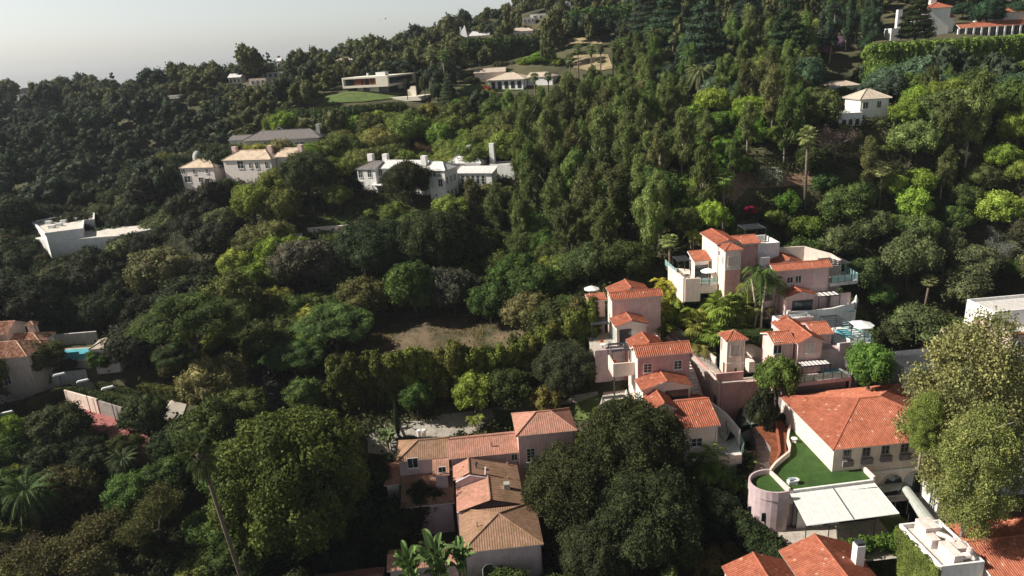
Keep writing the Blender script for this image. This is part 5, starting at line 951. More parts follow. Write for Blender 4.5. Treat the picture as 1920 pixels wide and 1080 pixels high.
# ------------------------------------------------------------------ distant houses
def far(name, label, u, v, d, az, cat='house', snap=0):
    q_ = ground_hit(u, v, snap, 150, 420) if snap else None; d2 = d if q_ is None else proj(q_)[2]
    F = FR(atd(u, v, d2), math.radians(az), d2/d); return F, Thing(name, label, cat, F, (0, 0, -5))
FARPINK = mat('faded_pink_stucco', (.76, .68, .63), .9, .04)
F, T = far('tan_roofed_villa', 'long pink villa with sandy tile roof and small domed turret, left of the white mansion', 508, 299, 181, -14)
wing(T, -14.5, 0, 0, 7.5, -8, 0, 2.0, 'x', FARPINK, TILET, hipped=(3.6, 3.6), tile=False); wing(T, -.5, 7.5, 2.5, 9.5, -8, .2, 1.8, 'x', FARPINK, TILET, hipped=(0, 3), tile=False)
x, z = F.ony(334.6, 315.5, -1.5); wing(T, x, x+10.5, -1.5, 5.5, z-7, z, 1.7, 'x', FARPINK, TILET, hipped=(3.4, 3.4), tile=False); MB().tube([(x+1.5, 5, z-4), (x+1.5, 5, z+2.2)], 1.3, 12).tube([(x+1.5, 5, z+2.2), (x+1.5, 5, z+2.9), (x+1.5, 5, z+3.4), (x+1.5, 5, z+3.6)], [1.25, 1.05, .6, .1], 12).build('turret', GCANVAS, T)
for uu, vv, ww, hh in ((451, 309, 1.7, 1.9), (469.5, 310.5, .7, 1.3), (482, 310.5, .9, 1.6), (500.5, 310, .9, 1.6)): a, zz = F.ony(uu, vv, .35); win(T, 'F', .35, a, zz-hh/2, ww, hh, 2, 2)
for uu, vv, ww, hh in ((343.5, 322, 1.1, 1.1), (364, 322, .7, 1.2), (388, 321, .7, 1.1), (352, 336, 1.8, 1.6), (377, 337, 1.3, 1.2), (389, 339, 1.3, 1.2)): a, zz = F.ony(uu, vv, -1.15); win(T, 'F', -1.15, a, zz-hh/2, ww, hh, 2, 2)
for a in (-13, -2.5, 6.2): MB().box(a-.6, a+.6, 4, 5.2, 0, 3.0).build('chimney', PALEPINK, T)
F, T = far('white_mansion', 'large white mansion with pale grey roofs and chimneys in the middle distance', 811, 317, 172, -24)
wing(T, -15.5, 0, 0, 7, -9, 0, 1.5, 'x', WHITE, WSHING, hipped=(0, 3), tile=False); wing(T, -21.5, -15.4, -1.5, 6, -9, 0, 1.5, 'x', WHITE, SHING, hipped=(3, 0), tile=False); wing(T, -.5, 4.6, -2.2, 5, -9, 0, 1.5, 'x', WHITE, WSHING, hipped=(0, 2.5), tile=False)
for uu, vv, s in ((676, 327, 0), (693, 326, 0), (713.5, 324, 0), (678, 347, 0), (816, 325, 1), (823, 325, 1), (826, 343, 1), (720, 350, 0)):
    pl = -1.15 if (uu < 700) else (.35 if uu < 800 else -1.85); a, zz = F.ony(uu, vv, pl); win(T, 'F', pl, a, zz-.8, 1.1, 1.7, 2, 2)
for k in range(3): win(T, 'R', 4.25, -1+k*2, -3.2, 1.0, 1.5, 2, 2); win(T, 'R', 4.25, -1+k*2, -6.6, 1.0, 1.5, 2, 2)
for a, bq in ((-20.5, 4), (-16, 4), (-3.0, 1)): MB().box(a-.7, a+.7, bq, bq+1.2, -1, 3.0).build('chimney', WHITE, T)
MB().box(-16.8, -11.5, -2.4, .3, -3.9, -3.7).build('balcony', TRIM, T); MB().box(-17, -11, -3.5, .3, -9, -7.6).build('terrace_wall', WHITE, T)
for k in range(4): win(T, 'F', .34, -15.0+k*1.25, -7.2, .8, 2.6, 1, 3, sill=False)
F, T = far('hipped_white_annex', 'white hip roofed block with finial and chimney at the right end of the white mansion', 902, 306, 180, -18)
wing(T, -9.5, 0, 0, 9, -7, 0, 3.0, 'x', WHITE, WSHING, hipped=(4.4, 4.4), tile=False); x, z = F.ony(852, 325, -5); wing(T, x, x+10, -5, .3, z-5, z, 1.0, 'f', WHITE, WSHING, tile=False)
for k in range(5): win(T, 'F', -4.65, x+2+k*1.35, z-2.7, .8, 2.0, 1, 3, sill=False)
MB().box(1.0, 2.2, 4, 5.2, -3, 4.4).build('chimney', WHITE, T); MB().box(-5.2, -4.3, 4, 5, 2.4, 4.0).build('cupola', WHITE, T); flat(T, 1.5, 8, 2, 7, -7, -.6, WHITE, OFFW, .3)
# modernist house
F, T = far('modern_house', 'cream two storey modern house with long cantilevered upper floor above a lawn', 726, 141.8, 240, -15)
xl = F.ony(640, 143.7, 0)[0]; yr = F.onx(782.5, 138.5, 0)[0]; yr = min(max(yr, 9), 26); H = 3.5
q = MB(); q.box(xl, 0, 0, yr, -.55, 0); q.box(xl, 0, 0, yr, -H, -H+.75); q.box(xl, xl+.5, 0, 1.4, -H+.751, -.551); q.box(-4.4, 0, 0, 1.2, -H+.751, -.551); q.box(-.3, 0, yr-2.6, yr, -H+.751, -.551); q.build('upper_frame', MODERN, T)
MB().box(xl+.3, -.5, 1.8, yr-.4, -H+.7, -.5).build('glazing', GLASS, T); sh = MB(); L_ = -4.4-xl
for a, w_ in ((.34, .05), (.40, .16), (.60, .05), (.78, .08), (.89, .09)): sh.box(xl+L_*a, xl+L_*(a+w_), .5, .62, -H+.76, -.56)
sh.build('wooden_shutters', WOOD, T)
q = MB(); q.box(xl+4.2, -4.8, 2.5, yr-1, -7.2, -H-.001); q.box(-1.2, -.6, yr*.45, yr-.5, -7.2, -H-.001); q.build('lower_wall', MODERN, T)
MB().box(xl+L_*.52, xl+L_*.7, 2.4, 2.49, -6.9, -H-.1).build('glazed_doors', GLASS, T); MB().box(-4.79, -1.3, 3.2, yr-1, -6.9, -H-.05).build('glazing', GLASS, T); MB().box(xl-2, xl+4, 4, 4.3, -6.6, -5.2).build('low_wall', WOOD, T)
MB().box(xl-3, 12, -1.5, yr, -8.5, -7.1).build('terrace', MODERN, T); MB().box(-6, -2.5, 4, 7, 0, 1.2).build('roof_plant', PLAST, T); MB().box(xl+8, xl+8.5, 3, 3.5, 0, 1.1).build('roof_plant', PLAST, T); MB().box(6, 9, 2, 2.6, -7.1, -3.9).build('garden_wall', MODERN, T)
F, T = far('low_ranch_house', 'low house with broad pinkish shingle roof behind fan palms and a lawn', 983, 148, 250, -22)
wing(T, -15, 0, 0, 14, -5, 0, 2.1, 'x', WHITE, TANSH, hipped=(5, 6.5), tile=False, over=.9); wing(T, -1, 9, 5, 13, -6, .3, 1.4, 'x', WHITE, TANSH, hipped=(0, 3.5), tile=False)
for k in range(5): MB().box(-13+k*2.5, -11.6+k*2.5, .8, .88, -3, -.6).build('window', GLASS, T)
F, T = far('long_tan_roof', 'long pale gabled roof just behind the low pinkish shingle house', 948, 134, 285, -4, snap=2.5); wing(T, -13, 0, 0, 7, -4, 0, 1.6, 'x', CREAM, TANSH, tile=False)
F, T = far('grey_roofed_house', 'sprawling house with dark grey shingle roof above the sandy roofed villa', 600, 258, 232, -6, snap=3.6)
wing(T, -27, 0, 0, 10, -6, 0, 2.6, 'x', OFFW, SHING, hipped=(5, 5), tile=False, over=.8); wing(T, -20, -11, 5, 14, -6, .6, 3.2, 'y', OFFW, SHING, tile=False, over=.8); wing(T, -33, -24, 3, 10, -6, .2, 1.2, 'x', OFFW, SHING, tile=False)
for k in range(4): win(T, 'F', .8, -12+k*1.8, -3.2, 1.2, 2.0, 2, 1)
MB().box(-14, -5, -2.5, .5, -4.0, -3.7).build('deck', OFFW, T); MB().box(-2.5, -1.2, 4, 5.2, 0, 4).build('chimney', OFFW, T); MB().box(-20.5, -18, 3.8, 4.6, 1.3, 1.7).build('skylight', PLAST, T)
# flat roofed white house at left
def flat_house():
    z = 25.4; c = atz(150, 430, z); F = FR((0, 0, 0), 0); T = Thing('flat_roofed_house', 'long low white flat roofed house half hidden by trees on the left', 'house', F, (c[0], c[1], 20))
    def pr(px, zt, zb, name, m): MB().prism([tuple(atz(u, v, zt)[:2]) for u, v in px], zb, zt).build(name, m, T)
    a = [(61, 418), (100, 411), (177, 402), (176, 414), (157, 416), (155, 431), (86, 440)]; pr(a, z, 17, 'wall', WHITE); P = [atz(u, v, z)[:2] for u, v in a]; cc = np.mean(P, axis=0); MB().prism([tuple(cc+(p-cc)*.96) for p in P], z, z+.04).build('roof', GRAVEL, T); MB().wall([tuple(p) for p in P]+[tuple(P[0])], .4, z-.2, z+.45).build('parapet', WHITE, T)
    b_ = [(66, 446), (98, 441), (156, 433), (240, 424), (330, 416), (322, 424), (262, 434), (240, 441), (170, 446), (100, 452)]; z2 = 23.6; pr(b_, z2, 15, 'wall', WHITE); P = [atz(u, v, z2)[:2] for u, v in b_]; cc = np.mean(P, axis=0); MB().prism([tuple(cc+(p-cc)*.985) for p in P], z2, z2+.04).build('roof', GRAVEL, T)
    for u, v in ((98, 428), (92, 420), (120, 418), (112, 424), (140, 414)): p = atz(u, v, z); MB().box(p[0]-.7, p[0]+.7, p[1]-.5, p[1]+.5, z, z+.8).build('roof_plant', PLAST, T)
flat_house()
F, T = far('corner_white_cottage', 'small white building corner peeping left of a tall tree in the middle', 530, 452, 158, 10); flat(T, -1.5, 4, 0, 4, -4, .5, WHITE, OFFW, .3)
T = Thing('balustraded_terrace', 'pale stone terrace with steps among the trees in the middle', 'terrace', FR(atd(610, 432, 165), .1), (0, 0, 0)); MB().box(-4, 5, 0, 2, -3, .2).build('deck', CREAM, T); MB().box(3, 6, -1, 0, -3, 1.0).build('steps', CREAM, T); MB().box(-4, 5, -.2, -.01, -3, 1.0).build('parapet', CREAM, T)
# right hand hillside house
F, T = far('hillside_house', 'white house with tan hip roof among oaks on the right hillside', 1614, 186.5, 168, 2)
wing(T, -.4, 7.4, -.4, 8, -6, 0, 2.0, 'x', WHITE, TANSH, hipped=(3.6, 3.6), tile=False, over=.5); win(T, 'F', .1, 1.3, -2.2, 1.2, 1.5, 2, 1); win(T, 'F', .1, 4.6, -2.1, .9, 1.4, 2, 1); flat(T, -5.6, 0, -1.5, 4, -6, -2.8, WHITE, OFFW, .6); MB().box(7.4, 9.6, .5, 5, -3.9, -3.6).build('balcony', TRIM, T)
for k in range(3): arch_win(T, -4.4+k*1.6, -1.52, -5.6, .55, .9)
F, T = far('retaining_wall', 'white retaining wall on the right hillside right of the date palm', 1352, 192, 176, -6, 'wall', snap=1.6); MB().wall([(-2.6, 1.2), (-1, 0), (2.8, -.8)], .35, -1.5, [.3, 0, -.4]).build('wall', WHITE, T)
F, T = far('low_white_wall', 'long low white house front among trees right of the white retaining wall', 1440, 197, 180, 0, 'wall', snap=2.2); MB().box(-4, 6, 0, .4, -2.6, .2).build('wall', WHITE, T); MB().box(-4, 6, .41, 5, -2.6, .1).build('terrace', OFFW, T)
F, T = far('low_tan_roof', 'low house roof behind the trees above the white hillside house', 1600, 160, 200, 0, snap=2.5); wing(T, -8, 2, 0, 6, -4, 0, 1.2, 'x', WHITE, TANSH, hipped=(3, 3), tile=False)
# Spanish villa on the clipped hedge
F, T = far('spanish_villa', 'white mission style villa with red roofs and pillared arcade above the great hedge', 1800, 53, 226, -3)
wing(T, 0, 24, 0, 6, -3.0, 0, 1.5, 'x', OFFW, TILE, tile=False, over=.9, ins=1); MB().box(-1, 24, .6, .8, -3, -.3).build('arcade_shade_panel', GLASS, T)  # dark sheet behind the pillars stands for the arcade's shade
for k in range(9): MB().box(-.6+k*2.4, -.1+k*2.4, -.2, .3, -3.2, -.15).build('pillar', WHITE, T)
wing(T, -13, 0, 3, 10, -4, 3.4, 1.4, 'x', WHITE, TILE, hipped=(3, 0), tile=False); wing(T, -9.6, -2.0, 2, 8, -3, 6.6, 1.7, 'h', WHITE, TILE, tile=False); MB().box(-18, -16.6, 4, 5.4, -3, 6.8).build('chimney_tower', WHITE, T); MB().box(-6.8, -5.0, 6.5, 8, 6.4, 12).build('bell_tower', WHITE, T); flat(T, -20, -13, 3, 8, -4, 1.2, WHITE, OFFW, .3)
wing(T, 10, 26, 5, 12, -3, 4.0, 1.6, 'x', WHITE, TILE, tile=False)
def ridge_house(name, label, u, v, d, wd, dp, h, kind, wall, roof, az=-6, rise=1.5, windows=3):
    q_ = ground_hit(u, v, h*.9, 220, 520); d2 = proj(q_)[2] if q_ is not None else d; k_ = d2/d; wd, dp = wd*k_, dp*k_; F, T = far(name, label, u, v, d2, az)
    if kind == 'flat': flat(T, 0, wd, 0, dp, -h-4, 0, wall, OFFW, .3)
    else: wing(T, 0, wd, 0, dp, -h-4, 0, rise, 'x', wall, roof, hipped=(dp*.45, dp*.45) if kind == 'hip' else (0, 0), tile=False)
    for k in range(windows): win(T, 'F', 0 if kind == 'flat' else .35, wd*(k+.7)/(windows+.4), -h*.75, wd/windows*.4, h*.5, 2, 1, sill=False)
    return F, T
F, T = ridge_house('long_grey_roof_house', 'house with steep grey pointed roof and long roof on the ridge', 876, 68, 345, 11, 7, 3, 'gable', CREAM, WSHING, rise=3.0)
MB().add([(-4.6, -.5, -.3), (.2, -.5, -.3), (.2, 5, -.3), (-4.6, 5, -.3), (-1.2, 2.2, 5.2)], [(0, 1, 4), (1, 2, 4), (2, 3, 4), (3, 0, 4), (3, 2, 1, 0)]).build('pointed_roof', WSHING, T); MB().box(-4.4, 0, 0, 4.6, -7, -.31).build('wall', CREAM, T); MB().box(-3.9, -3.2, 3, 3.8, -.3, 4.6).build('chimney', WHITE, T)
ridge_house('small_ridge_house', 'small white house left of the pointed grey roof on the ridge', 812, 70, 345, 5, 5, 2.5, 'flat', WHITE, WSHING); ridge_house('beige_ridge_house', 'low beige house right behind the small white ridge house', 832, 70, 352, 4, 5, 2.5, 'hip', CREAM, TANSH)
ridge_house('stepped_white_house', 'stepped white modern house high on the ridge', 994, 27, 365, 11, 6, 3, 'flat', WHITE, WSHING); ridge_house('lower_stepped_block', 'lower pale block left of the stepped white ridge house', 978, 34, 360, 7, 6, 2.6, 'flat', OFFW, WSHING)
ridge_house('white_cube_house', 'white cube house with dark glass at the top centre edge', 1043, 3, 370, 7.5, 6, 3.4, 'flat', WHITE, WSHING, windows=2); ridge_house('red_roofed_ridge_house', 'white house with red roof near the top edge above tall trees', 1163, 30, 330, 8, 5, 2.5, 'gable', WHITE, TILE)
ridge_house('tan_columned_house', 'tan hillside house with pillars below the stepped white house', 952, 60, 330, 12, 7, 3.5, 'hip', CREAM, TANSH, windows=4)
ridge_house('white_gabled_house', 'white house with red roof corner on the far left ridge', 426, 146, 330, 6.5, 6, 3, 'gable', WHITE, WSHING); ridge_house('beige_block_house', 'beige box house between two white ridge houses on the left', 466, 148, 320, 8, 7, 3.2, 'flat', CREAM, WSHING); ridge_house('white_terrace_house', 'white house with terraces right of the beige box house', 499, 136, 335, 9, 6, 2.8, 'flat', WHITE, WSHING); ridge_house('tall_white_house', 'narrow tall white house between dark trees on the left ridge', 516, 115, 360, 3, 4, 5, 'gable', WHITE, WSHING, windows=1)
ridge_house('brown_roofed_house', 'brown roofed house above and left of the cream modern house', 628, 114, 350, 9, 7, 2.5, 'hip', OFFW, TANSH); ridge_house('left_white_roof', 'pale flat roof at far left among dark trees', 14, 191, 360, 4, 5, 2, 'flat', WHITE, WSHING); ridge_house('long_white_roof', 'long white flat roof showing above the dark left wood', 293, 181, 300, 10.5, 6, 2.2, 'flat', WHITE, WSHING, windows=0); ridge_house('half_hidden_white_roof', 'short pale roof half hidden left of the golden tree on the left skyline', 186, 178, 330, 5, 6, 2, 'flat', WHITE, WSHING, windows=0)
for i, (u, v, l) in enumerate(((712, 38, 'left of two small dark birds flying above the ridge'), (723, 35.5, 'right of two small dark birds flying above the ridge'))):
    F = FR(atd(u, v, 190), .4+i); T = Thing('bird', l, 'bird', F, (0, 0, 0), 'birds in the sky'); m = MB(); m.tube([(0, -.25, 0), (0, -.1, .02), (0, .1, .02), (0, .3, 0)], [.03, .09, .08, .02], 6)
    m.add([(0, -.1, .05), (0, .12, .05), (.35, .05, .2), (.75, -.12, .12), (.35, -.08, .19), (-.35, .05, .2), (-.75, -.12, .12), (-.35, -.08, .19), (0, -.1, .02), (0, .12, .02)], [(0, 4, 2, 1), (4, 3, 2), (0, 1, 5, 7), (7, 5, 6)]); m.build('body', mat('bird_black', (.02, .02, .02), .8), T)
# ------------------------------------------------------------------ trees placed one by one
DK = (.026, .036, .014); OL = (.065, .068, .025); MG = (.045, .075, .020); YG = (.105, .125, .026); BG = (.038, .065, .036); GR = (.15, .14, .115); BR = (.085, .062, .034); EU = (.075, .098, .030); KH = (.15, .135, .065); BY = (.16, .19, .03); PG = (.05, .085, .02)
P = plant
P('camphor', 545, 905, 165, (.075, .095, .022), 'huge yellow green camphor tree filling the lower left foreground', sz=1.15)
P('sycamore', 130, 1010, 125, (.10, .08, .035), 'thin browning tree with bare twigs in the bottom left corner', sz=.85); P('sycamore', 305, 965, 90, (.085, .075, .03), 'ragged half bare tree with pale trunk left of the huge camphor tree', sz=.9); P('sycamore', 30, 1080, 90, (.07, .062, .03), 'low dull brown tree cut off by the bottom left corner')
P('oak', 300, 1060, 60, DK, 'dark round tree under the ragged half bare tree')
P('date', 52, 930, 62, (.06, .085, .03), 'date palm crown at the left edge above the thin browning tree'); P('date', 232, 868, 36, (.05, .07, .03), 'small date palm crown behind the ragged half bare tree')
P('fan', 398, 833, 33, (.06, .085, .03), 'lone very tall fan palm with thin leaning trunk before the camphor tree', d=70, sz=1.75, lean=(0, -.09))
for u, v, r, c, l in ((1185, 850, 100, (.038, .048, .016), 'big dark oak directly in front of the low steep roofed house'), (1075, 925, 95, (.042, .050, .018), 'big dark oak right of the mossy pyramid roof'), (1215, 985, 110, (.034, .044, .018), 'big dark oak left of the small yellow tree at the bottom'), (1115, 1040, 80, (.045, .052, .024), 'big grey green oak touching the bottom edge right of the manor')): P('oakbig', u, v, r, c, l, sz=1.1)
P('oakbig', 1330, 985, 60, (.02, .032, .014), 'deep green shaded tree between the dark oaks and the round bay')
for u, v, r, c, l in ((645, 985, 62, DK, 'dark tree between the camphor tree and the manor wall'), (740, 985, 55, DK, 'dark tree in the shade left of the mossy pyramid roof'), (800, 955, 40, DK, 'dark tree beside the wall of the manor left wing'), (700, 905, 38, (.03, .045, .016), 'dark tree at the left end of the manor roof'), (640, 1060, 50, DK, 'dark tree at the bottom edge below the camphor tree'), (735, 1050, 40, DK, 'dark bush left of the banana plants')): P('oak', u, v, r, c, l)
for u, v, r, c, l, k in ((112, 800, 52, (.045, .062, .022), 'dense dark green tree in front of the tennis court', 'bushy'), (270, 775, 44, (.04, .058, .02), 'dark tree right of the grey court wall', 'bushy'), (12, 868, 46, MG, 'green tree at the left edge below the tennis court', 'bushy'), (170, 868, 42, DK, 'dark low tree between the tennis court and the date palms', 'oak'), (90, 880, 45, DK, 'dark tree above the left date palm', 'oak'), (320, 840, 40, DK, 'dark tree left of the tall fan palm crown', 'oak'), (235, 850, 34, (.05, .065, .016), 'dark green tree below the court driveway', 'bushy'),
    (402, 722, 60, (.15, .145, .055), 'pale olive feathery tree beside the canyon road', 'bushy'), (385, 640, 38, YG, 'yellow green tree above the pale feathery tree', 'bushy'), (330, 680, 36, (.09, .085, .03), 'olive brown tree right of the swimming pool', 'bushy'), (262, 640, 52, (.04, .048, .026), 'tall grey green tree right of the pool pavilion', 'oak'), (196, 692, 26, PG, 'bright green bush tree in front of the pool pavilion', 'bushy'), (80, 684, 40, (.085, .09, .03), 'olive tree in front of the mottled tile roof', 'bushy'), (132, 694, 14, DK, 'dark shrub tree between the olive tree and the pool', 'oak'), (445, 690, 22, YG, 'small golden green tree at the canyon road kerb', 'bushy'),
    (570, 492, 58, (.075, .085, .048), 'tall fluffy grey green tree in the centre left of the dark pair', 'oak'), (700, 465, 72, (.035, .058, .024), 'left of two massive dark green trees in the centre', 'oakbig'), (815, 450, 78, (.04, .06, .02), 'right of two massive dark green trees in the centre', 'oakbig'), (850, 548, 52, (.06, .065, .045), 'greyish round oak standing at the back of the bare clearing', 'oak'), (764, 345, 46, (.04, .05, .02), 'large oak in front of the middle of the white mansion', 'oakbig'), (925, 385, 40, EU, 'feathery tree below the white annex', 'bushy'), (660, 355, 18, DK, 'dark tree hugging the left end of the white mansion', 'oak'),
    (575, 330, 55, (.05, .062, .025), 'broad tree right of the sandy roofed villa', 'oakbig'), (520, 345, 36, YG, 'bright yellow green tree at the right corner of the sandy roofed villa', 'bushy'), (312, 310, 26, (.10, .12, .025), 'light green tree left of the sandy roofed villa', 'bushy'), (985, 590, 45, (.12, .11, .045), 'khaki tree at the right side of the bare clearing', 'oak'), (1005, 535, 48, MG, 'dark green dome tree above the khaki tree', 'oak'), (1060, 690, 62, (.05, .06, .03), 'large grey green tree left of the terrace pergola', 'oakbig'), (1100, 500, 45, (.05, .08, .025), 'green tree mass left of the tallest cream house', 'oak'), (1040, 610, 45, OL, 'olive tree between the khaki tree and the left pink house', 'oak'),
    (1458, 705, 38, (.09, .15, .03), 'bright green round tree in front of the glass fronted balcony', 'bushyD'), (1632, 685, 42, (.09, .15, .035), 'bright green round tree right of the lower pool terrace', 'bushyD'), (1016, 752, 34, (.16, .17, .04), 'yellow green billowing tree behind the manor roof', 'bushy'), (1412, 795, 28, (.04, .055, .022), 'thin dark tree in the mulch bed beside the curved stairs', 'bushy'), (1408, 1005, 30, (.22, .21, .03), 'small yellow leaved tree below the round bay', 'bushy'),
    (1690, 1062, 82, (.14, .19, .02), 'vivid lime green tree at the bottom edge right of the white chimney', 'camphor'), (1345, 1070, 52, (.13, .10, .035), 'brownish olive bushy tree at the bottom edge', 'bushy'), (1715, 965, 30, (.06, .07, .045), 'grey leaved bush tree behind the plant room', 'bushy'), (1690, 1000, 22, (.12, .13, .05), 'olive bush left of the plant room ivy', 'bushy')): P(k.replace('D', ''), u, v, r, c, l, d={1458: 107, 1632: 104}.get(u) if k.endswith('D') else None, sz=1.35 if k.endswith('D') else 1.0)
P('pine', 622, 598, 80, (.07, .12, .035), 'umbrella pine with visible dark trunk at the left of the bare clearing', sz=1.1); P('pine', 545, 660, 62, (.06, .11, .034), 'lower umbrella pine leaning over the canyon road'); P('pine', 350, 585, 112, (.06, .09, .024), 'wide dark umbrella pine left of the canyon road'); P('pine', 330, 655, 50, (.035, .055, .018), 'smaller umbrella pine under the wide dark one')
P('pine', 40, 158, 22, (.03, .03, .018), 'flat topped tree on the far left skyline')
P('plane', 1812, 765, 122, (.175, .20, .07), 'big pale olive sycamore in front of the tall white building', d=86); P('plane', 1828, 880, 84, (.165, .19, .06), 'lower pale sycamore between the plant room and the tunnel awning', d=79); P('plane', 1735, 790, 40, (.19, .20, .06), 'smaller golden sycamore reaching over the hall roof', d=84); P('shrubbig', 1428, 768, 26, DK, 'dark shrub under the bright tree at the glass balcony', d=104); P('bushy', 165, 842, 38, DK, 'dark tree in front of the right part of the red court')
P('bare', 322, 468, 42, GR, 'pale grey leafless tree below the long flat roofed house'); P('bare', 1570, 268, 44, (.10, .085, .065), 'wide brownish leafless tree under the white hillside house'); P('bare', 1870, 455, 42, (.17, .16, .15), 'pale grey leafless bush at the right edge'); P('bare', 1235, 236, 18, (.22, .21, .21), 'small silvery leafless bush right of the eucalyptus stand'); P('bare', 800, 278, 22, (.16, .10, .04), 'russet leafless tree behind the white mansion roof'); P('oak', 305, 515, 55, (.13, .12, .055), 'khaki dome tree under the grey leafless tree')
# eucalyptus stand
for i, (u, v, r) in enumerate(((1005, 235, 28), (1050, 215, 30), (1095, 200, 30), (1140, 215, 32), (1185, 215, 30), (1025, 300, 32), (1075, 290, 34), (1125, 300, 34), (1175, 295, 34), (1045, 370, 34), (1100, 375, 36), (1155, 365, 34), (1210, 270, 24), (975, 300, 24), (930, 395, 26), (885, 390, 24), (1065, 440, 32), (1130, 430, 32))):
    P('euc', u, v, r, (EU[0]*(.9+.03*(i % 7)), EU[1]*(.9+.03*(i % 5)), EU[2]))
for i, (u, v, r) in enumerate(((1160, 110, 17), (1180, 125, 17), (1200, 115, 18), (1195, 90, 15), (1400, 150, 24), (1440, 140, 28), (1480, 150, 26), (1385, 185, 16), (1500, 205, 24), (1475, 235, 30), (1560, 45, 26), (1590, 40, 22), (1640, 30, 26), (1625, 60, 24))):
    P('euc', u, v, r, BG if u > 1540 else EU)
# tall palms on the hill
for i, (u, v, r) in enumerate(((1068, 116, 8), (1083, 97, 8), (1108, 95, 9), (1126, 92, 8), (1150, 88, 8), (1170, 80, 9), (1215, 63, 9), (1240, 64, 9), (1262, 74, 8), (1280, 48, 9), (1313, 46, 9), (1002, 150, 8), (1028, 148, 8), (830, 105, 10), (806, 103, 8), (668, 82, 7), (685, 78, 7), (640, 88, 7))): P('fan', u, v, r*1.3, (.13, .17, .07), sz=1.0)
for u, v, r, l, s in ((1514, 266, 22, 'tall fan palm with thick crown on the bare hillside', 1.0), (1357, 333, 25, 'broad fan palm above the highest pink house', .8), (1655, 322, 17, 'fan palm in the trees at right below the hillside house', .7), (1742, 533, 18, 'fan palm in the dark canyon at the right', .7), (1255, 465, 20, 'fan palm left of the cream corner terrace', .7)): P('fan', u, v, r, (.16, .20, .07), l, sz=s)
plant_base('date', 1310, 196, 80, (.12, .16, .06), 'large date palm with drooping crown on the upper hillside')
for u, v, r, c, l in ((402, 330, 15, (.11, .11, .07), 'thin greyish tree in front of the sandy roofed villa'), (424, 352, 15, (.06, .075, .025), 'small dark tree below the sandy roofed villa'), (362, 353, 14, (.05, .06, .025), 'small tree under the left wing of the sandy roofed villa'), (60, 726, 18, DK, 'dark tree beside the lawn of the mottled roof house'), (1880, 930, 26, (.05, .07, .03), 'dark tree under the right edge awning')): P('bushy', u, v, r, c, l)
plant_base('cypress', 1378, 150, 80, (.03, .055, .028), 'taller of two dark columnar cypresses on the upper hillside'); plant_base('cypress', 1347, 135, 70, (.03, .055, .028), 'shorter of two dark columnar cypresses on the upper hillside')
P('cypress', 744, 790, 7, (.022, .035, .016), 'thin dark cypress standing on the pale driveway'); P('cypress', 1108, 728, 6, (.06, .08, .02), 'small cypress at the corner of the garden terrace', sz=.5)
for u, l in ((590, 'first'), (606, 'second'), (642, 'third')): P('cypress', u, 395 if u < 620 else 388, 4, (.02, .03, .014), f'{l} slim cypress from the left on the small terrace lawn')
for u, v, r, c, l in ((1320, 60, 52, (.035, .07, .035), 'very tall blue green conifer left of the cypresses'), (1475, 60, 46, (.028, .045, .022), 'very tall dark conifer right of the two cypresses'), (1250, 30, 40, BG, 'tall conifer at the top edge above the palm row'), (1400, 15, 40, (.03, .055, .03), 'tall conifer at the top edge behind the cypresses'), (1720, 30, 30, DK, 'dark conifer left of the mission villa bell tower'), (1300, 20, 36, (.03, .05, .025), 'dark conifer at the top edge left of the tallest pair'), (1210, 20, 34, BG, 'blue green conifer right of the red roofed ridge house')): P('cedar', u, v, r, c, l)
for u, v, r, l in ((1806, 22, 17, 'slender pine in front of the pillared arcade'), (1852, 28, 30, 'broad dark pine in front of the mission villa at the right'), (1905, 25, 24, 'dark pine at the top right corner')): P('oak', u, v, r, (.028, .055, .032), l)
for u, v, r, c, l in ((1545, 92, 18, (.38, .20, .32), 'pink blossoming tree left of the great hedge'), (1570, 80, 14, (.36, .22, .34), 'smaller pale pink blossoming tree beside the great hedge'), (1328, 277, 15, (.26, .018, .028), 'left crimson bougainvillea on the hillside'), (1386, 268, 11, (.30, .02, .03), 'right crimson bougainvillea on the hillside'), (1405, 408, 12, (.30, .02, .05), 'crimson bougainvillea just above the tallest cream house'), (1060, 448, 13, (.34, .22, .03), 'yellow autumn shrub at the foot of the eucalyptus stand'), (1120, 450, 14, (.20, .06, .05), 'reddish shrub at the foot of the eucalyptus stand'), (912, 172, 9, (.30, .06, .05), 'red leaved shrub below the ranch lawn'), (258, 162, 16, (.24, .18, .03), 'golden tree on the far left skyline'), (775, 293, 12, (.3, .2, .02), 'golden shrub behind the white mansion'), (1440, 352, 26, (.16, .19, .12), 'pale blue green agave clump on the bare hillside'), (1545, 350, 22, (.05, .10, .03), 'glossy green shrub with white flowers on the hillside'), (1510, 430, 34, (.08, .15, .02), 'bright green shrub behind the highest house'), (1450, 430, 22, (.07, .13, .02), 'bright green shrub above the roof terrace of the highest house')): P('bushy' if c[0] > .3 else 'shrubbig', u, v, r, c, l)
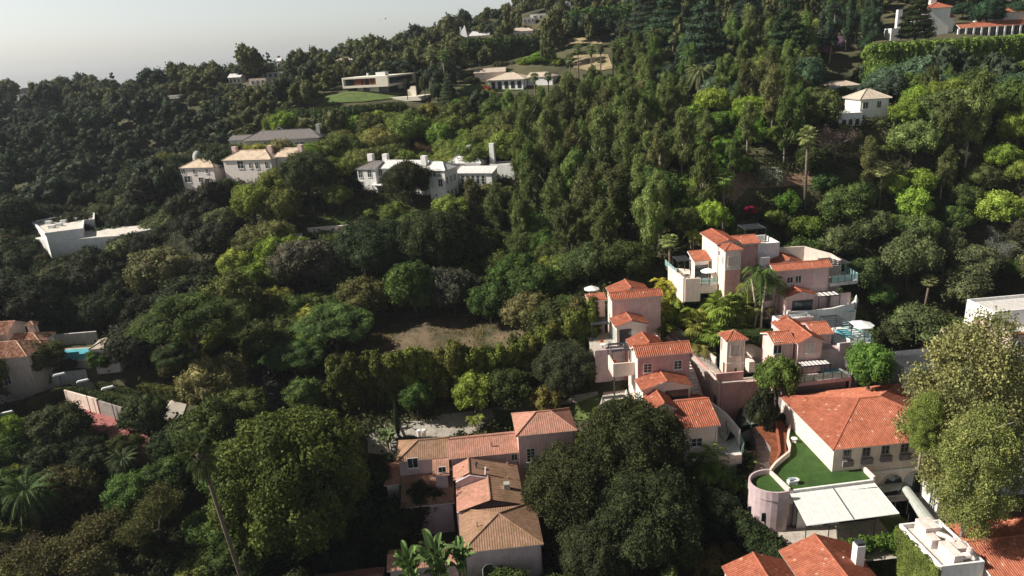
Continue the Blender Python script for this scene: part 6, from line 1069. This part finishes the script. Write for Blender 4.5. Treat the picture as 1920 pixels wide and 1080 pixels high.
for u, v, r, c, d_, l in ((988, 116, 20, (.13, .19, .03), 276, 'bright green tree just above the low ranch house'), (1018, 108, 26, (.13, .20, .03), 272, 'largest bright green tree above the ranch house roof'), (1048, 118, 18, (.12, .17, .03), 268, 'bright green tree left of the fan palms on the hill'), (960, 120, 13, (.08, .10, .04), 280, 'small olive tree behind the ranch roof'), (1060, 92, 24, (.04, .07, .03), 285, 'dark tree between the ridge hedge and the dry slope'), (885, 150, 14, (.06, .07, .03), 262, 'olive tree left of the ranch lawn'), (868, 140, 16, (.05, .06, .03), 266, 'dull tree between the two far lawns'), (905, 132, 12, (.12, .11, .08), 272, 'greyish thin tree behind the ranch lawn'), (1130, 118, 12, (.06, .08, .03), 262, 'small tree on the dry slope among the fan palms'), (820, 172, 14, (.03, .06, .02), 236, 'dark green tree right of the modern house wall'), (795, 158, 9, (.05, .07, .02), 240, 'small tree at the right end of the modern house'), (762, 160, 7, (.03, .04, .02), 236, 'little dark tree before the glazed side of the modern house')): P('bushy', u, v, r, c, l, d=d_)
# courtyard palms
for i, (k, u, v, r, c, l, s) in enumerate((('king', 1425, 520, 36, PG, 'tallest feather palm in the villa courtyard with pale trunks', 1.5), ('king', 1448, 555, 30, PG, 'feather palm in front of the wide pink house', 1.2), ('king', 1400, 550, 28, YG, 'feather palm left of the tallest courtyard palm', 1.2), ('areca', 1258, 560, 32, (.17, .19, .02), 'yellow green palm clump below the cream corner terrace', 1), ('areca', 1235, 600, 32, (.10, .12, .02), 'palm clump right of the left pink house', 1), ('banana', 1290, 605, 34, (.04, .07, .02), 'dark banana clump in the middle of the courtyard', 1.1), ('fanshort', 1355, 585, 34, (.10, .13, .025), 'broad fan palm in the middle of the courtyard', 1), ('fanshort', 1338, 640, 26, (.11, .13, .03), 'low fan palm above the square tower roof', 1), ('areca', 1320, 580, 24, (.12, .14, .02), 'small palm clump left of the broad courtyard fan palm', 1), ('fanshort', 1385, 590, 26, (.08, .10, .02), 'fan palm right of the broad courtyard fan palm', 1), ('areca', 1310, 665, 26, (.12, .12, .03), 'palm clump beside the curved ramp', 1), ('areca', 1410, 600, 24, (.07, .10, .02), 'palm clump left of the gabled pink house', 1), ('banana', 1250, 640, 24, (.05, .08, .02), 'banana clump behind the saturated pink house', 1), ('king', 1300, 445, 20, (.16, .18, .03), 'light green palm behind the corner terrace', 1), ('banana', 1325, 545, 24, (.07, .10, .02), 'banana clump below the corner terrace', 1), ('areca', 1285, 545, 24, (.13, .16, .02), 'palm clump at the foot of the corner terrace', 1),
    ('banana', 815, 1056, 36, (.085, .12, .045), 'large banana clump at the bottom edge left of the mossy pyramid roof', 1), ('banana', 862, 1050, 24, (.08, .12, .04), 'banana clump touching the wall under the mossy pyramid roof', 1), ('banana', 766, 1068, 30, (.08, .12, .04), 'lower left banana clump at the bottom edge', 1), ('banana', 733, 835, 22, (.09, .12, .05), 'banana plant at the left gable of the manor', 1), ('areca', 893, 795, 16, YG, 'spiky palm between the driveway and the manor roof', 1), ('banana', 1385, 870, 28, (.07, .13, .025), 'banana plant left of the curved stairs', 1), ('areca', 1330, 870, 36, (.07, .12, .02), 'bright palm hedge under the low tiled house', 1), ('banana', 1290, 890, 28, (.045, .09, .02), 'banana plant under the low tiled house', 1), ('areca', 1360, 895, 30, (.06, .11, .02), 'palm clump beside the shaded path', 1), ('king', 1850, 965, 34, (.06, .10, .03), 'feather palm over the striped roof house', .7), ('areca', 1640, 1040, 26, (.05, .09, .02), 'palm clump right of the white chimney', 1), ('banana', 545, 1062, 26, (.07, .11, .03), 'banana plant at the bottom edge under the camphor tree', 1))): P(k, u, v, r*1.15, tuple(q*1.5 for q in c), l, sz=s, d={815: 68, 862: 68, 766: 66}.get(u))
for i, (k, u, v, r, c) in enumerate((('areca', 1270, 590, 28, (.16, .19, .03)), ('king', 1335, 570, 26, (.12, .17, .03)), ('king', 1372, 560, 26, (.11, .16, .03)), ('areca', 1355, 625, 28, (.16, .18, .03)), ('banana', 1300, 640, 28, (.08, .13, .03)), ('areca', 1380, 640, 24, (.12, .16, .03)), ('fanshort', 1310, 610, 28, (.13, .17, .03)), ('areca', 1240, 575, 26, (.19, .21, .03)), ('banana', 1395, 625, 24, (.09, .13, .03)), ('king', 1280, 570, 24, (.15, .18, .03)), ('areca', 1350, 555, 22, (.13, .17, .03)), ('areca', 1430, 590, 22, (.10, .14, .03)), ('banana', 1265, 620, 26, (.06, .10, .03)), ('fanshort', 1400, 575, 24, (.10, .15, .03)))): P(k, u, v, r*1.25, tuple(q*1.3 for q in c))
# row of upright trees between the clearing and the driveway
ORDN = 'first second third fourth fifth sixth seventh eighth ninth tenth eleventh twelfth thirteenth fourteenth fifteenth sixteenth seventeenth eighteenth nineteenth twentieth twenty-first twenty-second twenty-third twenty-fourth twenty-fifth twenty-sixth twenty-seventh twenty-eighth twenty-ninth thirtieth thirty-first thirty-second thirty-third thirty-fourth thirty-fifth'.split()
for row, (z0, dv, col) in enumerate(((3.2, 0, (.12, .14, .03)), (3.4, 1, (.08, .10, .028)))):
    for i in range(27):
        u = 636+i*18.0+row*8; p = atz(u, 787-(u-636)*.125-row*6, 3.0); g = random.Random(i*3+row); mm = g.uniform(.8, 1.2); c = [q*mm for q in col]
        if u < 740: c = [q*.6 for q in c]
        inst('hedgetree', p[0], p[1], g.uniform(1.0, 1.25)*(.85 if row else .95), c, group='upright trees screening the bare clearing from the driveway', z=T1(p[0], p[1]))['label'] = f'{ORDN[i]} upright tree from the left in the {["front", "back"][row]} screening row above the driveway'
NPL = len(PLACED)
lobehedge('great clipped green hedge bank under the mission villa', [atd(u, v, 203)[:2] for u, v in ((1635, 80), (1690, 80), (1740, 76), (1830, 73), (1925, 72))], 5.5, 14.6, (.12, .19, .04), z=41.5, size=.3, seed=3, r0_=1.35, n=12)
def top_lawn():
    P_ = [atd(u, v, d)[:2] for u, v, d in ((1640, 80, 204), (1740, 76, 204), (1830, 73, 204), (1935, 70, 204), (1935, 60, 222), (1640, 68, 222))]; o = MB().prism([tuple(p) for p in P_], 50, 56.6).build('lawn_terrace', LAWN); setp(o, kind='structure')
top_lawn()
lobehedge('tall dark clipped hedge on the ridge under the grey pointed roof', [atd(u, v, 285)[:2] for u, v in ((872, 80), (930, 80), (1000, 80))], 5, 11, (.045, .07, .02), z=54.5, size=.4, seed=4, r0_=1.9)
lobehedge('dark hedge bank below the lawn of the modern house', [atz(u, v, 46.5)[:2] for u, v in ((505, 203), (560, 203), (620, 203), (680, 199), (755, 193))], 4, 8, (.04, .065, .018), z=38, size=.34, seed=5)
lobehedge('dense green hedge under the red roofed ridge house', [atd(u, v, 290)[:2] for u, v in ((1068, 45), (1120, 45), (1185, 50))], 5, 9, (.06, .12, .032), z=None, size=.4, seed=6, r0_=1.9)
lobehedge('bright hedge around the ranch lawn', [atd(u, v, 236)[:2] for u, v in ((858, 168), (900, 176), (960, 178), (1010, 176))], 2.4, 2.2, (.10, .14, .028), size=.25, seed=7, r0_=1.1)
lobehedge('long shaded garden hedge in front of the white awning', [CF2.w(*p)[:2] for p in ((44.5, 76.3), (50, 76.8), (57.5, 77.0), (58.2, 78.4))], 1.6, 1.7, (.07, .13, .022), z=.2, size=.14, seed=8, r0_=.8)
lobehedge('shrub border along the foot of the great hall and awning', [CF2.w(*p)[:2] for p in ((41, 74), (38.5, 80), (37, 86))], 3, 2.4, (.03, .045, .016), z=.2, size=.16, seed=9, r0_=1.0)
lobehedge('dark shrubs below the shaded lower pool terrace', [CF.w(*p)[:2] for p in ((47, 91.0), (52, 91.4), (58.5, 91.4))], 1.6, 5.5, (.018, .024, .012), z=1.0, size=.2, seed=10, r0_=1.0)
lobehedge('dark hedge along the back of the lawn parapet stairs', [CF.w(*p)[:2] for p in ((36.5, 80), (37.2, 84), (38.2, 88))], 2, 2.2, (.03, .045, .016), z=.8, size=.16, seed=11, r0_=.9)
# ------------------------------------------------------------------ woods
def clearpoly(): return [
 ([(1240, 490), (1310, 430), (1470, 438), (1600, 490), (1630, 640), (1585, 715), (1500, 725), (1420, 760), (1410, 900), (1340, 850), (1150, 850), (1130, 740), (1125, 660), (1095, 610), (1095, 555), (1170, 525)], 140),
 ([(1400, 880), (1455, 735), (1660, 712), (1770, 830), (1790, 960), (1560, 1000), (1440, 985)], 125), ([(740, 770), (960, 762), (1060, 765), (1060, 860), (1000, 900), (1030, 1080), (850, 1080), (850, 930), (730, 930)], 112),
 ([(1380, 1030), (1530, 1000), (1600, 1060), (1920, 930), (1920, 1080), (1380, 1080)], 100), ([(335, 350), (335, 300), (400, 278), (520, 278), (560, 295), (540, 345)], 190), ([(660, 385), (660, 295), (850, 278), (960, 282), (960, 345), (840, 365), (700, 385)], 184), ([(590, 196), (636, 140), (785, 134), (830, 190), (760, 196)], 262), ([(870, 176), (885, 122), (1045, 138), (1045, 172)], 285),
 ([(435, 268), (440, 252), (600, 245), (610, 262), (560, 272)], 238), ([(62, 448), (62, 417), (178, 402), (330, 414), (330, 426), (250, 438), (110, 450)], 178), ([(1565, 232), (1565, 205), (1600, 165), (1680, 178), (1670, 222)], 182), ([(1325, 208), (1325, 186), (1380, 190), (1380, 208)], 182), ([(1640, 70), (1650, 0), (1920, 0), (1920, 66)], 300), ([(1600, 128), (1600, 80), (1920, 66), (1905, 132)], 232),
 ([(580, 735), (600, 690), (640, 655), (700, 590), (850, 580), (950, 605), (990, 650), (985, 680), (640, 700)], 999), ([(425, 640), (450, 640), (540, 760), (500, 775)], 999), ([(690, 812), (830, 776), (1120, 735), (1125, 765), (900, 800), (740, 850)], 999), ([(0, 800), (0, 600), (100, 610), (200, 625), (205, 700), (350, 740), (340, 790), (230, 800)], 150), ([(1370, 380), (1370, 330), (1560, 325), (1560, 350), (1450, 352)], 999), ([(1060, 135), (1065, 65), (1150, 68), (1150, 135)], 999), ([(1550, 150), (1550, 60), (1600, 60), (1600, 150)], 220),
 ([(500, 215), (500, 196), (760, 190), (760, 212)], 240), ([(865, 82), (1005, 82), (1005, 100), (865, 100)], 298), ([(1325, 60), (1330, 35), (1340, 130), (1325, 130)], 200), ([(570, 430), (570, 385), (662, 380), (662, 425)], 172),
 ([(858, 72), (872, 48), (918, 58), (918, 72)], 345), ([(810, 76), (812, 66), (848, 68), (848, 76)], 345), ([(975, 40), (990, 24), (1037, 25), (1037, 38)], 360), ([(1041, 18), (1041, 1), (1072, 1), (1072, 14)], 370), ([(1146, 36), (1160, 24), (1184, 26), (1184, 36)], 330), ([(952, 76), (955, 58), (1008, 56), (1008, 72)], 330),
 ([(424, 154), (426, 140), (452, 140), (452, 152)], 330), ([(464, 160), (464, 146), (532, 130), (532, 142), (496, 158)], 320), ([(513, 128), (513, 108), (526, 108), (526, 128)], 360), ([(625, 118), (630, 108), (658, 110), (658, 118)], 350), ([(290, 188), (290, 178), (345, 176), (345, 183)], 300), ([(183, 182), (183, 174), (206, 174), (206, 180)], 330), ([(12, 196), (12, 186), (28, 186), (28, 194)], 360),
 ([(1668, 715), (1668, 668), (1740, 655), (1920, 655), (1920, 840), (1700, 840)], 130), ([(640, 700), (1000, 665), (1100, 700), (1110, 735), (960, 765), (700, 800), (640, 790)], 117), ([(560, 100), (1000, 0), (560, 0)], 9999)]
CLR = [(np.array(p, float), d) for p, d in clearpoly()]
def inpoly(P, x, y):
    c = False; j = len(P)-1
    for i in range(len(P)):
        if (P[i][1] > y) != (P[j][1] > y) and x < (P[j][0]-P[i][0])*(y-P[i][1])/(P[j][1]-P[i][1])+P[i][0]: c = not c
        j = i
    return c
def blocked(u, v, r, rv, d):
    for P_, dm in CLR:
        if d >= dm: continue
        x0, x1, y0, y1 = P_[:, 0].min(), P_[:, 0].max(), P_[:, 1].min(), P_[:, 1].max()
        if u+r < x0 or u-r > x1 or v+rv < y0 or v-rv > y1: continue
        for rr_ in (0, .3, .55, .8):
            for a in range(0, 360, 36 if rr_ else 360):
                if inpoly(P_, u+r*rr_*math.cos(math.radians(a)), v+rv*rr_*math.sin(math.radians(a))): return True
    return False
FOOT = [(72, 102, 112, 123), (-15, 83, 16, 99), (-24, 69, 9, 83), (18, 82, 45, 119), (44, 91, 67, 121), (33, 62, 64, 93), (50, 52, 74, 70)]   # building ground in complex coordinates
BXS = [(-12, 85, 15, 97), (-14, 71, 8, 81), (19, 91, 34, 103), (25, 83, 38, 96), (38, 96.5, 46, 104), (46, 92, 64, 104), (53, 104, 68, 117), (37.5, 107, 56, 120), (20.5, 104, 34, 117), (38, 69, 66, 92), (34, 92, 38, 112), (50, 54, 73, 69), (34, 52, 43, 67)]
def infoot(x, y, d):
    x, y = x*LU[0]+y*LU[1], x*LV[0]+y*LV[1]; return d < 150 and any(a <= x <= c and b <= y <= e for a, b, c, e in FOOT)
def inbx(x, y, d):
    x, y = x*LU[0]+y*LU[1], x*LV[0]+y*LV[1]; return d < 150 and any(a <= x <= c and b <= y <= e for a, b, c, e in BXS)
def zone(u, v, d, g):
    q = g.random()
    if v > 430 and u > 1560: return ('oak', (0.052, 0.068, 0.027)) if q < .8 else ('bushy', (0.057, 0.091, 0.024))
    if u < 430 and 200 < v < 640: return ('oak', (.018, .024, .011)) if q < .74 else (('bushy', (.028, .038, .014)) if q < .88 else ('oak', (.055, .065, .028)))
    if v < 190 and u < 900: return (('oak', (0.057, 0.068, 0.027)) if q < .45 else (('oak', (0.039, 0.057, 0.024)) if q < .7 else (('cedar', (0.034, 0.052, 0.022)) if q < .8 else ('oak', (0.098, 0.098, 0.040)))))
    if u > 1050 and v < 180: return ('oak', BG) if q < .4 else (('oak', (0.057, 0.091, 0.020)) if q < .6 else (('euc', (0.069, 0.104, 0.028)) if q < .8 else ('bushy', (0.092, 0.117, 0.024))))
    if 950 < u < 1260 and v < 460: return ('euc', EU) if q < .7 else ('oak', MG)
    if u > 1500: return ('oak', (0.063, 0.088, 0.027)) if q < .4 else (('euc', (0.081, 0.104, 0.032)) if q < .55 else (('bushy', (0.098, 0.143, 0.024)) if q < .75 else ('oak', (0.046, 0.068, 0.019))))
    if u > 1200: return ('shrubbig', (0.057, 0.104, 0.016)) if q < .45 else (('oak', (0.052, 0.081, 0.019)) if q < .7 else (('bushy', (0.103, 0.143, 0.022)) if q < .88 else ('euc', EU)))
    if 200 < u < 560 and v < 560: return ('bushy', (0.086, 0.117, 0.018)) if q < .3 else (('oak', (0.063, 0.085, 0.019)) if q < .6 else (('oak', (0.103, 0.111, 0.040)) if q < .8 else ('bushy', (0.138, 0.156, 0.032))))
    if 540 < u < 980 and 230 < v < 420: return ('oak', (0.057, 0.073, 0.019)) if q < .5 else (('oak', (0.115, 0.130, 0.036)) if q < .7 else ('bushy', (0.081, 0.111, 0.024)))
    return ('oak', (0.037, 0.058, 0.014)) if q < .5 else (('oak', (0.063, 0.078, 0.021)) if q < .7 else (('bushy', MG) if q < .87 else ('bushy', (0.103, 0.130, 0.024))))
cell = {}
def cadd(x, y, R): cell.setdefault((int(x//12), int(y//12)), []).append((x, y, R))
def cfree(x, y, R, k):
    a, b = int(x//12), int(y//12)
    for i in (-1, 0, 1):
        for j in (-1, 0, 1):
            for (p, q, r) in cell.get((a+i, b+j), ()):
                if (p-x)**2+(q-y)**2 < ((R+r)*k)**2: return False
    return True
for p in PLACED: cadd(p['x'], p['y'], p['R'])
HP = [p for p in PLACED if p['key'] != 'euc']
rng = random.Random(7); far_trees = {0: [], 1: [], 2: []}; cand = []
for _ in range(80000):
    a = rng.uniform(-.78, .74); rr = math.sqrt(rng.uniform(58**2, 560**2)); cand.append((rr*math.sin(a), rr*math.cos(a)))
cand.sort(key=lambda c: math.hypot(*c)+rng.uniform(-40, 40)); cz = TH([c[0] for c in cand], [c[1] for c in cand]); nfill = 0
NEAR = 235; cnt_ = {}
for (x, y), z in zip(cand, cz):
    d0_ = math.hypot(x, y); u, v, d = proj((x, y, z+4))
    if u < -160 or u > 2080 or v > 1300 or v < -260: continue
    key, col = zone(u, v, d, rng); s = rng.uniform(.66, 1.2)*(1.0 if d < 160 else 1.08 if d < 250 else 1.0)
    if key == 'cedar': s *= .62
    if key == 'euc' : s *= .8
    R = SP[key]['R']*s
    uc, vc, dc = proj((x, y, z+SP[key]['zc']*s)); rp = R*FPX/dc; rv = SP[key]['hh']*s*FPX/dc
    if dc > NEAR: uc, vc, dc = proj((x, y, z+SP[key]['zc']*s*1.15)); rv *= 1.4; rp *= 1.1
    if any(dc < p['d']-1 and ((uc-p['u'])/(p['r']*.9+rp*(.9 if p['key'] == 'fan' else .4)))**2+((vc-p['v'])/(p['r']*.75+rp*(1.1 if p['key'] == 'fan' else .4)))**2 < 1 for p in HP): continue
    if not cfree(x, y, R, .58 if d < 300 else .66) or infoot(x, y, d): continue
    if blocked(uc, vc, rp, rv, dc) :
        key = 'shrub'; s = rng.uniform(.6, 1.1); R = SP[key]['R']*s; uc, vc, dc = proj((x, y, z+1)); rp = R*FPX/dc
        if d > 200 or blocked(uc, vc, rp, rp, dc): continue
    cadd(x, y, R)
    kn = SP[key]['name']; cnt_[kn] = cnt_.get(kn, sum(SP[p['key']]['name'] == kn for p in PLACED))
    if dc > NEAR or cnt_[kn] >= 285: far_trees[0 if col[1] > .065 else (1 if col[0]/col[1] < .85 else 2)].append((x, y, z, s, key)); continue
    cnt_[kn] += 1
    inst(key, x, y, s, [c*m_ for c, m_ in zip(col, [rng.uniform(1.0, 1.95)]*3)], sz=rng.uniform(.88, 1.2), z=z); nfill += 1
print('fill', nfill, cnt_, 'far', [len(f) for f in far_trees.values()], 'placed', len(PLACED))
def merge_far():
    protos = {}
    for kk, Hs in (('oak', (5, 5.2, 6.6)), ('cedar', None), ('euc', None), ('bushy', (4, 4.4, 5.6))):
        ps = []
        for s in range(3):
            L = con_l(s, 1, 7) if kk == 'cedar' else (euc_l(s) if kk == 'euc' else broad_lobes(s+5, *Hs, 11)); me = crown('p', L, 1100, .42, s+200, core=.84); V = np.zeros(len(me.vertices)*3); me.vertices.foreach_get('co', V); F = [tuple(p.vertices) for p in me.polygons]; ps.append((V.reshape(-1, 3), F)); bpy.data.meshes.remove(me)
        protos[kk] = ps
    for k, (lab, col) in enumerate((('far wood of lighter olive trees on the upper slopes', (.075, .085, .032)), ('far wood of dark evergreen trees on the upper slopes', (.034, .050, .028)), ('far wood of brownish trees on the upper slopes', (.058, .052, .032)))):
        Vs = []; ls = []; ln = []; o = 0; g = random.Random(k)
        for (x, y, z, s, key) in far_trees[k]:
            V, F = protos.get(key, protos['oak'])[g.randrange(3)]; a = g.uniform(0, 6.28); c, n = math.cos(a), math.sin(a); W_ = V*s*g.choice((.6, .75, .85, .95, 1.1)); Vs.append(np.column_stack([W_[:, 0]*c-W_[:, 1]*n+x, W_[:, 0]*n+W_[:, 1]*c+y, W_[:, 2]*g.choice((.75, .9, 1.0, 1.1, 1.2, 1.45))+z])); ls.append(np.concatenate([np.array(f) for f in F])+o) if False else ls.append((F, o)); o += len(V)
        if not Vs: continue
        V = np.vstack(Vs); fa = {}
        flat_ = []; tot = []
        for F, off in ls:
            key_ = id(F)
            if key_ not in fa: fa[key_] = (np.concatenate([np.array(f) for f in F]), np.array([len(f) for f in F]))
            flat_.append(fa[key_][0]+off); tot.append(fa[key_][1])
        fl = np.concatenate(flat_).astype(np.int32); tt = np.concatenate(tot); st = np.concatenate([[0], np.cumsum(tt)[:-1]]).astype(np.int32)
        me = bpy.data.meshes.new('distant_wood'); me.vertices.add(len(V)); me.vertices.foreach_set('co', V.astype(np.float32).ravel()); me.loops.add(len(fl)); me.loops.foreach_set('vertex_index', fl); me.polygons.add(len(tt)); me.polygons.foreach_set('loop_start', st); me.materials.append(FOL); me.update(calc_edges=True)
        ob = bpy.data.objects.new('distant_wood', me); COL.objects.link(ob); ob.color = (*col, 1); setp(ob, lab, 'wood', kind='stuff')
merge_far()
def undergrowth():
    g = np.random.default_rng(5); n = 16000; a = g.uniform(-.72, .7, n); r = np.sqrt(g.uniform(60**2, 240**2, n)); x = r*np.sin(a); y = r*np.cos(a); z = TH(x, y); C = []
    for i in range(n):
        u, v, d = proj((x[i], y[i], z[i]+.4))
        if inbx(x[i], y[i], d) or any(inpoly(P_, u, v) for P_, dm in CLR if dm in (999, 150) and d < 400): continue
        C.append((x[i], y[i], z[i]))
    C = np.array(C); m = 36; P_ = np.repeat(C, m, axis=0); off = g.normal(size=P_.shape)*np.array([.9, .9, .45]); P_ = P_+off; P_[:, 2] = np.repeat(C[:, 2], m)+np.abs(off[:, 2])*1.6+.1
    V, F = leaves(P_, g.normal(size=P_.shape)+np.array([0, 0, .8]), .26, g); me = np_mesh('ground_cover', V, F, FOL); o = bpy.data.objects.new('ground_cover', me); COL.objects.link(o); o.color = (.045, .055, .02, 1); setp(o, 'low brush and ivy covering the slopes between the trees', 'ground cover', kind='stuff')
undergrowth()
def tufts():
    g = np.random.default_rng(9); C = []
    for _ in range(2600):
        u = g.uniform(590, 1010); v = g.uniform(575, 740); h = ground_hit(u, v)
        if h is not None and inpoly(CLR[20][0] if False else np.array([(590, 735), (600, 690), (640, 650), (690, 590), (740, 572), (850, 577), (960, 602), (1008, 640), (1000, 688), (900, 703), (760, 713)], float), u, v) and (math.sin(u*.03)+math.sin(v*.07+u*.011)+g.normal()*.8 > .4): C.append(h)
    C = np.array(C); m = 26; P_ = np.repeat(C, m, axis=0)+g.normal(size=(len(C)*m, 3))*np.array([.45, .45, .1]); P_[:, 2] = TH(P_[:, 0], P_[:, 1])+np.abs(g.normal(size=len(P_)))*.12+.1
    V, F = leaves(P_, g.normal(size=P_.shape), .15, g, .4); o = bpy.data.objects.new('dry_grass', np_mesh('dry_grass', V, F, FOL)); COL.objects.link(o); o.color = (.15, .13, .05, 1); setp(o, 'dry grass tufts and weeds scattered over the bare clearing', 'grass', kind='stuff')
tufts()
# ------------------------------------------------------------------ labels of the trees that have none yet
LM = [('the square tower', 1372, 660), ('the villa courtyard', 1330, 590), ('the white mansion', 800, 330), ('the sandy roofed villa', 445, 315), ('the cream modern house', 710, 155), ('the low ranch house', 980, 155), ('the long flat roofed house', 180, 430), ('the swimming pool', 150, 665), ('the tennis court', 130, 780), ('the bare clearing', 810, 640), ('the canyon road', 490, 700), ('the mission villa', 1790, 40), ('the white hillside house', 1625, 200), ('the date palm on the hill', 1312, 150), ('the tallest cream house', 1360, 470), ('the wide pink house', 1510, 540), ('the great orange roofed hall', 1620, 790), ('the left pink house', 1170, 590), ('the eucalyptus stand', 1100, 300), ('the grey shingled house', 510, 260), ('the pale sycamore', 1800, 760), ('the pink manor', 900, 870), ('the huge camphor tree', 545, 905), ('the bougainvilleas', 1355, 272), ('the leafless tree at right', 1870, 455), ('the small terrace lawn', 615, 405), ('the stepped white ridge house', 1010, 28), ('the dark left skyline', 100, 190), ('the broad leafless hill tree', 1570, 265), ('the right canyon palm', 1742, 533), ('the pink blossom trees', 1550, 88), ('the pool terrace umbrella', 1605, 615)]
ORD = ['nearest', 'second', 'third', 'fourth', 'fifth', 'sixth', 'seventh', 'eighth', 'ninth', 'tenth', 'eleventh', 'twelfth', 'thirteenth', 'fourteenth']+ORDN[14:]
def cname(c):
    l = (c[0]+c[1]*2+c[2])/4
    if c[0] > c[1]*1.02: return 'brownish'
    if c[2]/c[1] > .52: return 'dark greyish' if l < .05 else 'grey green'
    if l < .036: return 'very dark'
    if l < .058: return 'dark green'
    return 'olive green' if c[0]/c[1] > .86 else 'light green'
grp = {}
for p in PLACED:
    if 'label' in p['o']: continue
    b_ = min(LM, key=lambda q: (q[1]-p['u'])**2+(q[2]-p['v'])**2*1.6); du, dv = p['u']-b_[1], p['v']-b_[2]
    rel = ('left of' if du < 0 else 'right of') if abs(du) > abs(dv)*1.1 else ('above' if dv < 0 else 'below'); grp.setdefault((p['key'], cname(p['col']), b_[0], rel), []).append((math.hypot(du, dv), p))
for (key, cn, lm, rel), L in grp.items():
    L.sort(key=lambda q: q[0]); w_ = SP[key]['word']
    for i, (_, p) in enumerate(L):
        if len(L) == 1: p['o']['label'] = f'{cn} {w_} {rel} {lm}'
        elif i < len(ORD): p['o']['label'] = f'{cn} {w_} {rel} {lm}, {ORD[i]} out'
        else: p['o']['label'] = f'{cn} {w_} farther out {rel} {lm}'; p['o']['group'] = f'{cn} {w_} cluster farther out {rel} {lm}'
        if 'group' not in p['o']: p['o']['group'] = {'fan': 'tall fan palms on the hill', 'euc': 'feathery eucalyptus trees', 'shrub': 'rounded shrubs on the slopes', 'shrubbig': 'rounded shrubs on the slopes', 'cedar': 'dark conifers on the slopes'}.get(key, 'leafy trees covering the slopes')
# ------------------------------------------------------------------ haze
def haze():
    m = bpy.data.materials.new('haze'); m.use_nodes = True; n = m.node_tree; n.nodes.clear(); o = n.nodes.new('ShaderNodeOutputMaterial'); v = n.nodes.new('ShaderNodeVolumePrincipled')
    v.inputs['Color'].default_value = (.80, .88, 1, 1); v.inputs['Density'].default_value = HAZE; v.inputs['Anisotropy'].default_value = .2; n.links.new(v.outputs[0], o.inputs['Volume'])
    me = MB().box(-6000, 6000, -600, 6000, -60, 160).build('haze', m); setp(me, 'thin pale blue air haze over the whole valley', 'haze', kind='stuff')
HAZE = 0.0001
if HAZE: haze()
